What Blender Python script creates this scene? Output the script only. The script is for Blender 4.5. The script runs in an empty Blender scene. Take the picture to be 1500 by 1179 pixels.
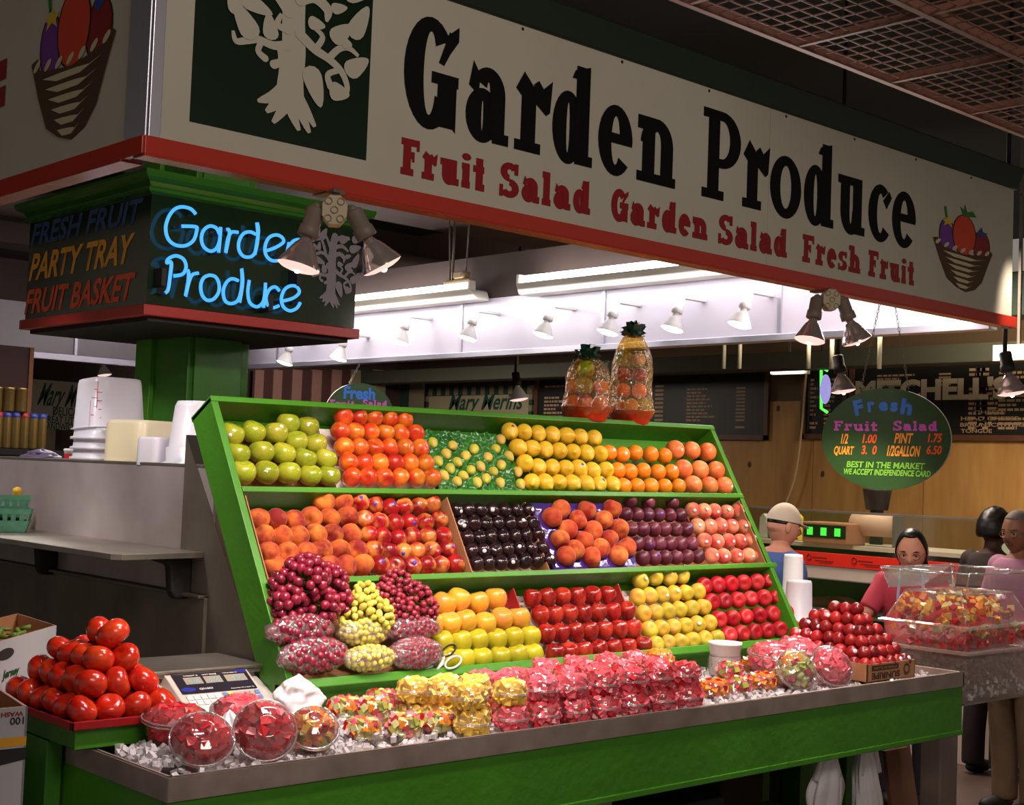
import bpy, bmesh, math, random
from math import sin, cos, pi, radians, sqrt
from mathutils import Vector, Matrix, Euler, noise
random.seed(7)
sc = bpy.context.scene
COL = sc.collection
V = Vector
# ---------------------------------------------------------------- camera
F = 2042.667
RM = ((0.73524514, 0.06162841, 0.67499372), (-0.67676537, 0.01171186, 0.73610561), (0.03745959, -0.99803045, 0.05031906))
CAM = V((0, 0, 1.80))
cd = bpy.data.cameras.new('camera'); cam = bpy.data.objects.new('camera', cd); COL.objects.link(cam)
cd.sensor_fit = 'HORIZONTAL'; cd.sensor_width = 36.0; cd.lens = F / 1500 * 36.0
cd.clip_start = 0.05; cd.clip_end = 200
m = Matrix(((RM[0][0], -RM[0][1], -RM[0][2], 0), (RM[1][0], -RM[1][1], -RM[1][2], 0), (RM[2][0], -RM[2][1], -RM[2][2], CAM.z), (0, 0, 0, 1)))
cam.matrix_world = m
sc.camera = cam
# ---------------------------------------------------------------- light and exposure
sc.view_settings.view_transform = 'Standard'; sc.view_settings.look = 'None'
sc.view_settings.gamma = 1.0; sc.view_settings.use_curve_mapping = False
sc.view_settings.exposure = 0.0
w = bpy.data.worlds.new('hall_air'); sc.world = w; w.use_nodes = True
w.node_tree.nodes['Background'].inputs[0].default_value = (1.0, 0.90, 0.77, 1)
w.node_tree.nodes['Background'].inputs[1].default_value = 0.23
def area(name, loc, target, sx, sy, power, color, spread=180):
    l = bpy.data.lights.new(name, 'AREA'); l.shape = 'RECTANGLE'; l.size = sx; l.size_y = sy
    l.energy = power; l.color = color; l.spread = radians(spread)
    o = bpy.data.objects.new(name, l); COL.objects.link(o); o.location = loc
    o.rotation_euler = (V(target) - V(loc)).to_track_quat('-Z', 'Y').to_euler()
    return o
def spot(name, loc, target, power, color, ang=60, blend=.6, r=.04):
    l = bpy.data.lights.new(name, 'SPOT'); l.energy = power; l.color = color
    l.spot_size = radians(ang); l.spot_blend = blend; l.shadow_soft_size = r
    o = bpy.data.objects.new(name, l); COL.objects.link(o); o.location = loc
    o.rotation_euler = (V(target) - V(loc)).to_track_quat('-Z', 'Y').to_euler()
    return o
WARM = (1.0, .84, .70); PINK = (1.0, .86, .82)
area('canopy_fill_light', (2.75, 3.45, 2.95), (2.75, 4.5, 1.2), 1.1, .14, 26, PINK)  # unseen fill added behind the sign to light the fruit, no tube modelled
area('canopy_fill_light', (5.76, 3.45, 2.72), (5.6, 4.5, 1.2), .5, .14, 18, PINK)  # second added fill, set where the sign box does not mirror it
for k, x in enumerate((2.75, 3.55, 4.35, 5.15)):
    spot('canopy_spot_light', (x, 3.35, 2.72), (x + .1, 4.25, 1.25), 54, WARM, 75)
spot('corner_cluster_light', (2.52, 3.02, 2.34), (2.6, 3.50, .95), 72, PINK, 88)
spot('tub_fill_light', (3.55, 3.12, 2.5), (3.6, 3.55, .95), 48, PINK, 80)  # added fill for the fruit tubs, no lamp hangs here
spot('far_cluster_light', (4.62, 3.08, 2.34), (4.9, 3.55, .95), 82, PINK, 88)
area('hall_lamp_light', (1.0, -1.2, 4.3), (3.4, 3.2, 1.2), 2.5, 1.2, 76, (1, .88, .77))
for y in (5.0, 6.1, 7.4): spot('backsplash_fill_light', (1.95, y, 2.84), (2.80, y + .1, 1.45), 62, (1, .90, .88), 66, .5, .12)  # unseen spots added under the canopy to brighten the steel backsplash
area('lining_light', (5.9, 6.6, 2.93), (6.13, 6.6, 2.6), 6.0, .06, 15, (1, .95, .98))
area('back_fill_light', (8.6, 11.6, 3.1), (11.0, 13.0, 1.9), 2.0, .4, 60, (1, .88, .74))  # added fill to lift the far signs and curtain out of the dark
area('deli_lamp_light', (9.6, 5.2, 3.3), (11.4, 6.2, 1.6), 3.0, .3, 150, (1, .86, .62))
area('aisle_lamp_light', (7.9, 5.4, 3.4), (7.6, 4.6, 1.2), 1.6, .5, 110, (1, .82, .68))
spot('case_fill_light', (6.0, 3.0, 3.1), (6.4, 3.65, 1.15), 60, WARM, 40)  # added fill on the salad case, without a fixture
area('stall_lamp_light', (4.4, 8.2, 3.2), (4.4, 7.4, 1.2), 2.0, 1.0, 50, (1, .9, .85))

# ---------------------------------------------------------------- photo pixel -> point on a real plane of the place
def ray(px, py):
    d = (px - 750, py - 589.5, F)
    return V([sum(RM[i][j] * d[j] for j in range(3)) for i in range(3)])
def at_x(px, py, x):
    d = ray(px, py); return CAM + d * ((x - CAM.x) / d.x)
def at_y(px, py, y):
    d = ray(px, py); return CAM + d * ((y - CAM.y) / d.y)
def at_z(px, py, z):
    d = ray(px, py); return CAM + d * ((z - CAM.z) / d.z)
def at_d(px, py, dist):
    d = ray(px, py); d = d / F; return CAM + d * dist
def at_pl(px, py, p, n):
    d = ray(px, py); return CAM + d * ((V(p) - CAM).dot(n) / d.dot(n))

# ---------------------------------------------------------------- materials
def lin(c):
    return tuple((x / 12.92 if x <= .04045 else ((x + .055) / 1.055) ** 2.4) for x in c)
def S(r, g, b): return (*lin((r / 255, g / 255, b / 255)), 1)
MATS = {}
def mat(name, col, rough=.5, metal=0, spec=.5, noise_col=None, nscale=6, namount=.5, bump=0, bscale=40, emit=None, estr=0, coat=0, rnd=0, sss=0, detail=3, stretch=None, aniso=0, trans=0, ior=1.45, alpha=1, sharp=None):
    if name in MATS: return MATS[name]
    M = bpy.data.materials.new(name); M.use_nodes = True; nt = M.node_tree; N = nt.nodes; L = nt.links
    b = N['Principled BSDF']
    b.inputs['Roughness'].default_value = rough; b.inputs['Metallic'].default_value = metal
    b.inputs['Specular IOR Level'].default_value = spec; b.inputs['Coat Weight'].default_value = coat
    b.inputs['Coat Roughness'].default_value = .08; b.inputs['IOR'].default_value = ior
    b.inputs['Transmission Weight'].default_value = trans; b.inputs['Alpha'].default_value = alpha
    if sss:
        b.inputs['Subsurface Weight'].default_value = sss; b.inputs['Subsurface Radius'].default_value = (.02, .01, .005)
    tc = N.new('ShaderNodeTexCoord'); vec = tc.outputs['Object']
    if stretch:
        mp = N.new('ShaderNodeMapping'); mp.inputs['Scale'].default_value = stretch; L.new(vec, mp.inputs[0]); vec = mp.outputs[0]
    oi = None
    if rnd or (noise_col and rnd is not None):
        oi = N.new('ShaderNodeObjectInfo'); va = N.new('ShaderNodeVectorMath'); va.operation = 'ADD'
        ml = N.new('ShaderNodeMath'); ml.operation = 'MULTIPLY'; ml.inputs[1].default_value = 37.0
        L.new(oi.outputs['Random'], ml.inputs[0]); L.new(vec, va.inputs[0]); L.new(ml.outputs[0], va.inputs[1]); vec2 = va.outputs[0]
    else: vec2 = vec
    csock = None
    if noise_col:
        n = N.new('ShaderNodeTexNoise'); n.inputs['Scale'].default_value = nscale; n.inputs['Detail'].default_value = detail
        L.new(vec2, n.inputs['Vector'])
        r = N.new('ShaderNodeValToRGB'); a = sharp if sharp else .22
        r.color_ramp.elements[0].position = .5 - a + (.5 - namount) * .5; r.color_ramp.elements[1].position = .5 + a + (.5 - namount) * .5
        r.color_ramp.elements[0].color = col; r.color_ramp.elements[1].color = noise_col
        L.new(n.outputs['Fac'], r.inputs[0]); csock = r.outputs[0]
    if rnd:
        h = N.new('ShaderNodeHueSaturation'); mr = N.new('ShaderNodeMapRange')
        mr.inputs[3].default_value = 1 - rnd; mr.inputs[4].default_value = 1 + rnd * .7; L.new(oi.outputs['Random'], mr.inputs[0])
        L.new(mr.outputs[0], h.inputs['Value'])
        mh = N.new('ShaderNodeMapRange'); mh.inputs[3].default_value = .5 - rnd * .05; mh.inputs[4].default_value = .5 + rnd * .05
        m7 = N.new('ShaderNodeMath'); m7.operation = 'MULTIPLY'; m7.inputs[1].default_value = 7.3
        fr = N.new('ShaderNodeMath'); fr.operation = 'FRACT'; L.new(oi.outputs['Random'], m7.inputs[0]); L.new(m7.outputs[0], fr.inputs[0]); L.new(fr.outputs[0], mh.inputs[0]); L.new(mh.outputs[0], h.inputs['Hue'])
        if csock: L.new(csock, h.inputs['Color'])
        else: h.inputs['Color'].default_value = col
        csock = h.outputs[0]
    if csock: L.new(csock, b.inputs['Base Color'])
    else: b.inputs['Base Color'].default_value = col
    if bump:
        n2 = N.new('ShaderNodeTexNoise'); n2.inputs['Scale'].default_value = bscale; n2.inputs['Detail'].default_value = 4
        L.new(vec2, n2.inputs['Vector']); bp = N.new('ShaderNodeBump'); bp.inputs['Strength'].default_value = bump; bp.inputs['Distance'].default_value = .01
        L.new(n2.outputs['Fac'], bp.inputs['Height']); L.new(bp.outputs[0], b.inputs['Normal'])
    if emit: b.inputs['Emission Color'].default_value = emit; b.inputs['Emission Strength'].default_value = estr
    MATS[name] = M; return M
def film(name, tint=(1, 1, 1, 1), base=.06, edge=.75, rough=.06, bump=.0, bscale=30, haze=0, hazecol=(1, 1, 1, 1)):
    """clear plastic: see-through, mirror-like towards grazing angles, optional milky haze"""
    M = bpy.data.materials.new(name); M.use_nodes = True; nt = M.node_tree; N = nt.nodes; L = nt.links
    for n in list(N): N.remove(n)
    out = N.new('ShaderNodeOutputMaterial'); t = N.new('ShaderNodeBsdfTransparent'); t.inputs[0].default_value = tint
    g = N.new('ShaderNodeBsdfGlossy'); g.inputs['Roughness'].default_value = rough; g.inputs['Color'].default_value = (1, 1, 1, 1)
    lw = N.new('ShaderNodeLayerWeight'); lw.inputs['Blend'].default_value = .35
    mr = N.new('ShaderNodeMapRange'); mr.inputs[3].default_value = base; mr.inputs[4].default_value = edge
    L.new(lw.outputs['Fresnel'], mr.inputs[0]); mx = N.new('ShaderNodeMixShader'); L.new(mr.outputs[0], mx.inputs[0])
    first = t.outputs[0]
    if haze:
        d = N.new('ShaderNodeBsdfDiffuse'); d.inputs[0].default_value = hazecol; m2 = N.new('ShaderNodeMixShader'); m2.inputs[0].default_value = haze
        L.new(t.outputs[0], m2.inputs[1]); L.new(d.outputs[0], m2.inputs[2]); first = m2.outputs[0]
    L.new(first, mx.inputs[1]); L.new(g.outputs[0], mx.inputs[2]); L.new(mx.outputs[0], out.inputs[0])
    if bump:
        tc = N.new('ShaderNodeTexCoord'); n2 = N.new('ShaderNodeTexNoise'); n2.inputs['Scale'].default_value = bscale; n2.inputs['Detail'].default_value = 2
        n2.inputs['Distortion'].default_value = 1.5
        L.new(tc.outputs['Object'], n2.inputs['Vector']); bp = N.new('ShaderNodeBump'); bp.inputs['Strength'].default_value = bump; bp.inputs['Distance'].default_value = .02
        L.new(n2.outputs['Fac'], bp.inputs['Height']); L.new(bp.outputs[0], g.inputs['Normal']); L.new(bp.outputs[0], lw.inputs['Normal'])
    MATS[name] = M; return M
green = mat('green_paint', S(70, 138, 28), .42, bump=.25, bscale=25, noise_col=S(62, 124, 24), nscale=3)
dgreen = mat('column_green_paint', S(62, 122, 34), .45, bump=.15, bscale=18, noise_col=S(50, 104, 26), nscale=4)
signgreen = mat('dark_green_gloss', S(14, 34, 16), .3, spec=.4)
boxgreen = mat('box_green_gloss', S(16, 38, 16), .12, spec=.8)
signblack = mat('sign_black', S(10, 7, 9), .6, spec=.2)
ovalgreen = mat('oval_sign_green', S(34, 66, 24), .4)
white_sign = mat('sign_white', S(192, 186, 170), .38, noise_col=S(184, 177, 161), nscale=2)
redband = mat('red_enamel', S(178, 44, 26), .22, spec=.6)
redtext = mat('red_vinyl', S(138, 14, 20), .45)
steel = mat('brushed_steel', S(176, 168, 158), .38, metal=.85, noise_col=S(150, 142, 132), nscale=5, stretch=(1, 1, 6), bump=.04, bscale=20)
steel_d = mat('dull_steel', S(128, 118, 108), .5, metal=.55, noise_col=S(104, 96, 86), nscale=4, bump=.05, bscale=12)
lipsteel = mat('lip_steel', S(168, 150, 140), .36, metal=.4, noise_col=S(140, 124, 114), nscale=9)
alu = mat('aluminium_strip', S(200, 198, 210), .3, metal=.7)
card = mat('brown_cardboard', S(176, 124, 84), .8, noise_col=S(160, 110, 72), nscale=8)
cardw = mat('white_cardboard', S(214, 204, 196), .75, noise_col=S(200, 188, 180), nscale=5)
cardr = mat('red_cardboard', S(168, 26, 26), .6)
black = mat('matte_black', S(22, 20, 20), .6)
dark = mat('dark_void', S(18, 14, 14), .9)
clear = film('clear_plastic', rough=.05, base=.10, edge=.75, haze=.05, hazecol=S(250, 225, 228))
bagfilm = film('bag_film', rough=.14, base=.16, edge=.65, bump=1.0, bscale=26, haze=.10, hazecol=S(238, 196, 208))
wrapfilm = film('yellow_wrap_film', tint=S(255, 226, 150), rough=.10, base=.09, edge=.5, bump=1.0, bscale=34, haze=.07, hazecol=S(245, 190, 60))
paper = mat('white_paper', S(232, 228, 224), .6)
foam = mat('white_foam', S(238, 234, 236), .5)
gold = mat('gold_tin', S(150, 124, 74), .35, metal=.75)
skin = mat('skin_light', S(214, 150, 122), .55, sss=.1)
skin2 = mat('skin_dark', S(130, 84, 60), .5)
hair = mat('black_hair', S(20, 14, 12), .4)

# ---------------------------------------------------------------- mesh builder
class MB:
    def __init__(s): s.v = []; s.f = []; s.sm = []; s.mi = []
    def add(s, vs, fs, smooth=False, mi=0):
        k = len(s.v); s.v += [tuple(v) for v in vs]
        for f in fs: s.f.append(tuple(i + k for i in f)); s.sm.append(smooth); s.mi.append(mi)
        return s
    def hexa(s, c, mi=0):   # 8 corners: bottom 4, top 4
        return s.add(c, [(0, 3, 2, 1), (4, 5, 6, 7), (0, 1, 5, 4), (1, 2, 6, 5), (2, 3, 7, 6), (3, 0, 4, 7)], False, mi)
    def box(s, a, b, mi=0):
        x0, y0, z0 = a; x1, y1, z1 = b
        return s.hexa([(x0, y0, z0), (x1, y0, z0), (x1, y1, z0), (x0, y1, z0), (x0, y0, z1), (x1, y0, z1), (x1, y1, z1), (x0, y1, z1)], mi)
    def mbox(s, c, size, M=None, mi=0):
        hx, hy, hz = size[0] / 2, size[1] / 2, size[2] / 2
        cs = [V((x, y, z)) for z in (-hz, hz) for x, y in ((-hx, -hy), (hx, -hy), (hx, hy), (-hx, hy))]
        return s.hexa([V(c) + (M @ p if M else p) for p in cs], mi)
    def lathe(s, prof, n=24, M=None, mi=0, smooth=True, wob=None, sq=None):
        vs = []
        for (r, z) in prof:
            for k in range(n):
                a = 2 * pi * k / n
                rr = r * (wob(a, z) if wob else 1)
                if sq: rr *= 1 / (abs(cos(a)) ** sq + abs(sin(a)) ** sq) ** (1 / sq)
                p = V((rr * cos(a), rr * sin(a), z)); vs.append(M @ p if M else p)
        fs = []
        for i in range(len(prof) - 1):
            for k in range(n):
                a, b = i * n + k, i * n + (k + 1) % n
                fs.append((a, b, b + n, a + n))
        s.add(vs, fs, smooth, mi)
        return s
    def tube(s, pts, r, n=8, mi=0, cap=True):
        pts = [V(p) for p in pts]; rs = r if isinstance(r, (list, tuple)) else [r] * len(pts)
        vs = []; up = None
        for i, p in enumerate(pts):
            t = (pts[min(i + 1, len(pts) - 1)] - pts[max(i - 1, 0)]).normalized()
            if up is None:
                up = t.orthogonal().normalized()
            else:
                up = (up - t * up.dot(t)); up = up.normalized() if up.length > 1e-6 else t.orthogonal().normalized()
            bi = t.cross(up)
            for k in range(n):
                a = 2 * pi * k / n; vs.append(p + (up * cos(a) + bi * sin(a)) * rs[i])
        fs = []
        for i in range(len(pts) - 1):
            for k in range(n):
                a, b = i * n + k, i * n + (k + 1) % n
                fs.append((a, b, b + n, a + n))
        if cap:
            fs.append(tuple(range(n - 1, -1, -1))); fs.append(tuple(range((len(pts) - 1) * n, len(pts) * n)))
        return s.add(vs, fs, True, mi)
    def ball(s, c, r, n=12, m=8, mi=0, M=None):
        r = r if isinstance(r, (tuple, list)) else (r, r, r); vs = []; fs = []
        for i in range(m + 1):
            th = pi * i / m
            for k in range(n):
                a = 2 * pi * k / n; p = V((r[0] * sin(th) * cos(a), r[1] * sin(th) * sin(a), r[2] * cos(th)))
                vs.append(V(c) + (M @ p if M else p))
        for i in range(m):
            for k in range(n):
                a, b = i * n + k, i * n + (k + 1) % n
                fs.append((a, a + n, b + n, b))
        return s.add(vs, fs, True, mi)
    def poly(s, pts, d, mi=0):  # prism from flat outline, extruded along d
        n = len(pts); pts = [V(p) for p in pts]; d = V(d)
        vs = pts + [p + d for p in pts]
        return s.add(vs, [tuple(range(n - 1, -1, -1)), tuple(range(n, 2 * n))] + [(i, (i + 1) % n, (i + 1) % n + n, i + n) for i in range(n)], False, mi)
    def mesh(s, name, mats):
        me = bpy.data.meshes.new(name); me.from_pydata(s.v, [], s.f)
        me.polygons.foreach_set('use_smooth', s.sm)
        for m_ in (mats if isinstance(mats, (list, tuple)) else [mats]): me.materials.append(m_)
        if any(s.mi): me.polygons.foreach_set('material_index', s.mi)
        me.update(); return me
    def obj(s, name, mats, parent=None, loc=None, rot=None, bev=0, subd=0):
        o = bpy.data.objects.new(name, s.mesh(name, mats)); COL.objects.link(o)
        if parent: o.parent = parent
        if loc is not None: o.location = loc
        if rot is not None: o.rotation_euler = rot
        if bev:
            b = o.modifiers.new('b', 'BEVEL'); b.width = bev; b.segments = 2; b.limit_method = 'ANGLE'
        if subd:
            b = o.modifiers.new('s', 'SUBSURF'); b.levels = subd; b.render_levels = subd
        return o
def tag(o, label=None, cat=None, group=None, kind=None):
    if label: o['label'] = label
    if cat: o['category'] = cat
    if group: o['group'] = group
    if kind: o['kind'] = kind
    return o
def root(name, label, cat, loc=(0, 0, 0), rot=(0, 0, 0), group=None, scale=None):
    o = bpy.data.objects.new(name, None); COL.objects.link(o); o.location = loc; o.rotation_euler = rot
    if scale: o.scale = scale
    o.empty_display_size = .05
    return tag(o, label, cat, group)
def put(me, name, parent=None, loc=(0, 0, 0), rot=(0, 0, 0), scale=None):
    o = bpy.data.objects.new(name, me); COL.objects.link(o)
    if parent: o.parent = parent
    o.location = loc; o.rotation_euler = rot
    if scale: o.scale = scale if isinstance(scale, (tuple, list)) else (scale,) * 3
    return o
def copy_tree(o, parent=None):
    c = o.copy(); COL.objects.link(c)
    if parent: c.parent = parent
    for ch in KIDS.get(o.name, []): copy_tree(ch, c)
    return c
KIDS = {}
def kids(proto):   # remember the children of a prototype once
    KIDS[proto.name] = [o for o in proto.children]
    for o in proto.children: kids(o)
def smooth_pts(pts, n=6, closed=False):
    P = [V(p) if len(p) == 3 else V((p[0], p[1], 0)) for p in pts]; out = []
    N = len(P)
    for i in range(N if closed else N - 1):
        a, b, c, d = (P[(i - 1) % N] if closed or i > 0 else P[0]), P[i], P[(i + 1) % N], (P[(i + 2) % N] if closed or i + 2 < N else P[-1])
        for k in range(n):
            t = k / n
            out.append(.5 * ((2 * b) + (c - a) * t + (2 * a - 5 * b + 4 * c - d) * t * t + (3 * b - a - 3 * c + d) * t ** 3))
    if not closed: out.append(P[-1])
    return out
# frame = (origin, right, up, normal); lettering lies in it
class Fr:
    def __init__(s, o, r, u): s.o = V(o); s.r = V(r).normalized(); s.u = V(u).normalized(); s.n = s.r.cross(s.u).normalized()
    def p(s, a, b, c=0): return s.o + s.r * a + s.u * b + s.n * c
    def M(s, a=0, b=0, c=0):
        p = s.p(a, b, c); return Matrix(((s.r.x, s.u.x, s.n.x, p.x), (s.r.y, s.u.y, s.n.y, p.y), (s.r.z, s.u.z, s.n.z, p.z), (0, 0, 0, 1)))
def text(body, fr, x, y, w, h, m_, parent, name='lettering', shear=0, bold=.02, off=.002, ext=.0004, rot180=False, spacing=1.0):
    """print `body` so its ink box is w x h with lower-left corner at (x, y) of frame fr"""
    c = bpy.data.curves.new('t', 'FONT'); c.body = body; c.offset = bold; c.resolution_u = 3; c.space_character = spacing
    o = bpy.data.objects.new('t', c); me = bpy.data.meshes.new_from_object(o)
    bpy.data.objects.remove(o)
    vs = [v.co.copy() for v in me.vertices]
    if not vs: return None
    x0 = min(v.x for v in vs); x1 = max(v.x for v in vs); y0 = min(v.y for v in vs); y1 = max(v.y for v in vs)
    for v in me.vertices:
        a = (v.co.x - x0) / (x1 - x0) * w; b = (v.co.y - y0) / (y1 - y0) * h
        if rot180: a, b = w - a, h - b
        a += shear * b
        v.co = fr.p(x + a, y + b, off)
    me.materials.clear(); me.materials.append(m_)
    o = bpy.data.objects.new(name, me); COL.objects.link(o)
    if parent:
        o.parent = parent; o.matrix_parent_inverse = parent.matrix_basis.inverted()
    return o
def keep(o, parent):   # parent an object whose mesh is already in world coordinates
    o.parent = parent; o.matrix_parent_inverse = parent.matrix_basis.inverted(); return o
def rects(fr, quads, name, m_, parent, off=.001):
    mb = MB()
    for (a, b, c, d) in quads: mb.add([fr.p(a, b, off), fr.p(c, b, off), fr.p(c, d, off), fr.p(a, d, off)], [(0, 1, 2, 3)])
    return keep(mb.obj(name, m_), parent)
ORD = ['first', 'second', 'third', 'fourth', 'fifth', 'sixth', 'seventh', 'eighth', 'ninth', 'tenth', 'eleventh', 'twelfth']
def WM(o):
    return o.matrix_basis.copy() if o.parent is None else WM(o.parent) @ o.matrix_parent_inverse @ o.matrix_basis
def keep(o, parent):
    o.parent = parent; o.matrix_parent_inverse = WM(parent).inverted(); return o
def kobj(mb, name, m_, parent, bev=0): return keep(mb.obj(name, m_, bev=bev), parent)
# ---------------------------------------------------------------- the hall
tag(MB().box((-6, -4, -.12), (16, 20, 0)).obj('floor', mat('concrete_floor', S(92, 74, 66), .45, noise_col=S(70, 58, 52), nscale=1.5)), kind='structure')
tag(MB().box((-6, -4, 4.9), (16, 20, 5.0)).obj('ceiling', mat('ceiling_paint', S(22, 19, 18), .9, noise_col=S(16, 14, 13), nscale=1)), kind='structure')
ply = mat('plywood', S(176, 132, 74), .55, noise_col=S(150, 106, 56), nscale=3, stretch=(1, 3, .5), detail=5, rnd=None)
plyk = mat('plywood_knot', S(70, 44, 26), .6)
wr = tag(MB().box((11.5, 2.0, 0), (11.62, 10.6, 3.4)).obj('wall_right', mat('wall_core', S(90, 70, 50), .7)), kind='structure')
for k in range(7):
    y0 = 2.0 + k * 1.22
    kobj(MB().box((11.47, y0 + .004, .02), (11.5, min(y0 + 1.216, 10.55), 2.62)), 'panel', ply, wr)
for (px, py) in ((1150, 545), (1098, 680), (1102, 598), (1205, 694), (1140, 598)):
    q = at_x(px, py, 11.468); kobj(MB().ball((q.x, q.y, q.z), (.004, .022, .032), 8, 6), 'knot', plyk, wr)
wb = tag(MB().box((-4, 14.5, 0), (12, 14.62, 4.9)).obj('wall_back', mat('back_wall', S(58, 42, 40), .8)), kind='structure')
# right-hand upper beams behind the stall
tealp = mat('teal_green_beam', S(52, 84, 62), .6, noise_col=S(40, 66, 50), nscale=2)
for k, (x, z, h, c) in enumerate(((9.3, 3.05, .32, tealp), (10.6, 2.86, .16, mat('grey_green_soffit', S(66, 66, 54), .7)))):
    tag(MB().box((x, 1.0, z), (x + .25, 14.4, z + h)).obj('beam', c, bev=.01), kind='structure')
brn = mat('brown_soffit', S(88, 72, 66), .7, noise_col=S(70, 58, 54), nscale=1.2)
for (y, z, h, dp) in ((7.4, 3.55, .28, .5), (9.4, 3.25, .16, .3), (10.9, 3.2, .5, .35), (12.4, 3.3, .3, .3)):
    tag(MB().box((1.9, y, z), (11.3, y + dp, z + h)).obj('beam', brn, bev=.01), kind='structure')
# round duct across the stall
tag(MB().tube([(1.9, 8.75, 3.42), (11.0, 8.75, 3.42)], .1, 16).obj('duct', mat('duct_grey', S(110, 100, 98), .5, metal=.3)), 'grey round duct running under the brown beams', 'duct')

# ---------------------------------------------------------------- lettering shapes for the big sign
def ring(cx, cy, rx, ry, tx, ty, a0=0, a1=360, n=None):
    n = n or max(6, int(abs(a1 - a0) / 12)); q = []
    for i in range(n + 1):
        a = radians(a0 + (a1 - a0) * i / n); q.append(((cx + rx * cos(a), cy + ry * sin(a)), (cx + (rx - tx) * cos(a), cy + (ry - ty) * sin(a))))
    return [[q[i][0], q[i + 1][0], q[i + 1][1], q[i][1]] for i in range(n)]
def rc(x0, y0, x1, y1): return [[(x0, y0), (x1, y0), (x1, y1), (x0, y1)]]
def glyph(c, t, h):
    xh = .70
    if c == 'G': return ring(.47, .5, .47, .52, t, h * 1.25, 42, 330) + rc(.97 - t, .03, .97, .47) + rc(.50, .42, 1.0, .42 + h) + [[(.70, .86), (.80, .70), (.98, .86), (.98, 1.0)], [(.62, .62), (.72, .60), (.98, .90), (.80, .93)]] + [[(.97 - t, .2), (.97, .0), (.97, .2), (.9, .3)]]
    if c == 'a': return ring(.38, .24, .38, .26, t, h * 1.1, 0, 360) + rc(.90 - t, .03, .90, .45) + ring(.50, .45, .40, .26, t, h * 1.3, 0, 150) + [[(.05, .50), (.28, .42), (.30, .62), (.14, .74)]] + rc(.62, 0, 1, h)
    if c == 'r': return rc(.16, 0, .16 + t, .62) + rc(0, 0, .16 + t + .15, h) + [[(0, .60), (.2, .52), (.16 + t, .62), (.22, .78)]] + [[(.16 + t * .9, .36), (.16 + t, .55), (.48, .68), (.52, .50)], [(.48, .68), (.62, .73), (.75, .66), (.52, .50)], [(.62, .56), (.75, .66), (1, .76), (.95, .44)], [(.52, .50), (.75, .66), (.95, .44), (.84, .40)]]
    if c == 'd': return ring(.38, .35, .38, .37, t, h * 1.1) + rc(.90 - t, 0, .90, 1) + [[(.45, 1 - h * 1.3), (.9, 1 - h * 1.3), (.9, 1.02), (.52, .95)]] + rc(.66, 0, 1, h)
    if c == 'e': return ring(.5, .35, .5, .37, t, h * 1.1, 0, 318) + rc(t * .8, .32, .98, .32 + h)
    if c == 'n': return rc(.13, 0, .13 + t, .66) + rc(0, 0, .13 + t + .08, h) + rc(0, .66 - h, .13 + t, .70) + ring(.50, .42, .42, .28, t, h * 1.3, 0, 180) + rc(.92 - t, 0, .92, .44) + rc(.92 - t - .08, 0, 1, h)
    if c == 'h': return rc(.13, 0, .13 + t, 1) + rc(0, 0, .13 + t + .08, h) + rc(0, 1 - h, .13 + t, 1) + ring(.50, .42, .42, .28, t, h * 1.3, 0, 180) + rc(.92 - t, 0, .92, .44) + rc(.92 - t - .08, 0, 1, h)
    if c == 'P': return rc(.14, 0, .14 + t, 1) + rc(0, 0, .14 + t + .14, h) + rc(0, 1 - h, .5, 1) + ring(.50, .68, .50, .32, t, h, -90, 90) + rc(.14, .36, .5, .36 + h)
    if c == 'o': return ring(.5, .35, .5, .37, t, h * 1.1)
    if c == 'u': return rc(.1, .28, .1 + t, .70) + rc(0, .70 - h, .1 + t, .70) + ring(.48, .28, .38, .30, t, h * 1.3, 180, 360) + rc(.88 - t, 0, .88, .70) + rc(.88 - t - .12, .70 - h, .88, .70) + rc(.88 - t, 0, 1, h)
    if c == 'c': return ring(.52, .35, .52, .37, t, h * 1.1, 52, 318) + [[(.62, .52), (.78, .42), (1, .58), (.88, .66)]]
    if c == 'F': return rc(.12, 0, .12 + t, 1) + rc(0, 0, .12 + t + .16, h) + rc(0, 1 - h, 1, 1) + rc(.84, .70, 1, 1) + rc(.12, .46, .70, .46 + h) + rc(.60, .38, .74, .66)
    if c == 'i': return rc(.5 - t / 2, 0, .5 + t / 2, .70) + rc(.0, 0, 1, h) + rc(0, .70 - h, .5, .70) + ring(.5, .88, t * .62, .10, t * .62, .10)
    if c == 'l': return rc(.5 - t / 2, 0, .5 + t / 2, 1) + rc(.0, 0, 1, h) + rc(0, 1 - h, .5, 1)
    if c == 't': return rc(.24, .03, .24 + t, .92) + rc(0, .70 - h, .95, .70) + rc(.24, 0, 1, h) + rc(.8, 0, 1, .2)
    if c in 'Ss':
        k = 1 if c == 'S' else xh
        g = ring(.50, .735, .47, .275, t, h, 25, 270) + ring(.50, .265, .50, .275, t, h, -155, 90) + rc(.74, .68, .94, 1) + rc(.0, 0, .18, .34)
        return [[(x, y * k) for x, y in q] for q in g]
    return []
ADV = {'r': .86, 'i': .5, 'l': .5, 't': .7, 'F': 1.0, 'G': 1.12, 'S': 1.05, 's': .82, 'e': .86, 'a': .98, 'd': 1.02, 'u': 1.08, 'n': 1.1, 'h': 1.1}
def glyph_obj(c, fr, x, y, w, h, T, m_, parent, hh=.1, off=.0015):
    mb = MB()
    for k, q in enumerate(glyph(c, T / w, hh)): mb.add([fr.p(x + a * w, y + b * h, off + k * 3e-5) for a, b in q], [(0, 1, 2, 3)])
    return kobj(mb, 'letter', m_, parent)
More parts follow.
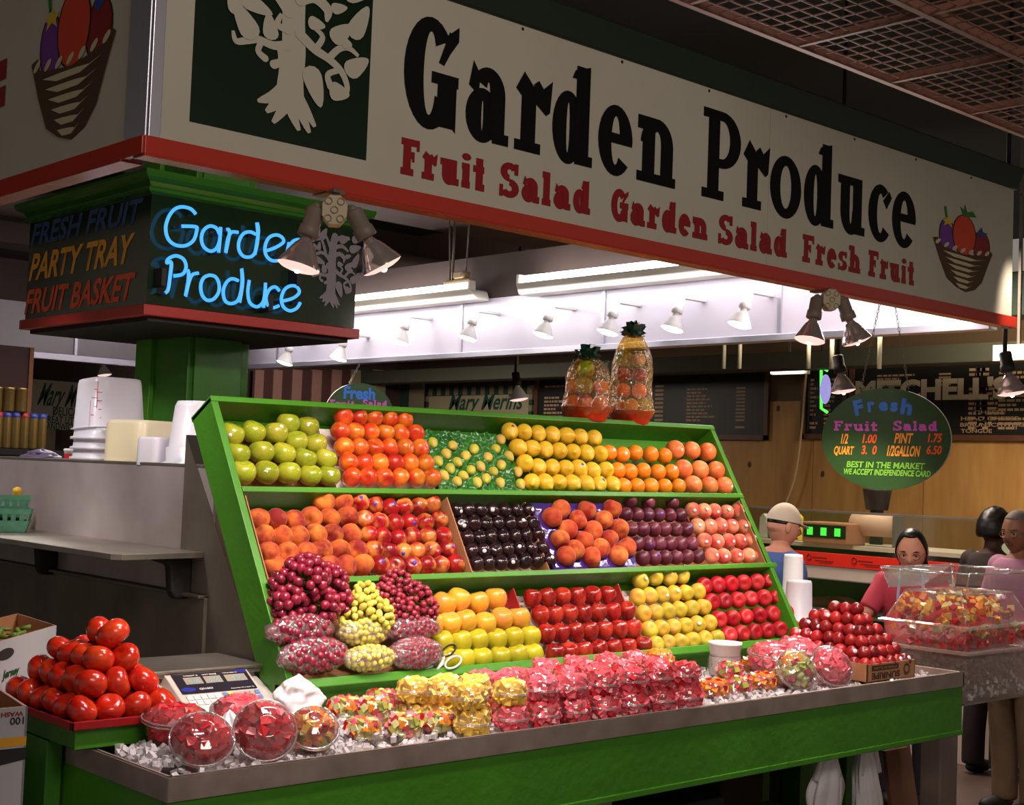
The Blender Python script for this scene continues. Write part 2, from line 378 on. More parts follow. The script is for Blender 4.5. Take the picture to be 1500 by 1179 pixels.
def word(s, fr, x0, x1, y, h, T, m_, parent, hh=.13):
    gap = .16; tot = sum(ADV.get(c, 1) for c in s) + gap * (len(s) - 1); u = (x1 - x0) / tot; x = x0
    mb = MB()
    for c in s:
        w = ADV.get(c, 1) * u
        for k, q in enumerate(glyph(c, T / w, hh)): mb.add([fr.p(x + a * w, y + b * h, .0015 + k * 3e-5) for a, b in q], [(0, 1, 2, 3)])
        x += w + gap * u
    return kobj(mb, 'lettering', m_, parent)
# tree emblem, drawn in a unit square (x right, y up); strokes (points, widths) and leaves
TREE_S = [
    # trunk and roots
    ([(.53, .22), (.53, .35), (.54, .5), (.53, .7), (.54, .92), (.56, 1.05)], [.085, .072, .068, .065, .06, .05]),
    ([(.50, .28), (.44, .23), (.36, .19)], [.05, .035, .012]), ([(.51, .26), (.45, .19), (.40, .14)], [.045, .03, .01]), ([(.52, .25), (.49, .17), (.44, .09)], [.045, .03, .01]),
    ([(.53, .24), (.55, .16), (.59, .08)], [.045, .03, .01]), ([(.55, .26), (.60, .17), (.65, .08)], [.045, .03, .01]), ([(.55, .28), (.62, .2), (.68, .12)], [.045, .028, .01]),
    # left branches
    ([(.50, .52), (.42, .50), (.34, .51), (.28, .49), (.22, .47), (.20, .52)], [.028, .022, .02, .02, .016, .008]),
    ([(.36, .51), (.34, .45), (.38, .42)], [.016, .016, .02]), ([(.46, .50), (.47, .43), (.43, .40)], [.018, .02, .024]),
    ([(.50, .70), (.42, .78), (.34, .80), (.25, .77), (.18, .80)], [.03, .026, .022, .02, .012]),
    ([(.42, .78), (.38, .90), (.33, .98), (.26, .96)], [.022, .02, .02, .014]), ([(.50, .60), (.44, .62), (.46, .68)], [.02, .018, .01]),
    ([(.51, .85), (.46, .95), (.40, 1.05)], [.028, .022, .016]),
    # right branches
    ([(.57, .60), (.66, .54), (.74, .51), (.82, .46), (.86, .38), (.84, .33)], [.03, .026, .022, .02, .016, .02]),
    ([(.74, .51), (.80, .58), (.86, .60), (.92, .57)], [.02, .018, .016, .01]), ([(.66, .54), (.70, .62), (.64, .66)], [.018, .016, .01]),
    ([(.56, .78), (.64, .82), (.72, .78), (.72, .72)], [.028, .03, .03, .012]), ([(.57, .90), (.68, .93), (.78, .88)], [.03, .026, .018]),
    ([(.80, .46), (.74, .42), (.76, .36)], [.016, .016, .022]), ([(.58, 1.0), (.68, 1.06), (.80, 1.04)], [.03, .024, .012]),
]
TREE_L = [  # leaf: centre, length, width, angle
    (.66, .36, .11, .055, -70), (.27, .57, .10, .055, 125), (.40, .58, .07, .042, 100), (.20, .66, .07, .04, 110), (.30, .69, .09, .045, -15), (.20, .86, .085, .048, 165), (.30, .87, .06, .035, 80),
    (.20, .98, .08, .05, 40), (.88, .92, .10, .055, 20), (.91, .74, .11, .05, 65), (.80, .66, .08, .048, 45), (.90, .50, .085, .05, 40), (.80, .34, .06, .05, 0), (.78, .80, .05, .03, 20), (.65, .68, .05, .036, 0), (.70, 1.02, .09, .05, 25), (.36, 1.04, .09, .05, 60), (.90, 1.05, .08, .05, 10), (.84, .62, .03, .03, 0)]
def tree(fr, x, y, w, h, m_, parent, clip=None, off=.003):
    mb = MB(); kk = [0]
    def P(a, b): return fr.p(x + a * w, y + b * h, off + kk[0] * 4e-5)
    for pts, ws in TREE_S:
        kk[0] += 1; sp = smooth_pts(pts, 5); n = len(sp); L_ = []; R_ = []
        for i, p in enumerate(sp):
            t = sp[min(i + 1, n - 1)] - sp[max(i - 1, 0)]; t.normalize(); nn = V((-t.y, t.x, 0))
            k = i / (n - 1) * (len(ws) - 1); j = min(int(k), len(ws) - 2); r = ws[j] + (ws[j + 1] - ws[j]) * (k - j)
            L_.append(P(*(p + nn * r).xy)); R_.append(P(*(p - nn * r).xy))
        for i in range(n - 1): mb.add([R_[i], R_[i + 1], L_[i + 1], L_[i]], [(0, 1, 2, 3)])
        for e, r in ((sp[0], ws[0]), (sp[-1], ws[-1])):
            kk[0] += 1
            if r > .011 and r < .06: mb.add([P(e.x + r * cos(a * pi / 5), e.y + r * sin(a * pi / 5)) for a in range(10)], [tuple(range(10))])
    for (cx, cy, L, W_, a) in TREE_L:
        kk[0] += 1; a = radians(a); pts = []
        for k in range(16):
            t = 2 * pi * k / 16; u = L * cos(t) * (1.25 if cos(t) > 0 else .8); v = W_ * sin(t) * (1 - .35 * cos(t)) 
            pts.append(P(cx + u * cos(a) - v * sin(a), cy + u * sin(a) + v * cos(a)))
        mb.add(pts, [tuple(range(16))])
    return kobj(mb, 'tree_emblem', m_, parent)
def basket(fr, x, y, w, h, parent):
    """basket of vegetables emblem, unit frame: rim at .55, tip at 0"""
    br = mat('emblem_brown', S(74, 46, 20), .5); cr = mat('emblem_cream', S(196, 182, 148), .5)
    def shape(pts, m_, name, off): 
        mb = MB(); mb.add([fr.p(x + a * w, y + b * h, off) for a, b in pts], [tuple(range(len(pts)))]); return kobj(mb, name, m_, parent)
    def ell(cx, cy, rx, ry, ang=0, n=20): 
        a = radians(ang); return [(cx + rx * cos(t) * cos(a) - ry * sin(t) * sin(a), cy + rx * cos(t) * sin(a) + ry * sin(t) * cos(a)) for t in (2 * pi * k / n for k in range(n))]
    blk = mat('emblem_outline', S(24, 14, 12), .5)
    for (cx, cy, rx, ry, ang, c) in ((.24, .62, .125, .20, 6, S(110, 48, 140)), (.82, .60, .14, .18, -4, S(130, 20, 26)), (.52, .68, .19, .24, 0, S(206, 62, 28))):
        shape(ell(cx, cy, rx + .018, ry + .012, ang), blk, 'outline', .0012 if cx != .52 else .002)
        shape(ell(cx, cy, rx, ry, ang), mat('emblem_veg_%d' % int(cx * 100), c, .45), 'vegetable', .0016 if cx != .52 else .0024)
    gl = mat('emblem_leaf', S(44, 110, 36), .5)
    shape([(.50, .90), (.44, 1.02), (.50, .98), (.52, 1.06), (.56, .97), (.66, 1.0), (.72, .94), (.60, .92)], gl, 'leaf', .0028)
    shape([(.20, .84), (.17, .96), (.21, .97), (.23, .84)], gl, 'stem', .0028)
    shape([(.14, .80), (.2, .82), (.22, .87), (.27, .82), (.34, .82), (.29, .78), (.31, .73), (.24, .77), (.17, .73), (.19, .78)], mat('emblem_star', S(206, 170, 50), .5), 'leaf', .0028)
    shape([(.74, .76), (.82, .84), (.84, .78), (.93, .78), (.86, .74), (.8, .70)], mat('emblem_blue', S(40, 60, 130), .5), 'leaf', .0028)
    shape([(0, .56), (.08, .58), (.12, .50), (.30, .47), (.5, .45), (.7, .47), (.9, .50), (.96, .58), (1.02, .54), (.94, .38), (.84, .16), (.72, .05), (.56, 0), (.40, .04), (.24, .12), (.12, .32)], br, 'basket', .0030)
    mb = MB()
    for k in range(6):
        yy = .42 - k * .07; wd = .36 - k * .045; cx = .52
        mb.add([fr.p(x + a * w, y + b * h, .0036) for a, b in ((cx - wd, yy + .015), (cx - wd * .5, yy - .03), (cx + wd * .3, yy - .035), (cx + wd, yy + .02), (cx + wd * .6, yy - .005), (cx + wd * .2, yy + .005), (cx - wd * .4, yy + .012))], [tuple(range(7))])
    for k in range(7):
        mb.add([fr.p(x + a * w, y + b * h, .0036) for a, b in ell(.08 + k * .14, .53 - .035 * sin(k / 6 * pi), .05, .022, 35)], [tuple(range(20))])
    kobj(mb, 'highlights', cr, parent)
# ---------------------------------------------------------------- canopy sign, front face in the plane Y = 3.205
SX0, SX1, SY, SZ0, SZ1 = 1.655, 6.075, 3.205, 2.612, 3.212
LW = 10.5
sg = root('canopy_sign', 'long cream shop sign with black lettering above a red rail over the stall', 'sign', (SX0, SY, SZ0))
split = at_y(1125, 300, SY).x
kobj(MB().box((SX0 + .03, SY, SZ0), (split - .001, SY + .1, SZ1)), 'panel', white_sign, sg)
kobj(MB().box((split + .001, SY, SZ0), (SX1, SY + .1, SZ1)), 'panel', white_sign, sg)
kobj(MB().box((SX0 + .002, SY - .006, 2.60), (SX0 + .035, SY + .03, SZ1)), 'corner_strip', alu, sg, .002)
rb = MB().box((SX0 - .012, SY - .018, 2.565), (SX1 + .02, SY + .0, 2.612)).box((SX0 - .012, SY - .018, 2.560), (SX1 + .02, SY + .045, 2.567))
kobj(rb, 'red_rail', redband, sg, .002)
kobj(MB().hexa([(SX0 - .02, SY - .01, SZ1), (SX1 + .02, SY - .01, SZ1), (SX1 + .05, SY + .14, SZ1), (SX0 - .02, SY + .14, SZ1), (SX0 - .02, SY - .03, SZ1 + .1), (SX1 + .05, SY - .03, SZ1 + .1), (SX1 + .08, SY + .14, SZ1 + .17), (SX0 - .02, SY + .14, SZ1 + .17)]), 'green_capping', mat('capping_green', S(16, 34, 18), .5), sg, .004)
mb = MB()
for k in range(10):
    xx = SX0 + .35 + k * .46; mb.lathe([(0, 0), (.006, .0), (.004, .003), (0, .003)], 8, Matrix.Translation((xx, SY, SZ1 - .012)) @ Matrix.Rotation(pi / 2, 4, 'X'))
kobj(mb, 'screws', black, sg)
FF = Fr((0, SY, 0), (1, 0, 0), (0, 0, 1))
BIG = [('G', 585, 666), ('a', 678, 742), ('r', 751, 805), ('d', 806, 866), ('e', 874, 925), ('n', 932, 989), ('P', 1028, 1084), ('r', 1088, 1127), ('o', 1128, 1174), ('d', 1178, 1222), ('u', 1228, 1268), ('c', 1273, 1307), ('e', 1308, 1343)]
for c, a, b in BIG:
    xa = at_y(a, 250, SY).x; xb = at_y(b, 250, SY).x
    big = c in 'G'
    glyph_obj(c, FF, xa, 2.814, xb - xa, .325, .074 if c == 'G' else .064, signblack, sg, .105)
for s, a, b in (('Fruit', 584, 708), ('Salad', 730, 864), ('Garden', 895, 1037), ('Salad', 1053, 1154), ('Fresh', 1177, 1262), ('Fruit', 1274, 1341)):
    word(s, FF, at_y(a, 300, SY).x, at_y(b, 300, SY).x, 2.658, .108, .029, redtext, sg, .19)
SQ0 = at_y(281, 100, SY).x; SQ1 = at_y(541, 120, SY).x
kobj(MB().add([(SQ0, SY - .001, 2.674), (SQ1, SY - .001, 2.674), (SQ1, SY - .001, 3.205), (SQ0, SY - .001, 3.205)], [(0, 1, 2, 3)]), 'emblem_square', signgreen, sg)
tree(FF, SQ0, 2.674, SQ1 - SQ0, .51, white_sign, sg)
bx0 = at_y(1366, 350, SY).x; bx1 = at_y(1452, 350, SY).x
basket(FF, bx0, 2.68, bx1 - bx0, .37, sg)
# left return of the sign, plane X = 1.655
FL = Fr((SX0, 0, 0), (0, -1, 0), (0, 0, 1))
sl = root('canopy_side_sign', 'cream side sign with a dark basket emblem, left of the corner', 'sign', (SX0, SY + .02, SZ0))
kobj(MB().box((SX0, SY + .102, SZ0), (SX0 + .1, LW, SZ1)), 'panel', white_sign, sl)
kobj(MB().box((SX0 - .006, SY - .002, 2.60), (SX0 + .0, SY + .11, SZ1)), 'corner_strip', alu, sl, .002)
kobj(MB().box((SX0 - .018, SY - .012, 2.565), (SX0 + .0, LW, 2.612)).box((SX0 - .018, SY + .1, 2.560), (SX0 + .045, LW, 2.567)), 'red_rail', redband, sl, .002)
kobj(MB().hexa([(SX0 - .01, SY + .05, SZ1), (SX0 + .12, SY + .05, SZ1), (SX0 + .12, LW, SZ1), (SX0 - .01, LW, SZ1), (SX0 - .03, SY + .05, SZ1 + .12), (SX0 + .12, SY + .05, SZ1 + .12), (SX0 + .12, LW, SZ1 + .12), (SX0 - .03, LW, SZ1 + .12)]), 'green_capping', MATS['capping_green'], sl)
ya = -at_x(46, 120, SX0).y; yb = -at_x(168, 60, SX0).y; zb_ = at_x(95, 208, SX0).z
basket(FL, ya, zb_, yb - ya, .47, sl)
e0 = at_x(4, 180, SX0)
text('F', FL, -e0.y - .24, 2.75, .25, .24, redtext, sl, bold=.06)
# inner faces of the canopy: white lining with aluminium strips
lin_w = mat('lining_white', S(214, 208, 220), .22, spec=.5)
rl = root('canopy_lining', 'glossy white lining boards inside the far right canopy, under the tube lights', 'lining', (6.13, 3.33, 2.6))
cuts = [3.33] + [at_x(px, 470, 6.13).y for px in (1143, 885, 677, 505, 410)] + [LW]
for a, b in zip(cuts, cuts[1:]):
    kobj(MB().box((6.13, a + .004, 2.60), (6.17, b - .004, 2.955)), 'panel', lin_w, rl)
    kobj(MB().box((6.118, b - .012, 2.60), (6.132, b + .012, 2.955)), 'strip', alu, rl)
kobj(MB().box((6.10, 3.33, 2.565), (6.18, LW, 2.602)), 'bottom_rail', alu, rl, .003)
kobj(MB().box((6.14, 3.33, 2.955), (6.18, LW, 3.25)), 'upper_board', brn, rl)
rl2 = root('canopy_lining', 'dim white lining boards inside the back of the canopy, left of the green column', 'lining', (1.8, LW, 2.6))
cuts = [1.8] + [at_y(px, 500, LW).x for px in (-140, 111, 300)] + [6.1]
for a, b in zip(cuts, cuts[1:]):
    kobj(MB().box((a + .004, LW, 2.60), (b - .004, LW + .04, 2.98)), 'panel', lin_w, rl2)
    kobj(MB().box((b - .012, LW - .012, 2.60), (b + .012, LW + .002, 2.98)), 'strip', alu, rl2)
kobj(MB().box((1.8, LW - .03, 2.55), (6.1, LW + .05, 2.602)), 'bottom_rail', alu, rl2, .003)
kobj(MB().box((1.8, LW, 2.98), (6.1, LW + .04, 3.3)), 'upper_board', brn, rl2)
# tube lights
tubem = mat('tube_glow', (1, 1, 1, 1), .5, emit=(1, .95, .98, 1), estr=14)
fixw = mat('fixture_white', S(226, 220, 206), .4)
def tube_light(y0, y1, x, z, label):
    r = root('tube_light', label, 'light', (x, y0, z), group=None)
    kobj(MB().hexa([(x, y0, z), (x + .12, y0, z), (x + .12, y1, z), (x, y1, z), (x - .06, y0 + .03, z + .07), (x + .12, y0 + .03, z + .07), (x + .12, y1 - .03, z + .07), (x - .06, y1 - .03, z + .07)]), 'housing', fixw, r, .015)
    kobj(MB().tube([(x - .02, y0 + .05, z + .095), (x - .02, y1 - .05, z + .095)], .022, 10), 'tube', tubem, r)
    for yy in (y0 + .04, y1 - .04): kobj(MB().box((x - .045, yy - .012, z + .06), (x + .01, yy + .012, z + .125)), 'holder', fixw, r, .004)
    return r
tube_light(3.9, at_x(762, 430, 6.0).y, 5.98, 2.93, 'long lit tube light nearest the sign, above the white lining')
tube_light(at_x(702, 440, 6.0).y, LW - .9, 5.98, 2.93, 'lit tube light farther back, ending behind the neon sign box')
kobj(MB().tube([(6.02, at_x(660, 400, 6.0).y, 3.0), (6.02, at_x(660, 400, 6.0).y, 3.6)], .01, 6), 'hanger', steel_d, rl)
tube_light(11.4, 14.3, -.56, 3.28, 'tube light over the side aisle mirrored in the sign box')
# junction block between the two tube lights
q = at_x(668, 415, 5.95)
jb = root('ballast_block', 'tan metal ballast hanging by chains between the two tube lights', 'fitting', q)
kobj(MB().box((q.x, q.y - .12, q.z - .07), (q.x + .08, q.y + .14, q.z + .03)).box((q.x - .02, q.y - .08, q.z + .03), (q.x + .06, q.y + .02, q.z + .08)), 'body', mat('tan_metal', S(176, 150, 112), .5), jb, .015)
for dy in (-.06, .1):
    kobj(MB().tube([(q.x + .03, q.y + dy, q.z + .03), (q.x + .03, q.y + dy * 1.4, q.z + .62)], .006, 5), 'chain', steel_d, jb)
# ---------------------------------------------------------------- neon sign box on the column
BX0, BX1, BY0, BY1, BZ0, BZ1 = 2.826, 3.911, 5.399, 6.624, 2.459, 2.932
nb = root('neon_sign_box', 'dark green sign box with blue neon script, wrapped round the green column', 'sign', (3.4, 6.1, BZ0))
kobj(MB().box((BX0, BY0, BZ0), (BX1, BY1, BZ1)), 'box', boxgreen, nb)
kobj(MB().box((BX0 - .02, BY0 - .02, BZ0 - .050), (BX1 + .02, BY1 + .02, BZ0 - .004)), 'red_rail', mat('red_rail_matte', S(164, 46, 36), .4), nb, .003)
kobj(MB().box((BX0 + .02, BY0 + .02, BZ0 - .07), (BX1 - .02, BY1 - .02, BZ0 - .051)), 'underside', mat('underside_dark', S(30, 22, 20), .7), nb)
cr = MB()
prof = [(.0, 2.930), (.026, 2.938), (.026, 2.951), (.014, 2.960), (.024, 2.978), (.053, 2.994), (.06, 3.010), (.06, 3.023)]
for (a, za), (b, zb) in zip(prof, prof[1:]):
    A = [(BX0 - a, BY0 - a, za), (BX1 + a, BY0 - a, za), (BX1 + a, BY1 + a, za), (BX0 - a, BY1 + a, za)]; B = [(BX0 - b, BY0 - b, zb), (BX1 + b, BY0 - b, zb), (BX1 + b, BY1 + b, zb), (BX0 - b, BY1 + b, zb)]
    cr.add(A + B, [(k, (k + 1) % 4, (k + 1) % 4 + 4, k + 4) for k in range(4)])
cr.add([(BX0 - .06, BY0 - .06, 3.023), (BX1 + .06, BY0 - .06, 3.023), (BX1 + .06, BY1 + .06, 3.023), (BX0 - .06, BY1 + .06, 3.023)], [(0, 1, 2, 3)])
kobj(cr, 'crown_moulding', mat('crown_green', S(44, 96, 26), .16, spec=.7), nb)
FNL = Fr((BX0, 0, 0), (0, -1, 0), (0, 0, 1)); FNF = Fr((0, BY0, 0), (1, 0, 0), (0, 0, 1))
def ytx(px0, px1, py): return -at_x(px0, py, BX0).y, -at_x(px1, py, BX0).y
for s, px0, px1, pyb, pyt, c in (('FRESH FRUIT', 43, 203, 362, 329, S(34, 66, 120)), ('PARTY TRAY', 43, 193, 412, 372, S(226, 158, 40)), ('FRUIT BASKET', 39, 197, 461, 424, S(226, 84, 36))):
    a, b = ytx(px0, px1, 400); z0 = at_x(px0, pyb, BX0).z
    hh = at_x(px0 + 6, pyt, BX0).z - z0
    text(s, FNL, a, z0, (b - a) - .2 * hh, hh, mat('paint_' + s[:5] + s[-3:], c, .45), nb, shear=.34, bold=.028)
# neon tubes
neon = mat('neon_blue', (0, 0, 0, 1), .4, emit=(.05, .30, 1.0, 1), estr=3.4)
neoncore = mat('neon_core', (0, 0, 0, 1), .4, emit=(.07, .42, 1.0, 1), estr=1.25)
ny = BY0 - .06
def NZ(x, y): p = at_y(x * .37333, 220 + y * .37333, ny); return p
NEON = [
    [(768, 250), (748, 230), (715, 222), (685, 232), (662, 262), (650, 305), (660, 348), (690, 372), (730, 374), (760, 352), (772, 312), (766, 300), (712, 298)],
    [(862, 330), (848, 305), (822, 298), (798, 315), (790, 348), (800, 380), (826, 396), (850, 384), (862, 352), (866, 302), (863, 350), (858, 402)],
    [(888, 312), (898, 312), (900, 330), (886, 402), (894, 350), (908, 322), (934, 322)],
    [(1004, 330), (980, 320), (955, 328), (938, 358), (938, 392), (956, 416), (984, 418), (1002, 396), (1012, 340), (1008, 285), (1014, 320), (1000, 410)],
    [(1040, 396), (1080, 382), (1112, 360), (1104, 340), (1080, 332), (1054, 345), (1040, 378), (1044, 412), (1066, 432), (1094, 432), (1108, 416)],
    [(1134, 362), (1126, 400), (1118, 442), (1130, 385), (1152, 356), (1182, 352), (1198, 375), (1196, 420), (1192, 462)],
    [(648, 560), (660, 545), (668, 490), (672, 440), (655, 442), (662, 425), (690, 414), (720, 428), (730, 458), (716, 486), (680, 494)],
    [(735, 470), (740, 480), (738, 520), (728, 572), (742, 515), (755, 488), (778, 482)],
    [(822, 490), (800, 500), (788, 528), (792, 565), (812, 588), (838, 584), (858, 555), (858, 520), (844, 496), (822, 490)],
    [(935, 512), (910, 504), (888, 520), (876, 552), (882, 588), (904, 602), (930, 592), (944, 560), (950, 510), (948, 464), (952, 520), (940, 598)],
    [(978, 510), (972, 555), (980, 598), (1008, 614), (1032, 596), (1040, 555), (1042, 520), (1040, 560), (1034, 618)],
    [(1096, 552), (1080, 536), (1058, 546), (1044, 576), (1050, 606), (1072, 618), (1094, 610)],
    [(1110, 592), (1150, 580), (1174, 558), (1164, 536), (1140, 532), (1116, 548), (1104, 582), (1112, 614), (1138, 630), (1164, 620), (1178, 598)],
]
for s in NEON:
    pts = smooth_pts([NZ(x, y) for x, y in s], 5)
    kobj(MB().tube(pts, .0078, 7), 'neon_tube', neoncore, nb)
ends = MB()
for s in NEON:
    for e in (s[0], s[-1]):
        p = NZ(*e); ends.tube([p, (p.x, BY0 + .002, p.z)], .006, 6)
kobj(ends, 'tube_supports', mat('tube_support', S(40, 60, 110), .3), nb)
for (x, y) in ((640, 498), (1060, 600), (1170, 500)):
    p = NZ(x, y); kobj(MB().box((p.x - .012, ny - .01, p.z - .04), (p.x + .012, BY0, p.z + .04)), 'electrode_cap', black, nb, .004)
x0 = at_y(437, 400, BY0).x; x1 = at_y(528, 400, BY0).x
zt = at_y(480, 350, BY0).z; zb = at_y(480, 452, BY0).z
tree(FNF, x0 + .0, zb - .02, (x1 - x0) * .98, zt - zb + .02, mat('emblem_grey', S(120, 110, 116), .5), nb)
for p_, e_, c_ in ():
    l = bpy.data.lights.new('neon_light', 'POINT'); l.energy = e_; l.color = c_; l.shadow_soft_size = .01
    o = bpy.data.objects.new('neon_light', l); COL.objects.link(o); o.location = p_
# ---------------------------------------------------------------- column
cl = root('column', 'square green painted column carrying the neon sign box', 'column', (3.47, 6.13, 0))
cl['kind'] = 'structure'; del cl['category']
kobj(MB().box((3.332, 5.925, 0), (3.620, 6.340, 4.9)), 'shaft', dgreen, cl, .004)
kobj(MB().box((3.306, 6.245, 1.966), (3.332, 6.40, 4.9)), 'edge_board', green, cl, .003)
kobj(MB().box((3.36, 5.907, 0), (3.614, 5.925, 4.9)), 'face_board', dgreen, cl, .002)
kobj(MB().tube([(3.682, 6.067, 0), (3.682, 6.067, 4.9)], .06, 14), 'pipe', dgreen, cl)
# hanging egg-crate ceiling over the aisle
pinkm = mat('pinkish_grid_metal', S(150, 106, 92), .5)
eg = root('grid_ceiling', 'suspended metal grid ceiling with pinkish bars above the aisle', 'ceiling grid', (6, 2, 3.6))
gx = [4.65 - .69 * 2 + .69 * k for k in range(9)]; gy = [3.42, 2.82, 2.22, 1.62, 1.02]
for y in gy: kobj(MB().box((gx[0], y - .014, 3.59), (gx[-1], y + .014, 3.63)), 'bar', pinkm, eg)
for x in gx: kobj(MB().box((x - .011, gy[-1], 3.592), (x + .011, gy[0], 3.622)), 'bar', pinkm, eg)
mb = MB(); x = gx[0]
while x < gx[-1]: mb.box((x - .003, gy[-1], 3.600), (x + .003, gy[0], 3.605)); x += .0862
y = gy[-1]
while y < gy[0]: mb.box((gx[0], y - .003, 3.600), (gx[-1], y + .003, 3.605)); y += .0667
tag(kobj(mb, 'mesh_strips', pinkm, eg), kind='stuff')
eg2 = root('grid_ceiling', 'small far piece of metal grid ceiling beyond the right end of the sign', 'ceiling grid', (9, 2.5, 3.45))
mb = MB()
for k in range(30): mb.box((7.6 + k * .1, 1.6, 3.45), (7.606 + k * .1, 3.4, 3.46))
for k in range(19): mb.box((7.6, 1.6 + k * .1, 3.45), (10.6, 1.606 + k * .1, 3.46))
tag(kobj(mb, 'mesh_strips', pinkm, eg2), kind='stuff')
for y in (1.6, 2.5, 3.4): kobj(MB().box((7.6, y - .02, 3.445), (10.6, y + .02, 3.47)), 'bar', pinkm, eg2)

# ---------------------------------------------------------------- reflector lamps
bulbglass = film('bulb_glass', tint=S(250, 235, 225), base=.22, edge=.85, rough=.12, haze=.12, hazecol=S(240, 225, 215))
bulblens = mat('bulb_lens', S(230, 215, 205), .15, emit=(1, .74, .66, 1), estr=.9)
parm = mat('par_reflector', S(226, 206, 202), .14, metal=.75, spec=.8)
bulbhot = mat('bulb_filament', (1, 1, 1, 1), .5, emit=(1, .8, .66, 1), estr=30)
socketg = mat('socket_grey', S(120, 106, 96), .5)
socketw = mat('socket_white', S(232, 228, 226), .4)
whitehot = mat('lamp_glow', (1, 1, 1, 1), .5, emit=(1, .93, .90, 1), estr=5)
def lamp_head(parent, o, d, s=1.0, sock=socketg, lens=bulblens, glass=None, hot=True):
    q = V(d).normalized().to_track_quat('Z', 'Y').to_matrix().to_4x4(); M = Matrix.Translation(o) @ q @ Matrix.Scale(s, 4)
    sk = kobj(MB().lathe([(0, 0), (.020, .0), (.026, .006), (.026, .055), (.030, .058), (.031, .085), (.028, .088), (0, .088)], 20, M), 'socket', sock, parent)
    b = kobj(MB().lathe([(.014, .084), (.016, .095), (.022, .105), (.030, .114), (.0305, .117), (.038, .128), (.0385, .131), (.045, .142), (.0455, .145), (.052, .155), (.060, .172), (.0615, .178)], 28, M), 'bulb', glass or parm, parent)
    ln = kobj(MB().lathe([(.060, .178), (.050, .184), (.03, .189), (0, .191)], 28, M), 'lens', lens, parent)
    if hot: kobj(MB().ball(M @ V((0, 0, .188)), .009 * s, 10, 6), 'filament', bulbhot, parent)
def cluster(px, py, y, d1, d2, label, back):
    q = at_y(px, py, y); r = root('lamp_cluster', label, 'lamp', q)
    oc = [(.036 * cos(a) * (1.0), .036 * sin(a)) for a in (radians(22.5 + 45 * k) for k in range(8))]
    Mx = Matrix.Rotation(radians(-35), 3, 'Z')
    pts = [q + Mx @ V((x * 1.0, -.03, z * 1.25)) for x, z in [(c[0] * 1.05, c[1]) for c in oc]]
    kobj(MB().poly(pts, Mx @ V((0, .05, 0))), 'junction_box', mat('beige_box', S(186, 168, 140), .5), r, .003)
    kn = MB()
    for (x, z) in ((-.017, .024), (.017, .024), (-.017, -.024), (.017, -.024), (0, 0)):
        kn.lathe([(.011, 0), (.011, .002), (.008, .002), (.008, 0)], 14, Matrix.Translation(q + Mx @ V((x, -.031, z))) @ (Mx.to_4x4()) @ Matrix.Rotation(pi / 2, 4, 'X'))
    kobj(kn, 'knockouts', mat('beige_dark', S(150, 132, 106), .5), r)
    kobj(MB().tube([q + V((0, 0, .04)), (q.x, q.y, 2.57)], .009, 8), 'nipple', steel_d, r)
    if back: kobj(MB().box((q.x - .02, q.y - .02, 2.555), (q.x + .02, SY + .05, 2.562)), 'bracket', steel_d, r)
    for dx, d in ((-.05, d1), (.05, d2)):
        o = q + Mx @ V((dx, 0, .008)); kobj(MB().tube([q + Mx @ V((dx * .5, 0, .005)), o], .008, 8), 'swivel', socketg, r)
        kobj(MB().ball(o, .015, 10, 8), 'knuckle', socketg, r)
        lamp_head(r, o, d, .98)
    return r
cluster(490, 310, SY - .03, (-.22, .08, -.9), (.50, -.22, -.9), 'pair of lit reflector bulbs on a beige box before the neon sign', True)
cluster(1215, 440, SY - .03, (-.20, .02, -.9), (.32, -.2, -.9), 'pair of lit reflector bulbs on a beige box near the oval price board', True)
lampspots = [(1097, 428, 'first'), (998, 436, 'second'), (903, 443, 'third'), (808, 449, 'fourth'), (697, 456, 'fifth'), (598, 464, 'sixth'), (507, 490, 'seventh'), (428, 498, 'eighth')]
for px, py, o_ in lampspots:
    p = at_x(px, py, 5.93)
    r = root('spot_lamp', 'small white spot lamp on the inner canopy, %s counting from the long sign' % o_, 'lamp', p, group='white spot lamps along the inner canopy')
    kobj(MB().box((p.x - .015, p.y - .02, p.z - .005), (6.13, p.y + .02, p.z + .012)), 'bracket', socketw, r, .003)
    lamp_head(r, p, (-.25, .10, -.95), 1.05, socketw, whitehot, socketw, False)
    spot('inner_spot_light', p + V((-.06, .02, -.2)), p + V((-.0, .1, -.6)), 8, WARM, 120)
for px, py, x in ((755, 545, 7.6), (1227, 520, 7.2), (1472, 515, 6.9), (150, 505, 7.0)):
    p = at_x(px, py, x) if px > 300 else at_y(px, py + 15, 12.6)
    lab = {755: 'black stem lamp with pale shade hanging before the striped curtain', 1227: 'black hanging reflector lamp left of the oval price board', 1472: 'black hanging reflector lamp at the far right of the menu boards', 150: 'white dome lamp hanging behind the cans at the left'}[px]
    r = root('hanging_lamp', lab, 'lamp', p)
    kobj(MB().tube([(p.x, p.y, 4.9), p + V((0, 0, .1)), p], .012, 6), 'stem', black, r)
    lamp_head(r, p, (.1, -.15, -1), 1.25 if px != 150 else 1.1, black if px != 150 else socketw, bulblens, parm if px != 755 and px != 150 else socketw, px in (1227, 1472))
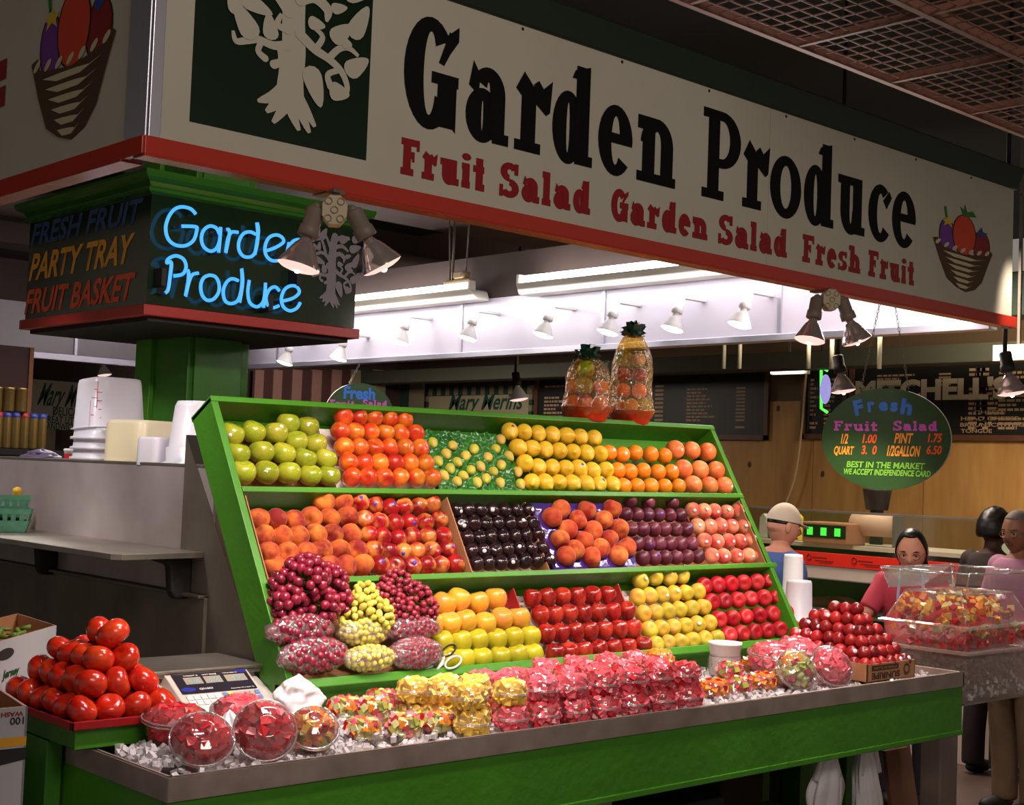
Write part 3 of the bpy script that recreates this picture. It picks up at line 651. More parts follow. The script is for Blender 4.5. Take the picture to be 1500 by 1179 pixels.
# ---------------------------------------------------------------- counter with steel lipped tray
CX0, CX1, CY0, ZC = 1.838, 5.82, 3.262, .98
ct = root('produce_counter', 'long green counter with steel lip filled with tubs of cut fruit', 'counter', (3.8, 3.6, 0))
kobj(MB().box((CX0, CY0, .915), (CX1, CY0 + .012, ZC)).box((CX0, CY0, ZC - .004), (CX1, CY0 + .022, ZC)), 'steel_lip', lipsteel, ct, .002)
kobj(MB().box((CX0 - .001, CY0 + .002, .915), (CX0 + .011, 3.86, ZC)).box((CX0, CY0, ZC - .004), (CX0 + .02, 3.86, ZC)), 'side_lip', lipsteel, ct, .002)
kobj(MB().box((CX1 - .012, CY0, .915), (CX1 + .002, 4.2, ZC)), 'end_lip', lipsteel, ct, .002)
kobj(MB().box((CX0 + .01, CY0 + .012, .925), (CX1 - .012, 4.16, .94)), 'tray_floor', steel, ct)
kobj(MB().box((CX0 + .004, CY0 + .006, .705), (CX1 - .002, CY0 + .03, .915)), 'front_board', green, ct, .003)
kobj(MB().box((CX0 + .004, CY0 + .0, .700), (CX1 - .002, CY0 + .034, .722)), 'edge_batten', green, ct, .003)
kobj(MB().box((CX0 + .004, CY0 + .032, .1), (CX0 + .03, 4.2, .914)), 'side_board', green, ct, .003)
kobj(MB().box((CX0 + .03, CY0 + .03, .88), (CX1 - .01, 4.2, .924)), 'deck', green, ct)
kobj(MB().box((5.0, 3.7, .64), (5.52, 3.74, .88)).box((2.0, 3.7, .74), (5.5, 3.74, .88)), 'cross_rail', dgreen, ct, .003)
for (x, y) in ((5.42, 3.62), (3.55, 3.62), (2.0, 3.5), (5.42, 4.1)): kobj(MB().box((x - .045, y - .045, 0), (x + .045, y + .045, .88)), 'leg', dgreen, ct, .004)
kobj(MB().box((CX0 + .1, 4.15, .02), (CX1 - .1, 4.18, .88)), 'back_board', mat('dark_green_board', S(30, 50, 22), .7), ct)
# green stand carrying the tomatoes, left of the tray
gs = root('tomato_stand', 'dark green wooden stand under the tomatoes beside the tray', 'stand', (1.95, 4.2, 0))
kobj(MB().box((1.785, 3.695, .983), (2.2, 4.75, 1.042)), 'top_box', dgreen, gs, .004)
kobj(MB().box((1.785, 3.87, .02), (1.834, 4.75, .98)), 'side_board', dgreen, gs, .003)
kobj(MB().box((1.783, 3.690, .984), (2.202, 3.696, 1.04)), 'front_strip', green, gs, .002)
# ---------------------------------------------------------------- tilted fruit display
DP = V((0, 4.03, 1.057)); DV = V((0, .5202, .8540)); DW = V((0, -.8540, .5202))
UX0, UX1, VL = 2.70, 5.66, 1.150
def W(u, v, w=0): return V((u, 0, 0)) + DP + DV * v + DW * w + V((0, 0, .036 * (u - 2.7) / 2.96 * v / 1.153))
def UV(px, py, w=0):
    """photo pixel -> (u, v) on the display's slope, w in front of it"""
    sh = 0
    for _ in range(4):
        p = at_pl(px, py, DP + DW * w + V((0, 0, sh)), DW); q = p - V((0, 0, sh)); v = (q - DP).dot(DV); sh = .036 * (p.x - 2.7) / 2.96 * v / 1.153
    return p.x, v
def wbox(u0, u1, v0, v1, w0, w1, mb=None):
    mb = mb or MB()
    return mb.hexa([W(u0, v0, w0), W(u1, v0, w0), W(u1, v1, w0), W(u0, v1, w0), W(u0, v0, w1), W(u1, v0, w1), W(u1, v1, w1), W(u0, v1, w1)])
ds = root('fruit_display', 'large tilted bright green wooden fruit rack in three tiers', 'display rack', W(4.2, 0))
for u in (UX0, UX1 - .03): kobj(wbox(u, u + .03, -.03, VL, -.145, .008), 'side_board', green, ds, .003)
VA, VB = .375, .752
kobj(wbox(UX0 + .03, UX1 - .03, -.03, VL - .02, -.145, -.125), 'back_board', green, ds)
kobj(wbox(UX0, UX1, VL - .02, VL + .004, -.15, .012), 'top_rail', green, ds, .003)
for v in (VA, VB): kobj(wbox(UX0 + .03, UX1 - (-.03 if v == VA else .0), v - .012, v + .012, -.125, .012), 'shelf_rail', green, ds, .003)
kobj(wbox(UX0, UX1, -.035, .0, -.125, .022), 'bottom_rail', green, ds, .004)
kobj(MB().box((UX0 + .0, 4.055, .925), (UX1, 4.10, 1.045)), 'apron', green, ds, .003)
kobj(MB().hexa([(UX0 + .03, 4.15, .9), (UX1 - .03, 4.15, .9), (UX1 - .03, 4.84, .9), (UX0 + .03, 4.84, .9), (UX0 + .03, 4.18, 1.0), (UX1 - .03, 4.18, 1.0), (UX1 - .03, 4.84, 1.9), (UX0 + .03, 4.84, 1.9)]), 'rear_cabinet', steel_d, ds)
# ---- trays and liners -------------------------------------------------------
def tray(u0, u1, v0, v1, liner, wall, label, back_hi=None, walls='lr', name='fruit_tray', wl=-.01, front=True, wr=None):
    r = root(name, label, 'tray', W((u0 + u1) / 2, v0, -.1))
    kobj(wbox(u0, u1, v0 + .004, (back_hi or v1), -.122, -.116), 'liner', liner, r)
    if front: kobj(wbox(u0, u1, v0, v0 + .006, -.118, -.004), 'front_lip', wall, r)
    if 'l' in walls: kobj(wbox(u0, u0 + .005, v0, v1, -.116, wl), 'side_wall', wall, r)
    if 'r' in walls: kobj(wbox(u1 - .005, u1, v0, v1, -.116, wl), 'side_wall', wall, r)
    return r
def ub(px, py): return UV(px, py, 0)[0]
b1 = [ub(350, 690), ub(500, 700), ub(650, 706), ub(776, 712), ub(908, 715), ub(1010, 717), 5.62]
v3a, v3b = VB + .013, VL - .022; v2a, v2b = VA + .013, VB - .014; v1a, v1b = .002, VA - .014
tray(UX0 + .035, b1[1], v3a, v3b - .03, card, card, 'brown cardboard tray behind the green apples, top tier', walls='l')
tray(b1[1] + .004, b1[2] - .01, v3a, v3b - .02, cardw, cardw, 'white cardboard tray under the top tier nectarines', walls='lr', wl=-.05)
tray(b1[2] + .0, b1[3] - .015, v3a, v3b - .02, cardw, cardw, 'white cardboard box behind the green moulded fruit pads', walls='', wl=-.05)
c2 = [ub(365, 840), ub(690, 835), ub(812, 830), ub(938, 826), ub(1030, 823), 5.615]
tray(UX0 + .035, c2[1] - .0, v2a, v2b - .01, cardw, card, 'long cardboard box holding peaches and nectarines, middle tier', walls='lr', wl=.006)
tray(c2[1] + .006, c2[2], v2a, v2b - .01, cardw, card, 'cardboard box holding the black plums, middle tier', walls='lr', wl=-.03)
tray(c2[2] + .006, c2[3], v2a, v2b - .01, card, card, 'brown cardboard box under the purple tray of peaches', walls='', wl=-.03)
tray(c2[3] + .006, c2[4], v2a, v2b - .01, card, card, 'brown cardboard box holding the red plums', walls='', wl=-.03)
tray(c2[4] + .006, c2[5], v2a, v2b - .01, card, card, 'brown cardboard box holding the white peaches', walls='r', wl=.006)
d3 = [UX0 + .035, ub(640, 978), ub(800, 965), ub(955, 955), ub(1052, 950), 5.62]
tray(d3[0], d3[1], v1a, v1b, card, card, 'corrugated cardboard box holding the grapes', walls='l', wl=.012)
tray(d3[1] + .02, d3[2] - .005, v1a, v1b - .03, cardw, cardr, 'white lined red carton behind the yellow apples', walls='r', wl=-.035, front=False)
tray(d3[2] + .0, d3[3] - .005, v1a, v1b - .03, cardw, cardr, 'white lined red carton behind the dark red apples', walls='r', wl=-.035, front=False)
tray(d3[3] + .0, d3[4] - .005, v1a, v1b - .03, cardw, cardr, 'white lined red carton behind the yellow quinces', walls='r', wl=-.045, front=False)
# ---------------------------------------------------------------- fruit kinds
def fruitmat(name, cols, rough=.35, spec=.5, scale=14, blush=None, bl_amt=.5, bl_w=.12, speck=None, rnd=.16, coat=0, bump=.05, fuzz=0, sheen=None, stripe=False):
    """two-tone skin mottled by noise, with a blush patch that sits somewhere else on every fruit"""
    M = bpy.data.materials.new(name); M.use_nodes = True; nt = M.node_tree; N = nt.nodes; L = nt.links; b = N['Principled BSDF']
    b.inputs['Roughness'].default_value = rough; b.inputs['Specular IOR Level'].default_value = spec; b.inputs['Coat Weight'].default_value = coat; b.inputs['Coat Roughness'].default_value = .12
    if fuzz: b.inputs['Sheen Weight'].default_value = fuzz; b.inputs['Sheen Roughness'].default_value = .5; b.inputs['Sheen Tint'].default_value = (1, .8, .7, 1)
    tc = N.new('ShaderNodeTexCoord'); oi = N.new('ShaderNodeObjectInfo'); ml = N.new('ShaderNodeMath'); ml.operation = 'MULTIPLY'; ml.inputs[1].default_value = 53
    L.new(oi.outputs['Random'], ml.inputs[0]); va = N.new('ShaderNodeVectorMath'); va.operation = 'ADD'; L.new(tc.outputs['Object'], va.inputs[0]); L.new(ml.outputs[0], va.inputs[1])
    n = N.new('ShaderNodeTexNoise'); n.inputs['Scale'].default_value = scale; n.inputs['Detail'].default_value = 4
    vec = va.outputs[0]
    if stripe:
        mp = N.new('ShaderNodeMapping'); mp.inputs['Scale'].default_value = (3, 3, .25); L.new(vec, mp.inputs[0]); vec = mp.outputs[0]
    L.new(vec, n.inputs['Vector']); r = N.new('ShaderNodeValToRGB'); r.color_ramp.elements[0].position = .36; r.color_ramp.elements[1].position = .64
    r.color_ramp.elements[0].color = cols[0]; r.color_ramp.elements[1].color = cols[1]; L.new(n.outputs['Fac'], r.inputs[0]); c = r.outputs[0]
    if blush:
        n2 = N.new('ShaderNodeTexNoise'); n2.inputs['Scale'].default_value = 13; n2.inputs['Detail'].default_value = 3; n2.inputs['Roughness'].default_value = .6; L.new(va.outputs[0], n2.inputs['Vector'])
        r2 = N.new('ShaderNodeMapRange'); r2.inputs[1].default_value = .5 - bl_w + (.5 - bl_amt) * .4; r2.inputs[2].default_value = .5 + bl_w + (.5 - bl_amt) * .4; L.new(n2.outputs['Fac'], r2.inputs[0])
        mx = N.new('ShaderNodeMix'); mx.data_type = 'RGBA'; L.new(r2.outputs[0], mx.inputs['Factor']); L.new(c, mx.inputs['A']); mx.inputs['B'].default_value = blush; c = mx.outputs['Result']
    if speck:
        vo = N.new('ShaderNodeTexVoronoi'); vo.inputs['Scale'].default_value = 170; L.new(va.outputs[0], vo.inputs['Vector'])
        r3 = N.new('ShaderNodeMapRange'); r3.inputs[1].default_value = .22; r3.inputs[2].default_value = .12; L.new(vo.outputs['Distance'], r3.inputs[0])
        mx = N.new('ShaderNodeMix'); mx.data_type = 'RGBA'; L.new(r3.outputs[0], mx.inputs['Factor']); L.new(c, mx.inputs['A']); mx.inputs['B'].default_value = speck; c = mx.outputs['Result']
    h = N.new('ShaderNodeHueSaturation'); mr = N.new('ShaderNodeMapRange'); mr.inputs[3].default_value = 1 - rnd; mr.inputs[4].default_value = 1 + rnd * .6; L.new(oi.outputs['Random'], mr.inputs[0]); L.new(mr.outputs[0], h.inputs['Value'])
    L.new(c, h.inputs['Color']); L.new(h.outputs[0], b.inputs['Base Color'])
    if bump:
        n3 = N.new('ShaderNodeTexNoise'); n3.inputs['Scale'].default_value = 120; L.new(tc.outputs['Object'], n3.inputs['Vector']); bp = N.new('ShaderNodeBump'); bp.inputs['Strength'].default_value = bump; bp.inputs['Distance'].default_value = .004
        L.new(n3.outputs['Fac'], bp.inputs['Height']); L.new(bp.outputs[0], b.inputs['Normal'])
    MATS[name] = M; return M
def round_profile(r, h, top=.12, bot=.06, waist=0, n=13, low=0):
    """half section of a fruit from base to crown with dimples; low < 0 narrows the base"""
    P = []
    for i in range(n + 1):
        t = pi * i / n; z = -cos(t); s_ = max(0.0, sin(t)) ** .88
        rr = r * s_ * (1 + low * (1 - z) * .5)
        zz = z * h
        if z > 0: zz -= top * h * math.exp(-(s_ / .42) ** 2) * 2.2
        else: zz += bot * h * math.exp(-(s_ / .4) ** 2) * 2.2
        P.append((max(rr, .0004 if i in (0, n) else .001), zz))
    return P
FM = {}
def kindmesh(key, prof, m_, lobes=0, lob=0, cleft=0, n=22, noise_=.02):
    def wob(a, z):
        k = 1 + lob * cos(lobes * a) * (.6 if z > 0 else 1)
        if cleft:
            d = abs((a + pi) % (2 * pi) - pi); k -= cleft * math.exp(-(d / .16) ** 2)
        return k
    mb = MB(); mb.lathe(prof, n, None, wob=wob)
    mb.v = [tuple(V(v) * (1 + noise_ * noise.noise(V(v) * 22 + V((len(key), 1, 2))))) for v in mb.v]
    FM[key] = mb.mesh(key, m_)
U = 1.0
A_green = fruitmat('green_apple_skin', (S(160, 168, 36), S(136, 150, 28)), .22, .5, 9, S(176, 168, 50), .35, speck=S(196, 196, 110), coat=.3)
A_gold = fruitmat('golden_apple_skin', (S(224, 158, 46), S(220, 170, 50)), .28, .5, 9, S(236, 150, 70), .35, speck=S(200, 150, 60), coat=.2)
A_yel = fruitmat('yellow_apple_skin', (S(194, 180, 36), S(174, 168, 40)), .25, .5, 9, speck=S(168, 160, 60), coat=.25)
A_rdel = fruitmat('dark_red_apple_skin', (S(118, 10, 16), S(158, 28, 22)), .2, .5, 16, S(196, 60, 34), .28, stripe=True, speck=S(190, 90, 60), coat=.35, rnd=.25)
A_red = fruitmat('bright_red_apple_skin', (S(186, 18, 34), S(150, 14, 28)), .38, .4, 12, S(206, 60, 60), .3, rnd=.15)
N_org = fruitmat('orange_nectarine_skin', (S(216, 74, 24), S(180, 30, 20)), .3, .5, 12, S(230, 140, 40), .34, .14, coat=.15, rnd=.2)
N_red = fruitmat('red_nectarine_skin', (S(176, 26, 28), S(130, 16, 26)), .28, .5, 12, S(222, 140, 66), .34, .09, coat=.15, rnd=.22)
P_ch = fruitmat('peach_skin', (S(226, 132, 50), S(214, 100, 44)), .75, .2, 10, S(140, 36, 36), .52, .14, fuzz=.12, rnd=.14)
P_ch2 = fruitmat('tray_peach_skin', (S(222, 136, 66), S(206, 90, 46)), .75, .2, 12, S(168, 48, 36), .5, .13, fuzz=.12, rnd=.16)
P_wh = fruitmat('white_peach_skin', (S(232, 176, 128), S(224, 120, 96)), .65, .25, 14, S(206, 60, 60), .46, .12, fuzz=.12, rnd=.12)
PL_b = fruitmat('black_plum_skin', (S(30, 16, 20), S(44, 20, 26)), .22, .55, 12, rnd=.3, coat=.3)
PL_r = fruitmat('red_plum_skin', (S(92, 24, 40), S(66, 20, 36)), .35, .45, 12, S(124, 60, 78), .4, .15, rnd=.3)
PL_c = fruitmat('cherry_plum_skin', (S(150, 16, 24), S(110, 14, 26)), .3, .5, 12, S(170, 40, 34), .4, .15, rnd=.45)
LE = fruitmat('lemon_skin', (S(236, 194, 50), S(226, 180, 44)), .38, .5, 20, rnd=.08, bump=.35)
OR = fruitmat('orange_skin', (S(238, 146, 26), S(232, 128, 22)), .4, .5, 20, rnd=.08, bump=.35)
GR = fruitmat('grapefruit_skin', (S(234, 122, 60), S(226, 104, 52)), .4, .5, 9, S(238, 150, 80), .4, .15, rnd=.06, bump=.3)
QU = fruitmat('quince_skin', (S(204, 180, 50), S(188, 168, 48)), .45, .4, 12, S(210, 150, 60), .32, .12, speck=S(170, 150, 60), rnd=.12)
PE = fruitmat('small_pear_skin', (S(196, 184, 64), S(170, 172, 60)), .5, .4, 14, S(206, 160, 80), .35, rnd=.12)
TO = fruitmat('tomato_skin', (S(200, 34, 16), S(184, 22, 12)), .22, .5, 8, S(214, 70, 26), .3, .15, rnd=.12, coat=.35, bump=0)
kindmesh('green_apple', round_profile(.052, .046, .16, .05, low=-.06), A_green, 5, .012)
kindmesh('golden_apple', round_profile(.052, .049, .14, .07, low=-.08), A_gold, 5, .014)
kindmesh('yellow_apple', round_profile(.050, .050, .16, .08, low=-.16), A_yel, 5, .03)
kindmesh('dark_red_apple', round_profile(.043, .045, .16, .07, low=-.20), A_rdel, 5, .035)
kindmesh('bright_red_apple', round_profile(.042, .037, .14, .10, low=-.04), A_red, 5, .012)
kindmesh('orange_nectarine', round_profile(.0405, .039, .10, .0), N_org, cleft=.05)
kindmesh('red_nectarine', round_profile(.040, .039, .10, .0), N_red, cleft=.05)
kindmesh('peach', round_profile(.047, .045, .12, .0), P_ch, cleft=.05)
kindmesh('tray_peach', round_profile(.046, .043, .12, -.03), P_ch2, cleft=.06)
kindmesh('white_peach', round_profile(.037, .034, .06, -.06), P_wh, cleft=.06)
kindmesh('black_plum', round_profile(.033, .031, .08, .0), PL_b, cleft=.03)
kindmesh('red_plum', round_profile(.032, .033, .07, .0), PL_r, cleft=.03)
kindmesh('small_plum', round_profile(.025, .025, .08, .0), PL_c, cleft=.03, n=16)
lp = [(r, z) for r, z in round_profile(.037, .040, 0, 0)]
lp = lp[:-2] + [(.013, .0405), (.009, .045), (.006, .048), (.0005, .049)]
kindmesh('lemon', lp, LE)
kindmesh('orange', round_profile(.040, .039, .01, .03), OR)
kindmesh('grapefruit', round_profile(.049, .046, .02, .03), GR)
kindmesh('quince', round_profile(.039, .038, .10, .10), QU, 4, .03, noise_=.08)
kindmesh('small_pear', [(.0004, -.026), (.012, -.024), (.021, -.015), (.024, -.003), (.021, .010), (.015, .020), (.009, .028), (.004, .032), (.0004, .032)], PE, n=14)
kindmesh('tomato', round_profile(.049, .040, .12, .04), TO, 6, .018)
stemm = mat('fruit_stem', S(78, 54, 30), .7); stickm = mat('sticker_white', S(232, 228, 232), .4); stickb = mat('sticker_blue', S(70, 60, 170), .4)
calyxm = mat('dark_calyx', S(60, 36, 20), .8)
stem_me = MB().tube([(0, 0, .0), (.001, 0, .008), (.004, 0, .014)], [.0018, .0014, .0018], 5).mesh('stem', stemm)
calyx_me = MB().lathe([(.0005, .0015), (.003, .003), (.0045, -.001), (.005, -.003)], 8).mesh('calyx', calyxm)
stk_me = MB().lathe([(.0002, .0015), (.007, .0008), (.0085, -.0012)], 12).mesh('sticker', stickm)
stkb_me = MB().lathe([(.0002, .0015), (.007, .0008), (.0085, -.0012)], 12).mesh('sticker', stickb)
SHELF = {1: 'bottom', 2: 'middle', 3: 'top'}
def add_fruit(key, cat, label, group, loc, scale=1, face=None, roll=None, stem=False, sticker=None, calyx=False, axis=None, rad=.04, hgt=None):
    """one piece of fruit; axis = direction its crown points to"""
    me = FM[key]; ax = V(axis) if axis else V((random.uniform(-.5, .5), random.uniform(-.9, -.1), random.uniform(.3, 1)))
    q = ax.normalized().to_track_quat('Z', 'Y'); spin = Euler((0, 0, random.uniform(0, 6.28))).to_quaternion()
    o = put(me, key, None, loc, (q @ spin).to_euler(), scale); tag(o, label, cat, group)
    zt = max(v.co.z for v in me.vertices) if hgt is None else hgt
    if stem: put(stem_me, 'stem', o, (0, 0, zt * .62), (random.uniform(-.3, .3), 0, random.uniform(0, 6)))
    if calyx: put(calyx_me, 'calyx', o, (0, 0, zt * .74))
    if sticker:
        # sticker sits on the side of the fruit that faces outwards
        inv = (q @ spin).inverted(); d = V((random.uniform(-.6, .1), -.75, random.uniform(-.1, .55))).normalized(); dl = inv @ d
        r_ = rad * .985
        so = put(stk_me if sticker == 1 else stkb_me, 'sticker', o, dl * r_, dl.to_track_quat('Z', 'Y').to_euler())
    return o
def zf(ox, oy, s): return lambda p: (ox + p[0] * s, oy + p[1] * s)
Z3 = zf(280, 560, 1 / 3.75); Z4 = zf(600, 580, 1 / 3); Z5 = zf(360, 780, .28); Z6 = zf(740, 800, .306667)
def interp(x0, y0, x1, y1, n): return [(x0 + (x1 - x0) * i / (n - 1), y0 + (y1 - y0) * i / (n - 1)) for i in range(n)]
def block(key, cat, words, where, rows, T, rad, w=-.035, axes=None, stem=0, stick=0, stickt=1, calyx=0, prop=None, jit=.0, backs=True):
    """rows: from the lowest up, each a list of points in crop coordinates"""
    nr = len(rows); grp = '%s %s' % (words, where); where = where.replace('of the ', '')
    for i, row in enumerate(rows):
        rn = 'lowest row' if i == 0 else ('top row' if i == nr - 1 else '%s row up' % ORD[i])
        for k, p in enumerate(row):
            px, py = T(p); u, v = UV(px, py, w)
            pos = W(u, v, w)
            ax = axes() if axes else None
            lab = '%s, %s, %s, %s from left' % (words, where, rn, ORD[k])
            add_fruit(key, cat, lab, grp, pos, (prop(p, i) if prop else 1) * random.uniform(.97, 1.03), stem=random.random() < stem, sticker=stickt if random.random() < stick else None, calyx=random.random() < calyx, axis=ax, rad=rad)
up_ax = lambda: (random.uniform(-.35, .35), random.uniform(-.5, .3), 1)
face_ax = lambda: (random.uniform(-.9, -.2), -1, random.uniform(-.2, .5))
any_ax = lambda: (random.uniform(-1, .6), random.uniform(-1, .2), random.uniform(-.6, 1))
# top tier
block('green_apple', 'apple', 'big green apple', 'of the top tier', [
    [(283, 493), (413, 493), (535, 497), (655, 510), (757, 512)], [(253, 393), (385, 383), (507, 390), (625, 418), (738, 420)],
    [(220, 285), (340, 272), (463, 280), (577, 325), (683, 338)], [(532, 225), (640, 242)]], Z3, .05, axes=up_ax, stem=.0, stick=.3, prop=lambda p, i: 1.06 - p[0] / 757 * .13)
block('orange_nectarine', 'nectarine', 'orange-red nectarine', 'of the top tier', [interp(885, 522, 1322, 525, 6), interp(865, 442, 1285, 445, 6), interp(840, 357, 1258, 362, 6), interp(818, 270, 1232, 282, 6), interp(837, 190, 1168, 202, 5)], Z3, .04, axes=any_ax, prop=lambda p, i: 1.01)
block('lemon', 'lemon', 'yellow lemon', 'of the top tier', [interp(536, 378, 890, 388, 7), [(505, 295), (563, 312), (625, 313), (683, 318), (742, 318), (802, 328), (860, 325)], interp(476, 226, 835, 255, 7), interp(440, 154, 810, 185, 7)], Z4, .037, axes=lambda: (random.uniform(-.9, .3), -1, random.uniform(-.9, .3)), stick=.28, stickt=2, prop=lambda p, i: 1.07)
block('orange', 'orange', 'bright orange', 'of the top tier', [interp(938, 397, 1180, 398, 5), [(912, 328), (965, 333), (1025, 328), (1090, 335), (1148, 335)], [(875, 250), (933, 258), (990, 250), (1058, 257), (1118, 263)]], Z4, .04, axes=any_ax, stick=.15)
block('grapefruit', 'grapefruit', 'pink-orange grapefruit', 'of the top tier', [[(1243, 393), (1315, 395), (1382, 397)], [(1200, 322), (1273, 325), (1345, 327)], [(1165, 237), (1237, 240), (1307, 247)]], Z4, .049, w=-.045, axes=any_ax, stick=.2)
# moulded green pad with small pears
pad_m = mat('green_pad_plastic', S(52, 118, 44), .18, spec=.6, noise_col=S(30, 84, 32), nscale=12, bump=.3, bscale=30, trans=.0)
u0, u1 = b1[2] + .005, b1[3] - .02; va0, va1 = v3a + .008, v3b - .05
pr = root('moulded_fruit_pad', 'shiny green moulded pad with small yellow pears in its cups', 'fruit pad', W((u0 + u1) / 2, va0))
PEARS = [(103, 203), (190, 217), (285, 232), (403, 190), (380, 232), (163, 253), (248, 262), (345, 268), (437, 262), (127, 285), (212, 290), (312, 307), (405, 303), (180, 318), (270, 325), (370, 332), (477, 332), (152, 348), (238, 350), (338, 362), (210, 375), (298, 378), (400, 380), (490, 385)]
PUV = [UV(*Z4(p), -.045) for p in PEARS]
g = MB(); nu, nv = 70, 56
for j in range(nv + 1):
    for i in range(nu + 1):
        u = u0 + (u1 - u0) * i / nu; v = va0 + (va1 - va0) * j / nv
        d = min(((u - a) ** 2 + (v - b) ** 2) for a, b in PUV) ** .5
        wv = -.05 + .018 * min(1, (d / .034) ** 2) + .014 * sin(u * 95 + v * 40) * cos(v * 90 - u * 20) * min(1, d / .03) + .006 * sin(u * 210) * sin(v * 190)
        g.v.append(tuple(W(u, v, wv - .012)))
for j in range(nv):
    for i in range(nu):
        a = j * (nu + 1) + i; g.f.append((a, a + 1, a + nu + 2, a + nu + 1)); g.sm.append(True); g.mi.append(0)
kobj(g, 'pad', pad_m, pr)
for k, (p, (u, v)) in enumerate(zip(PEARS, PUV)):
    rowi = sorted(PEARS, key=lambda a: (round(a[1] / 32), a[0])).index(p)
    add_fruit('small_pear', 'pear', 'small yellow pear in the green pad, counted %s from its upper left' % (ORD[rowi] if rowi < 12 else ['thirteenth', 'fourteenth', 'fifteenth', 'sixteenth', 'seventeenth', 'eighteenth', 'nineteenth', 'twentieth', 'twenty-first', 'twenty-second', 'twenty-third', 'twenty-fourth'][rowi - 12]), 'small yellow pears in the green pad', W(u, v, -.05), 1.0, axis=(random.uniform(-1, .2), -1, random.uniform(-.9, -.2)), stem=True, rad=.024)
# middle tier
pk = lambda p, i: 1.04
block('peach', 'peach', 'fuzzy orange peach', 'of the middle tier', [[(455, 1012), (560, 1008), (660, 1003), (757, 1010), (847, 1010), (943, 1005)], [(423, 938), (528, 937), (628, 938), (715, 920), (812, 925), (910, 925)], [(398, 845), (493, 848), (585, 850), (683, 840), (775, 838), (878, 835)], [(370, 752), (463, 755), (563, 765), (658, 745), (757, 750), (857, 740)], [(727, 655), (828, 655)]], Z3, .047, w=-.04, axes=any_ax, prop=lambda p, i: .95)
block('red_nectarine', 'nectarine', 'red and yellow nectarine', 'of the middle tier', [[(1038, 1005), (1122, 1010), (1212, 1010), (1292, 1005), (1368, 1005), (1450, 1000)], [(1003, 925), (1083, 928), (1165, 935), (1242, 930), (1320, 925), (1408, 918)], [(978, 840), (1050, 852), (1132, 860), (1212, 850), (1298, 847), (1382, 845)], [(952, 755), (1032, 770), (1115, 775), (1200, 770), (1283, 770), (1362, 755)], [(923, 662), (1010, 675), (1092, 690), (1168, 685), (1250, 680), (1320, 665)]], Z3, .04, axes=any_ax, stick=.2, stickt=2, prop=lambda p, i: 1.0)
block('black_plum', 'plum', 'glossy black plum', 'of the middle tier', [interp(292, 737, 612, 722, 7), interp(270, 685, 583, 668, 7), interp(250, 628, 562, 612, 7), interp(227, 565, 540, 560, 7), interp(203, 503, 520, 502, 7)], Z4, .033, w=-.04, axes=any_ax, stick=.3, prop=lambda p, i: 1.02)
block('red_plum', 'plum', 'dusky red plum', 'of the middle tier', [interp(1025, 712, 1268, 706, 6), interp(1000, 650, 1240, 650, 6), interp(975, 585, 1217, 588, 6), interp(950, 520, 1190, 525, 6), [(967, 458), (1048, 468), (1153, 467)]], Z4, .032, w=-.035, axes=any_ax, stick=.18, stickt=2, prop=lambda p, i: 1.08)
W6 = [Z6(p) for p in ((987, 45), (1043, 48), (1105, 47), (1160, 45), (1210, 44))]
idn = lambda p: p
block('white_peach', 'peach', 'pale pink peach with sticker', 'of the middle tier', [W6] + [[Z4(p) for p in r] for r in ([(1295, 635), (1350, 640), (1400, 637), (1450, 638), (1498, 632)], [(1265, 572), (1320, 575), (1365, 570), (1413, 573), (1468, 575)], [(1243, 500), (1293, 505), (1338, 505), (1393, 510), (1443, 505)])], idn, .036, w=-.035, axes=face_ax, stick=1.0, prop=lambda p, i: 1.05)
# purple tray of peaches
purple = mat('purple_tray_plastic', S(52, 32, 118), .15, spec=.7, bump=.4, bscale=30, coat=.6)
TP = [(660, 502), (773, 505), (885, 498), (620, 538), (735, 547), (845, 547), (690, 590), (800, 595), (915, 587), (655, 635), (760, 638), (872, 635), (720, 680), (832, 673), (948, 668), (682, 707), (795, 712), (910, 705)]
TUV = [UV(*Z4(p), -.03) for p in TP]
q0 = UV(797, 790); u0 = c2[2] + .012; u1 = c2[3] + .0; a0, a1 = v2a + .006, v2b - .02
pt = root('purple_fruit_tray', 'shiny purple moulded tray of orange peaches, middle tier', 'fruit tray', W((u0 + u1) / 2, a0))
g = MB(); nu, nv = 60, 50
for j in range(nv + 1):
    for i in range(nu + 1):
        u = u0 + (u1 - u0) * i / nu; v = a0 + (a1 - a0) * j / nv
        d = min(((u - a) ** 2 + (v - b) ** 2) for a, b in TUV) ** .5; e = min(i, j, nu - i, nv - j) / 3
        g.v.append(tuple(W(u, v, -.062 + .03 * min(1, (d / .05) ** 2) + .012 * max(0, 1 - e))))
for j in range(nv):
    for i in range(nu):
        a = j * (nu + 1) + i; g.f.append((a, a + 1, a + nu + 2, a + nu + 1)); g.sm.append(True); g.mi.append(0)
kobj(g, 'tray_sheet', purple, pt)
rows_t = ['top', 'second', 'third', 'fourth', 'fifth', 'lowest']
for k, (u, v) in enumerate(TUV):
    add_fruit('tray_peach', 'peach', 'orange peach in the purple tray, %s of the %s staggered row' % (ORD[k % 3], rows_t[k // 3]), 'peaches in the purple tray', W(u, v, -.022), random.uniform(.97, 1.04), axis=any_ax(), rad=.044)
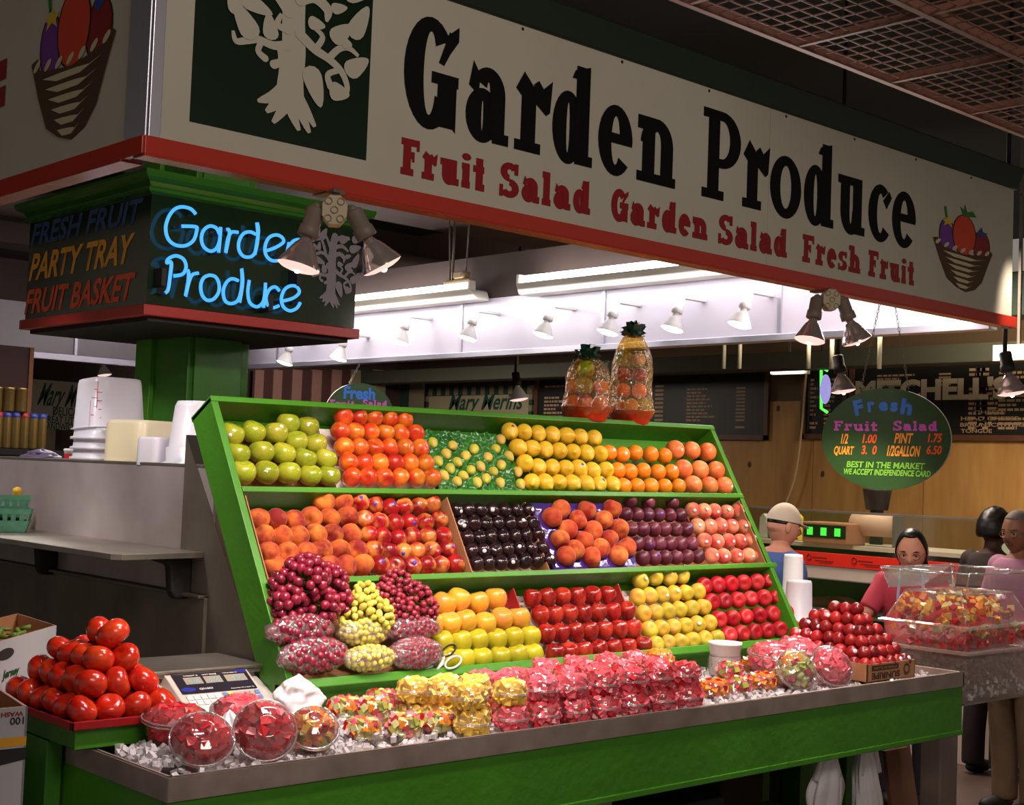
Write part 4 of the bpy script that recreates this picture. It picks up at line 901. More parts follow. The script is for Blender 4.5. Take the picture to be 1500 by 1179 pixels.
# bottom tier
block('yellow_apple', 'apple', 'yellow-green ribbed apple', 'of the bottom tier', [[(1050, 668), (1140, 665), (1233, 660), (1330, 655), (1420, 645), (1500, 640)], [(1030, 575), (1125, 570), (1212, 565), (1310, 560), (1400, 550), (1485, 545)]], Z5, .05, w=-.04, axes=lambda: (random.uniform(-.5, .1), random.uniform(-.3, .1), 1), prop=lambda p, i: 1.0)
block('golden_apple', 'apple', 'golden orange-yellow apple', 'of the bottom tier', [[(975, 478), (1065, 475), (1148, 462), (1250, 475), (1338, 450), (1428, 447)], [(1035, 373), (1113, 350), (1213, 365), (1305, 345)]], Z5, .05, w=-.04, axes=up_ax, prop=lambda p, i: .98)
block('dark_red_apple', 'apple', 'dark red tapered apple', 'of the bottom tier', [interp(235, 515, 658, 477, 7), interp(195, 420, 612, 393, 7), interp(165, 333, 582, 310, 7), interp(128, 250, 487, 235, 6)], Z6, .043, w=-.04, axes=lambda: (random.uniform(-.4, .1), random.uniform(-.4, .2), 1), prop=lambda p, i: 1.05)
block('quince', 'quince', 'lumpy yellow quince', 'of the bottom tier', [interp(718, 470, 1010, 437, 6), interp(687, 400, 975, 367, 6), interp(660, 322, 945, 290, 6), interp(632, 243, 920, 217, 6), [(645, 165), (715, 150), (785, 152), (845, 142)]], Z6, .039, w=-.04, axes=face_ax, calyx=1, stick=.15, prop=lambda p, i: 1.0)
block('bright_red_apple', 'apple', 'bright red round apple', 'of the bottom tier', [interp(1067, 425, 1373, 390, 6), interp(1020, 350, 1340, 317, 6), interp(985, 267, 1297, 242, 6), interp(950, 190, 1262, 165, 6)], Z6, .042, w=-.04, axes=face_ax, calyx=1, prop=lambda p, i: 1.0)
# ---------------------------------------------------------------- grapes
grape_me = {}
def grapemat(n, a, b): return fruitmat(n, (a, b), .25, .5, 30, rnd=.3, coat=.2, bump=0)
gm_r = grapemat('red_grape_skin', S(150, 34, 58), S(116, 20, 44)); gm_g = grapemat('green_grape_skin', S(226, 212, 96), S(208, 198, 76)); gm_s = grapemat('small_red_grape_skin', S(160, 48, 62), S(128, 28, 50))
grape_me['r'] = MB().ball((0, 0, 0), (.0175, .0175, .0195), 14, 10).mesh('grape', gm_r)
grape_me['g'] = MB().ball((0, 0, 0), (.0125, .0125, .0165), 12, 9).mesh('grape', gm_g)
grape_me['s'] = MB().ball((0, 0, 0), (.0125, .0125, .0135), 12, 9).mesh('grape', gm_s)
def bunch(k, blobs, n, r, label, seed):
    """blobs: (px, py, w, radius in px) lobes of the bunch on the slope"""
    rnd_ = random.Random(seed); c = []
    L = []
    for (px, py, w, rp) in blobs:
        u, v = UV(px, py, w); d = (W(u, v, w) - CAM).length; L.append((W(u, v, w), rp * d / F))
    tries = 0
    while len(c) < n and tries < 30000:
        tries += 1; ctr, R = rnd_.choices(L, weights=[l[1] ** 2 for l in L])[0]
        d = V((rnd_.gauss(0, 1), rnd_.gauss(0, 1), rnd_.gauss(0, 1))).normalized()
        if d.dot(DW) < -.35 and rnd_.random() < .8: continue
        p = ctr + d * R
        if (p - DP).dot(DW) < -.10: continue
        if any((p - q).length < r * 1.58 for q in c): continue
        if any((p - l[0]).length < l[1] * .82 for l in L): continue
        c.append(p)
    base = sum((p for p in c), V((0, 0, 0))) / len(c)
    o = root('grape_bunch', label, 'grapes', base)
    st = MB()
    for (a, Ra) in L:
        for b_, _ in L: 
            if (a - b_).length > .01: st.tube([a, (a + b_) / 2 + DW * .01, b_], .003, 5)
    st.tube([L[0][0], L[0][0] + V((0, 0, 1)) * L[0][1] * 1.1], .003, 5)
    for p in c:
        a = min(L, key=lambda l: (l[0] - p).length)[0]; st.tube([a, p], .0012, 3)
    kobj(st, 'stalk', mat('grape_stalk', S(140, 130, 50), .6), o)
    for p in c:
        g_ = put(grape_me[k], 'grape', o, p - base, (rnd_.uniform(0, 3), rnd_.uniform(0, 3), 0), rnd_.uniform(.9, 1.08))
    return o
bunch('r', [(447, 848, .055, 33), (418, 860, .03, 22), (480, 855, .04, 26), (422, 884, .03, 24), (470, 888, .035, 25), (494, 880, .03, 20)], 165, .0175, 'large bunch of dark red grapes draped on bags, left side', 1)
bunch('g', [(535, 872, .045, 17), (528, 895, .045, 22), (550, 902, .045, 24), (520, 912, .03, 20), (544, 920, .03, 12)], 130, .0125, 'loose bunch of yellow-green grapes on top of the bags', 2)
bunch('s', [(580, 858, .045, 22), (565, 880, .04, 24), (605, 880, .04, 26), (620, 893, .03, 20), (590, 898, .03, 24), (570, 895, .04, 14)], 210, .0125, 'bunch of small red grapes right of the yellow-green ones', 3)
def grape_bag(px, py, rx, rz, k, label, seed, w=-.01):
    rnd_ = random.Random(seed); u, v = UV(px, py, w); c = W(u, v, w); d = (c - CAM).length; RX, RZ = rx * d / F * 1.36, rz * d / F
    RY = .05
    o = root('grape_bag', label, 'bag of grapes', c - V((0, 0, RZ)))
    me = MB(); base = grape_me[k]; pts = []; tries = 0; rr = {'r': .0165, 'g': .0125, 's': .0120}[k]
    while len(pts) < 300 and tries < 9000:
        tries += 1; a = V((rnd_.gauss(0, 1), rnd_.gauss(0, 1), rnd_.gauss(0, 1))).normalized()
        p = V((a.x * RX * .84, a.y * RY * .84, a.z * RZ * .82))
        if any((p - q).length < rr * 1.42 for q in pts): continue
        pts.append(p)
    for p in pts: me.ball(c + p, rr, 10, 7)
    me.ball(c, (RX * .7, RY * .6, RZ * .66), 12, 8)
    tag(kobj(me, 'grapes', base.materials[0], o), kind='stuff')
    f = MB(); f.ball((0, 0, 0), (1, 1, 1), 40, 26)
    vs = []
    for p in f.v:
        p = V(p); q = V((p.x * RX, p.y * RY, p.z * RZ)); a = noise.noise(p * 2.2 + V((seed, 0, 0))) * .10 + noise.noise(p * 7 + V((0, seed, 0))) * .05
        q *= (1 + a); vs.append(tuple(c + q))
    f.v = vs; kobj(f, 'plastic_bag', bagfilm, o)
    return o
grape_bag(440, 923, 43, 23, 'r', 'clear bag of dark red grapes right beneath the large red bunch', 11, .03)
grape_bag(460, 960, 45, 26, 'r', 'clear bag of dark red grapes lowest at the left of the rack', 12, .035)
grape_bag(533, 926, 34, 21, 'g', 'clear bag of yellow-green grapes just under the loose green bunch', 13, .03)
grape_bag(541, 964, 35, 19, 'g', 'lowest clear bag of yellow-green grapes, between two red bags', 14, .035)
grape_bag(603, 922, 38, 21, 's', 'clear bag of small red grapes just under the small red bunch', 15, .03)
grape_bag(608, 957, 37, 24, 's', 'lowest clear bag of small red grapes beside the scissors', 16, .035)
# cardboard print lines
text('US #1', Fr(W(2.79, 1.06, -.115), (1, 0, 0), DV), 0, .01, .05, .018, mat('print_dark', S(70, 60, 60), .7), ds, name='print')
# scissors
u, v = UV(650, 970, .02); sc_ = root('scissors', 'scissors with one black and one white loop leaning by the grape bags', 'scissors', W(u, v, .02))
def loop(cx, cy, rx, ry, ang):
    a = radians(ang); return [W(*UV(cx + (rx * cos(t) * cos(a) - ry * sin(t) * sin(a)), cy + (rx * cos(t) * sin(a) + ry * sin(t) * cos(a)), .03), .03) for t in (2 * pi * k / 20 for k in range(21))]
kobj(MB().tube(loop(657, 953, 12, 6.5, -35), .0038, 8, cap=False), 'handle', black, sc_)['label'] = 'black loop handle'
kobj(MB().tube(loop(664, 970, 13, 7.5, -30), .0038, 8, cap=False), 'handle', foam, sc_)['label'] = 'white loop handle'
kobj(MB().tube([W(*UV(650, 962, .028), .028), W(*UV(647, 972, .028), .028), W(*UV(640, 981, .02), .02)], [.006, .008, .004], 6), 'pivot', foam, sc_)
kobj(MB().tube([W(*UV(646, 974, .02), .02), W(*UV(640, 981, .015), .015), W(*UV(628, 984, .01), .01)], [.005, .004, .001], 6), 'blade', steel, sc_)
# ---------------------------------------------------------------- tomatoes on a red tray
rt = root('red_tray', 'flat red plastic tray under the tomato pile', 'tray', (1.95, 3.95, 1.043))
redp = mat('red_plastic', S(150, 18, 24), .35)
g = MB().box((1.765, 3.672, 1.043), (2.17, 4.30, 1.05))
for a, b in (((1.758, 3.665), (2.176, 3.675)), ((1.758, 3.665), (1.768, 4.31)), ((2.166, 3.665), (2.176, 4.31)), ((1.758, 4.30), (2.176, 4.31))): g.box((a[0], a[1], 1.043), (b[0], b[1], 1.066))
kobj(g, 'tray_body', redp, rt, .002)
RT = .044; x0, y0 = 1.815, 3.722; nx, ny_ = 4, 6
LVL = ['lowest layer', 'second layer', 'third layer', 'top layer']
lz = 1.051 + .036
for L in range(4):
    cx, cy = 4 - L, 6 - L
    if L == 3: cx, cy = 1, 2
    for i in range(cx):
        for j in range(cy):
            if i > 0 and j > 0 and i < cx - 1 and j < cy - 1: pass
            px_, py_ = x0 + (L * .5 + i) * .083, y0 + (L * .5 + j) * .083
            if L == 3: px_, py_ = x0 + .125 + .02, y0 + .125 + j * .085 - .0
            add_fruit('tomato', 'tomato', 'ripe red tomato, %s, %s from the right edge, %s from the front' % (LVL[L], ORD[cx - 1 - i], ORD[j]), 'ripe tomatoes piled on the red tray', (px_, py_, lz + L * .064), random.uniform(.9, 1.0) + (.1 if L == 3 and j == 0 else 0), axis=(random.uniform(-.8, .8), random.uniform(-.8, .8), random.choice((1, 1, -1, .3))), rad=.045)
# ---------------------------------------------------------------- ice in the counter tray
icem = bpy.data.materials.new('ice'); icem.use_nodes = True
b = icem.node_tree.nodes['Principled BSDF']; b.inputs['Base Color'].default_value = (.95, .90, .92, 1); b.inputs['Roughness'].default_value = .12; b.inputs['Transmission Weight'].default_value = .5; b.inputs['IOR'].default_value = 1.31
b.inputs['Subsurface Weight'].default_value = .0
ri = random.Random(5); g = MB()
for k in range(5200):
    x = ri.uniform(CX0 + .03, CX1 - .05); y = ri.uniform(CY0 + .03, 4.04)
    if x < 2.22 and y > 3.67: continue
    if x > 2.25 and x < 2.75 and y > 3.95: continue
    zz = .938 + ri.uniform(0, .022) + (.022 if x < 2.05 or (2.45 < x < 2.8 and 3.45 < y < 3.8) else 0) * ri.random()
    s_ = ri.uniform(.008, .016); g.mbox((x, y, zz), (s_ * ri.uniform(.8, 1.6), s_ * ri.uniform(.8, 1.5), s_), Euler((ri.uniform(0, 3), ri.uniform(0, 3), ri.uniform(0, 3))).to_matrix())
for k in range(420):
    cxy = ri.choice(((2.55, 3.56), (2.66, 3.62), (3.05, 3.6), (3.2, 3.62), (2.9, 3.62), (1.95, 3.5), (1.93, 3.6), (1.9, 3.42)))
    x = ri.gauss(cxy[0], .05); y = ri.gauss(cxy[1], .035); s_ = ri.uniform(.01, .018)
    if x < CX0 + .03 or (x < 2.22 and y > 3.67): continue
    g.mbox((x, y, .975 + ri.uniform(0, .02)), (s_ * 1.4, s_, s_), Euler((ri.uniform(0, 3), ri.uniform(0, 3), ri.uniform(0, 3))).to_matrix())
g.v = [(a + ri.uniform(-.0025, .0025), b_ + ri.uniform(-.0025, .0025), c + ri.uniform(-.002, .002)) for a, b_, c in g.v]
io = g.obj('crushed_ice', icem); tag(io, 'crushed ice spread over the steel tray under the fruit tubs', 'ice', kind='stuff')
# ---------------------------------------------------------------- cut fruit
wm = mat('watermelon_flesh', S(214, 44, 52), .3, noise_col=S(196, 30, 40), nscale=40, sss=.0, coat=.3)
wml = mat('pale_watermelon_flesh', S(242, 112, 126), .32, noise_col=S(232, 84, 100), nscale=40, coat=.3)
pin = mat('pineapple_flesh', S(252, 216, 104), .35, noise_col=S(244, 200, 70), nscale=40, coat=.3)
man = mat('mango_flesh', S(242, 150, 34), .3, noise_col=S(236, 128, 26), nscale=30, coat=.3)
kiw = mat('kiwi_flesh', S(140, 148, 42), .35, noise_col=S(180, 178, 90), nscale=50, coat=.3)
hon = mat('honeydew_flesh', S(206, 208, 130), .35, noise_col=S(222, 216, 160), nscale=30, coat=.3)
ber = mat('strawberry_flesh', S(196, 24, 26), .3, noise_col=S(150, 14, 22), nscale=40, coat=.3)
sug = [wm, wml, pin, man, kiw, hon, ber]
rimfilm = film('tub_rim_plastic', base=.3, edge=.8, haze=.22, hazecol=S(255, 232, 235))
def chunk_mesh(name, sz, m_, seed):
    sz *= .8
    rr = random.Random(seed); g = MB(); g.mbox((0, 0, 0), (sz, sz * rr.uniform(.75, 1.1), sz * rr.uniform(.7, 1.0)))
    g.v = [tuple(c + rr.uniform(-.10, .10) * sz for c in p) for p in g.v]
    return g.mesh(name, m_)
CH = {m_.name: [chunk_mesh('chunk', .036, m_, s_) for s_ in range(4)] for m_ in sug}
def kiwi_slice():
    g = MB().lathe([(0, .003), (.004, .0034), (.018, .003), (.020, 0), (.018, -.003), (0, -.003)], 16); return g
KS = kiwi_slice().mesh('kiwi_slice', kiw)
ks_core = MB().lathe([(0, .0042), (.005, .004), (.0055, .003)], 12).mesh('core', hon)
def big_tub(x, y, z, R, axis, mats_, label, hb=.07, hd=.05, n=90, seed=0, tall=False, cat='fruit tub', lean=0):
    """clear round bowl with domed lid full of cut fruit; axis is where the lid faces"""
    rr = random.Random(seed); ax = V(axis).normalized(); q = ax.to_track_quat('Z', 'Y').to_matrix().to_4x4()
    M = Matrix.Translation((x, y, z)) @ q
    o = root('fruit_tub', label, cat, (x, y, z))
    o.matrix_world = M; o.location = M.to_translation(); o.rotation_euler = M.to_euler()
    pr = [(0, -hb), (R * .60, -hb), (R * .72, -hb + .006)] + [(R * (.72 + .2 * t), -hb + (hb - .006) * t) for t in (.35, .7, 1.0)] + [(R * 1.0, 0), (R * 1.0, .004)]
    b1_ = MB().lathe(pr, 36); put(b1_.mesh('bowl', clear), 'bowl', o)
    ld = [(R * 1.0, .005), (R * 1.0, .010), (R * .93, .012), (R * .90, .016)] + [(R * .90 * cos(t), .016 + (hd - .016) * sin(t)) for t in (.3, .6, .85, 1.1)] + [(R * .34, hd), (R * .30, hd - .003), (0, hd - .002)]
    put(MB().lathe(ld, 36).mesh('lid', clear), 'lid', o)
    rm = MB()
    for zz in (.0, .009): rm.tube([(R * 1.0 * cos(a), R * 1.0 * sin(a), zz) for a in (2 * pi * k / 36 for k in range(37))], .0026, 6, cap=False)
    put(rm.mesh('rim', rimfilm), 'rim', o)
    core = MB().ball((0, 0, (hd * .5 - hb * .88) / 2), (R * .72, R * .72, (hd * .5 + hb * .88) / 2), 14, 8); put(core.mesh('filling', mats_[0]), 'filling', o)
    P_ = []; t_ = 0
    while len(P_) < n and t_ < 4000:
        t_ += 1; d = V((rr.gauss(0, 1), rr.gauss(0, 1), rr.gauss(.3, 1))).normalized()
        p = V((d.x * R * .74, d.y * R * .74, (d.z * (hd - .014) if d.z > 0 else d.z * (hb - .016))))
        if any((p - a).length < R * .17 for a in P_): continue
        P_.append(p)
    for p in P_:
        m_ = rr.choice(mats_)
        if m_ is kiw and rr.random() < .6 and p.z > 0:
            ksl = put(KS, 'kiwi_slice', o, p * 1.03, (rr.uniform(-.6, .6), rr.uniform(-.6, .6), 0)); continue
        put(rr.choice(CH[m_.name]), 'fruit_chunk', o, p, (rr.uniform(0, 3), rr.uniform(0, 3), rr.uniform(0, 3)), R / .095 * rr.uniform(.8, 1.1))
    return o
big_tub(2.055, 3.62, 1.055, .098, (-.04, -.1, 1), [wm], 'tall clear tub of watermelon chunks nearest the tomatoes', hb=.105, hd=.040, seed=1)
big_tub(2.015, 3.405, 1.035, .088, (-.30, -.62, .72), [wm], 'tilted round tub of dark watermelon chunks at the tray corner', seed=2)
big_tub(2.22, 3.41, 1.04, .090, (-.35, -.80, .50), [wm], 'tilted round tub of watermelon facing forward, second along the tray edge', seed=3)
big_tub(2.31, 3.68, 1.045, .095, (-.1, -.2, 1), [wml], 'paler watermelon tub standing behind the front ones, before the scale', hd=.045, seed=4)
big_tub(2.40, 3.43, 1.025, .076, (-.30, -.62, .75), [man, man, pin, kiw, ber, ber], 'tilted round tub of mango, kiwi and strawberries', seed=5, n=60)
big_tub(4.93, 3.66, 1.06, .110, (0, -.1, 1), [wml], 'large upright pink watermelon tub right of the white cup', hd=.055, hb=.095, seed=6)
big_tub(5.20, 3.72, 1.065, .105, (.05, -.15, 1), [wml], 'pink watermelon tub behind, nearest to the red apples', hd=.05, hb=.085, seed=7)
big_tub(4.79, 3.44, 1.035, .088, (-.35, -.80, .55), [hon, ber, man, kiw, hon], 'tilted tub of melon, strawberry and orange pieces at the right', seed=8, n=60)
big_tub(5.00, 3.41, 1.04, .092, (-.35, -.78, .58), [wml], 'tilted pink watermelon tub beside the box of small plums', seed=9)
# small tubs: meshes shared between all copies
def ribs(n_, a=.02): return lambda t, z: 1 + a * cos(n_ * t)

def small_set():
    R = .061; D = {}
    D['bowl'] = MB().lathe([(0, 0), (R * .62, 0), (R * .70, .004), (R * .84, .028), (R * .9, .034), (R * 1.0, .036)], 48, wob=ribs(24)).mesh('bowl', clear)
    D['lid'] = MB().lathe([(R * 1.0, .037), (R * 1.0, .041), (R * .93, .043), (R * .90, .06), (R * .80, .073), (R * .6, .077), (0, .077)], 48, wob=ribs(24)).mesh('lid', clear)
    rm = MB()
    for zz in (.036, .041): rm.tube([(R * cos(a), R * sin(a), zz) for a in (2 * pi * k / 32 for k in range(33))], .0019, 5, cap=False)
    D['rim'] = rm.mesh('rim', rimfilm)
    D['cbowl'] = MB().lathe([(0, 0), (R * .9, 0), (R * 1.02, .006), (R * 1.05, .010)], 40, wob=ribs(20, .008)).mesh('bowl', clear)
    D['clid'] = MB().lathe([(R * 1.05, .011), (R * .98, .013), (R * .84, .052), (R * .80, .056), (0, .057)], 48, wob=ribs(24, .01)).mesh('lid', clear)
    return D
SS = small_set()
def fill_mesh(mats_, R, zb, zt, n, seed, flat=False):
    rr = random.Random(seed); g = MB(); k = 0
    g.lathe([(0, zb + .004), (R * .56, zb + .004), (R * .80, (zb + zt) / 2), (R * .56, zt - .006), (0, zt - .005)], 14, mi=0)
    P_ = []; t_ = 0
    while len(P_) < n and t_ < 3000:
        t_ += 1; a = rr.uniform(0, 2 * pi); zz = rr.uniform(zb + .008, zt - .004); f = 1.04 - .34 * abs((zz - zb) / (zt - zb) - .5) ** 1.5 * 2.8
        rad = R * .78 * f if rr.random() < .6 else R * .78 * f * sqrt(rr.random())
        if rad < R * .5: zz = zt - .006
        p = V((rad * cos(a), rad * sin(a), zz))
        if any((p - q_).length < .0145 for q_ in P_): continue
        P_.append(p); s_ = rr.uniform(.018, .026)
        g.mbox(p, (s_, s_ * rr.uniform(.7, 1.1), s_ * .8), Euler((rr.uniform(0, 3), rr.uniform(0, 3), rr.uniform(0, 3))).to_matrix(), mi=rr.randrange(len(mats_)))
    return g.mesh('cut_fruit', mats_)
FILL = {}
for key, ms in (('yellow', [pin]), ('pink', [wml]), ('red', [wml, wm, wml]), ('orange', [man])):
    FILL[key] = [fill_mesh(ms, .061, 0, .076, 70, s_) for s_ in (1, 2)]
for key, ms in (('mixed', [man, ber, kiw, hon, wml]), ('omix', [man, man, ber])):
    FILL[key] = [fill_mesh(ms, .061, .0, .055, 70, s_) for s_ in (3, 4, 5)]
def small_tub(x, y, z, key, label, group, cup=False, rz=None, tilt=0):
    o = root('fruit_bowl', label, 'fruit tub', (x, y, z), (tilt, random.uniform(-.03, .03), random.uniform(0, 3) if rz is None else rz), group)
    put(SS['cbowl' if cup else 'bowl'], 'bowl', o); put(SS['clid' if cup else 'lid'], 'lid', o)
    if not cup: put(SS['rim'], 'rim', o)
    f = put(random.choice(FILL[key]), 'cut_fruit', o); f['kind'] = 'stuff'
    if cup and key == 'mixed':
        put(KS, 'kiwi_slice', o, (random.uniform(-.02, .02), random.uniform(-.02, .0), .053), scale=1.05)
    return o
zt_ = .962
FRX = [(691, 1070, 'yellow', 'yellow'), (748, 1064, 'pink', 'yellow'), (795, 1058, 'red', 'pink'), (840, 1050, 'red', 'pink'), (883, 1042, 'red', 'red'), (926, 1038, 'red', 'red'), (967, 1032, 'red', 'red'), (1007, 1026, 'red', 'red')]
CW = {'yellow': 'yellow pineapple', 'pink': 'pink watermelon', 'red': 'deep pink watermelon', 'orange': 'orange mango', 'mixed': 'mixed fruit', 'omix': 'orange and strawberry'}
for k, (px, py, lo, hi) in enumerate(FRX):
    x = at_y(px, py, 3.375).x
    small_tub(x, 3.375, zt_, lo, 'clear ribbed tub of %s, lower of the front row stack, %s from left' % (CW[lo], ORD[k]), 'stacked tubs of the front row')
    small_tub(x + random.uniform(-.008, .008), 3.385, zt_ + .079, hi, 'clear ribbed tub of %s, upper of the front row stack, %s from left' % (CW[hi], ORD[k]), 'stacked tubs of the front row')
B2 = [(652, 'yellow'), (696, 'yellow'), (742, 'pink'), (788, 'pink'), (832, 'red'), (876, 'red'), (920, 'red'), (962, 'red')]
for k, (px, c) in enumerate(B2):
    x = at_y(px, 1010, 3.51).x
    small_tub(x, 3.515, zt_, c, 'clear ribbed tub of %s, lower of the middle row stack, %s from left' % (CW[c], ORD[k]), 'stacked tubs of the middle row')
    small_tub(x, 3.52, zt_ + .079, c, 'clear ribbed tub of %s, upper of the middle row stack, %s from left' % (CW[c], ORD[k]), 'stacked tubs of the middle row')
B3 = [(608, 'yellow'), (655, 'yellow'), (708, 'pink'), (758, 'pink'), (806, 'red'), (852, 'red'), (898, 'red'), (938, 'red')]
for k, (px, c) in enumerate(B3):
    x = at_y(px, 995, 3.655).x
    small_tub(x, 3.66, .945, c, 'clear ribbed tub of %s, lower of the third row stack, %s from left' % (CW[c], ORD[k]), 'stacked tubs of the third row')
    small_tub(x, 3.66, 1.024, c, 'clear ribbed tub of %s, upper of the third row stack, %s from left' % (CW[c], ORD[k]), 'stacked tubs of the third row')
for k, (px, c) in enumerate([(800, 'red'), (845, 'red'), (890, 'red'), (930, 'red')]):
    x = at_y(px, 980, 3.80).x
    small_tub(x, 3.80, .941, c, 'clear ribbed tub of %s, lower of the rear row stack, %s from left' % (CW[c], ORD[k]), 'stacked tubs of the rear row')
    small_tub(x, 3.80, 1.020, c, 'clear ribbed tub of %s, upper of the rear row stack, %s from left' % (CW[c], ORD[k]), 'stacked tubs of the rear row')
small_tub(at_y(966, 975, 3.80).x, 3.80, 1.02, 'orange', 'clear ribbed tub of orange mango on top at the rear, nearest the white cup', 'stacked tubs of the rear row')
small_tub(at_y(966, 985, 3.80).x, 3.80, .941, 'red', 'clear ribbed watermelon tub beneath the orange mango tub', 'stacked tubs of the rear row')
for k, (px, py, lab) in enumerate([(531, 1083, 'front row, nearest the mango and kiwi tub'), (590, 1078, 'front row, second from left'), (642, 1072, 'front row, beside the pineapple stack'), (545, 1062, 'second row, first from left'), (602, 1057, 'second row, second from left'), (648, 1050, 'second row, third from left'), (505, 1060, 'rear row, first from left'), (556, 1048, 'rear row, second from left')]):
    p = at_z(px, py - 3, zt_)
    small_tub(p.x, p.y + .0, zt_ + (0.02 if k > 2 else 0), 'mixed', 'low clear cup of mixed fruit, ' + lab, 'low mixed fruit cups at the left', cup=True, rz=0, tilt=.06)
for k, (px, py, c, lab) in enumerate([(1045, 1020, 'omix', 'first in front, beside the red stacks'), (1080, 1015, 'mixed', 'second along the front edge'), (1116, 1009, 'omix', 'third along the front edge'), (1149, 1004, 'mixed', 'fourth along the front edge'), (1068, 998, 'mixed', 'behind, below the white cup'), (1104, 990, 'omix', 'behind, left of the tilted melon tub')]):
    p = at_z(px, py - 2, zt_)
    small_tub(p.x, p.y, zt_ + (.015 if k > 3 else 0), c, 'low clear cup of cut fruit at the right, ' + lab, 'low fruit cups at the right', cup=True, rz=0, tilt=.06)
# white cup on a wrapped stack
p = at_z(1061, 988, .965); o = root('foam_cup', 'stack of white foam cups in a plastic sleeve right of the red tubs', 'cups', p)
kobj(MB().lathe([(0, 0), (.062, 0), (.064, .01), (.066, .075), (.068, .08)], 28, Matrix.Translation(p)), 'lower_cup', foam, o)
kobj(MB().lathe([(.060, .08), (.064, .085), (.070, .128), (.073, .13), (.073, .14), (.069, .14), (.064, .12), (0, .118)], 28, Matrix.Translation(p)), 'top_cup', foam, o)
g = MB().lathe([(.066, .0), (.072, .03), (.070, .06), (.066, .088)], 28, Matrix.Translation(p), wob=lambda a, z: 1 + .05 * sin(5 * a + z * 60)); kobj(g, 'plastic_sleeve', bagfilm, o)
# ---------------------------------------------------------------- small plums in a carton
px0, py0, px1_, py1_ = 5.20, 3.365, 5.575, 3.90
o = root('plum_carton', 'brown cardboard carton with dark label band holding small red plums', 'carton', (5.39, 3.6, .962))
g = MB()
for a, b in (((px0, py0), (px1_, py0 + .006)), ((px0, py1_ - .006), (px1_, py1_)), ((px0, py0), (px0 + .006, py1_)), ((px1_ - .006, py0), (px1_, py1_))): g.box((a[0], a[1], .962), (b[0], b[1], 1.04))
g.box((px0, py0, .962), (px1_, py1_, .967)); kobj(g, 'carton_body', card, o, .001)
fp = Fr((px0, py0, .962), (1, 0, 0), (0, 0, 1)); prnt = mat('carton_ink', S(52, 36, 26), .7)
rects(fp, [(.03, .048, .24, .070)], 'print_band', prnt, o)
text('PREMIUM PLUMS', fp, .045, .053, .18, .011, mat('carton_tan', S(150, 110, 70), .7), o, rot180=True)
text('SUNRIPE', fp, .03, .012, .22, .028, prnt, o, rot180=True, bold=.04)
g = MB(); 
for k in range(24):
    a = 2 * pi * k / 24; r_ = .026 + .004 * (k % 2); g.tube([fp.p(.305 + .015 * cos(a), .042 + .015 * sin(a), .0012), fp.p(.305 + r_ * cos(a), .042 + r_ * sin(a), .0012)], .0012, 4)
kobj(g, 'print_sun', prnt, o)
rp = random.Random(3)
for L in range(6):
    cx, cy = 6 - L, 9 - L
    if L == 5: cx, cy = 1, 3
    for i in range(cx):
        for j in range(cy):
            if 0 < i < cx - 1 and 1 < j < cy - 1 and L < 4: continue
            x = px0 + .034 + (i + L * .5) * .0605; y = py0 + .032 + (j + L * .5) * .0585; z = 1.034 + L * .043
            add_fruit('small_plum', 'plum', 'small red plum, carton pile layer %s, row %s back, %s along' % (ORD[L], ORD[j], ORD[i]), 'small red plums heaped in the carton', (x + rp.uniform(-.004, .004), y + rp.uniform(-.004, .004), z + rp.uniform(-.003, .003)), 1.22, sticker=1 if rp.random() < .12 else None, rad=.025)
kobj(MB().hexa([(px0 + .02, py0 + .02, .968), (px1_ - .02, py0 + .02, .968), (px1_ - .02, py1_ - .02, .968), (px0 + .02, py1_ - .02, .968), (px0 + .03, py0 + .03, 1.012), (px1_ - .03, py0 + .03, 1.012), (px1_ - .03, py1_ - .03, 1.012), (px0 + .03, py1_ - .03, 1.012)]), 'padding', card, o)
# ---------------------------------------------------------------- electronic scale
sc2 = root('scale', 'white electronic shop scale with steel platter and price display', 'scale', (2.49, 4.25, .98))
wp = mat('scale_white', S(222, 214, 206), .4)
kobj(MB().box((2.284, 4.19, 1.075), (2.70, 4.49, 1.10)).box((2.275, 4.18, 1.092), (2.71, 4.50, 1.103)), 'platter', steel, sc2, .003)
kobj(MB().box((2.24, 4.22, .945), (2.70, 4.46, 1.072)), 'base', wp, sc2, .01)
A_, B_, C_, D_ = V((2.325, 4.20, 1.082)), V((2.64, 4.20, 1.082)), V((2.665, 4.03, .985)), V((2.33, 4.03, .985))
kobj(MB().hexa([(2.24, 3.99, .945), (2.70, 3.99, .945), (2.70, 4.215, .945), (2.24, 4.215, .945), (2.24, 3.99, .96), (2.70, 3.99, .96), (2.70, 4.215, 1.06), (2.24, 4.215, 1.06)]), 'body', wp, sc2, .006)
kobj(MB().hexa([(2.325, 4.0, .962), (2.655, 4.0, .962), (2.645, 4.205, 1.055), (2.32, 4.205, 1.055), (2.33, 3.998, .975), (2.65, 3.998, .975), (2.64, 4.19, 1.09), (2.325, 4.19, 1.09)]), 'console', mat('scale_grey', S(200, 188, 178), .4), sc2, .003)
fs = Fr((2.33, 3.998, .976), (1, 0, 0), (0, .192, .115)); Lc = .2238
rects(fs, [(.015, .115, .30, .215)], 'display_panel', mat('display_dark', S(38, 32, 44), .25), sc2, .0015)
rects(fs, [(.05, .160, .115, .195), (.125, .160, .19, .195), (.205, .160, .285, .195)], 'lcd', mat('lcd_grey', S(160, 148, 130), .3), sc2, .0022)
for a in (.065, .14, .23): text('0.00', fs, a, .165, .04, .017, mat('lcd_digit', (0, 0, 0, 1), .4, emit=(.45, .85, .9, 1), estr=.7), sc2, off=.003)
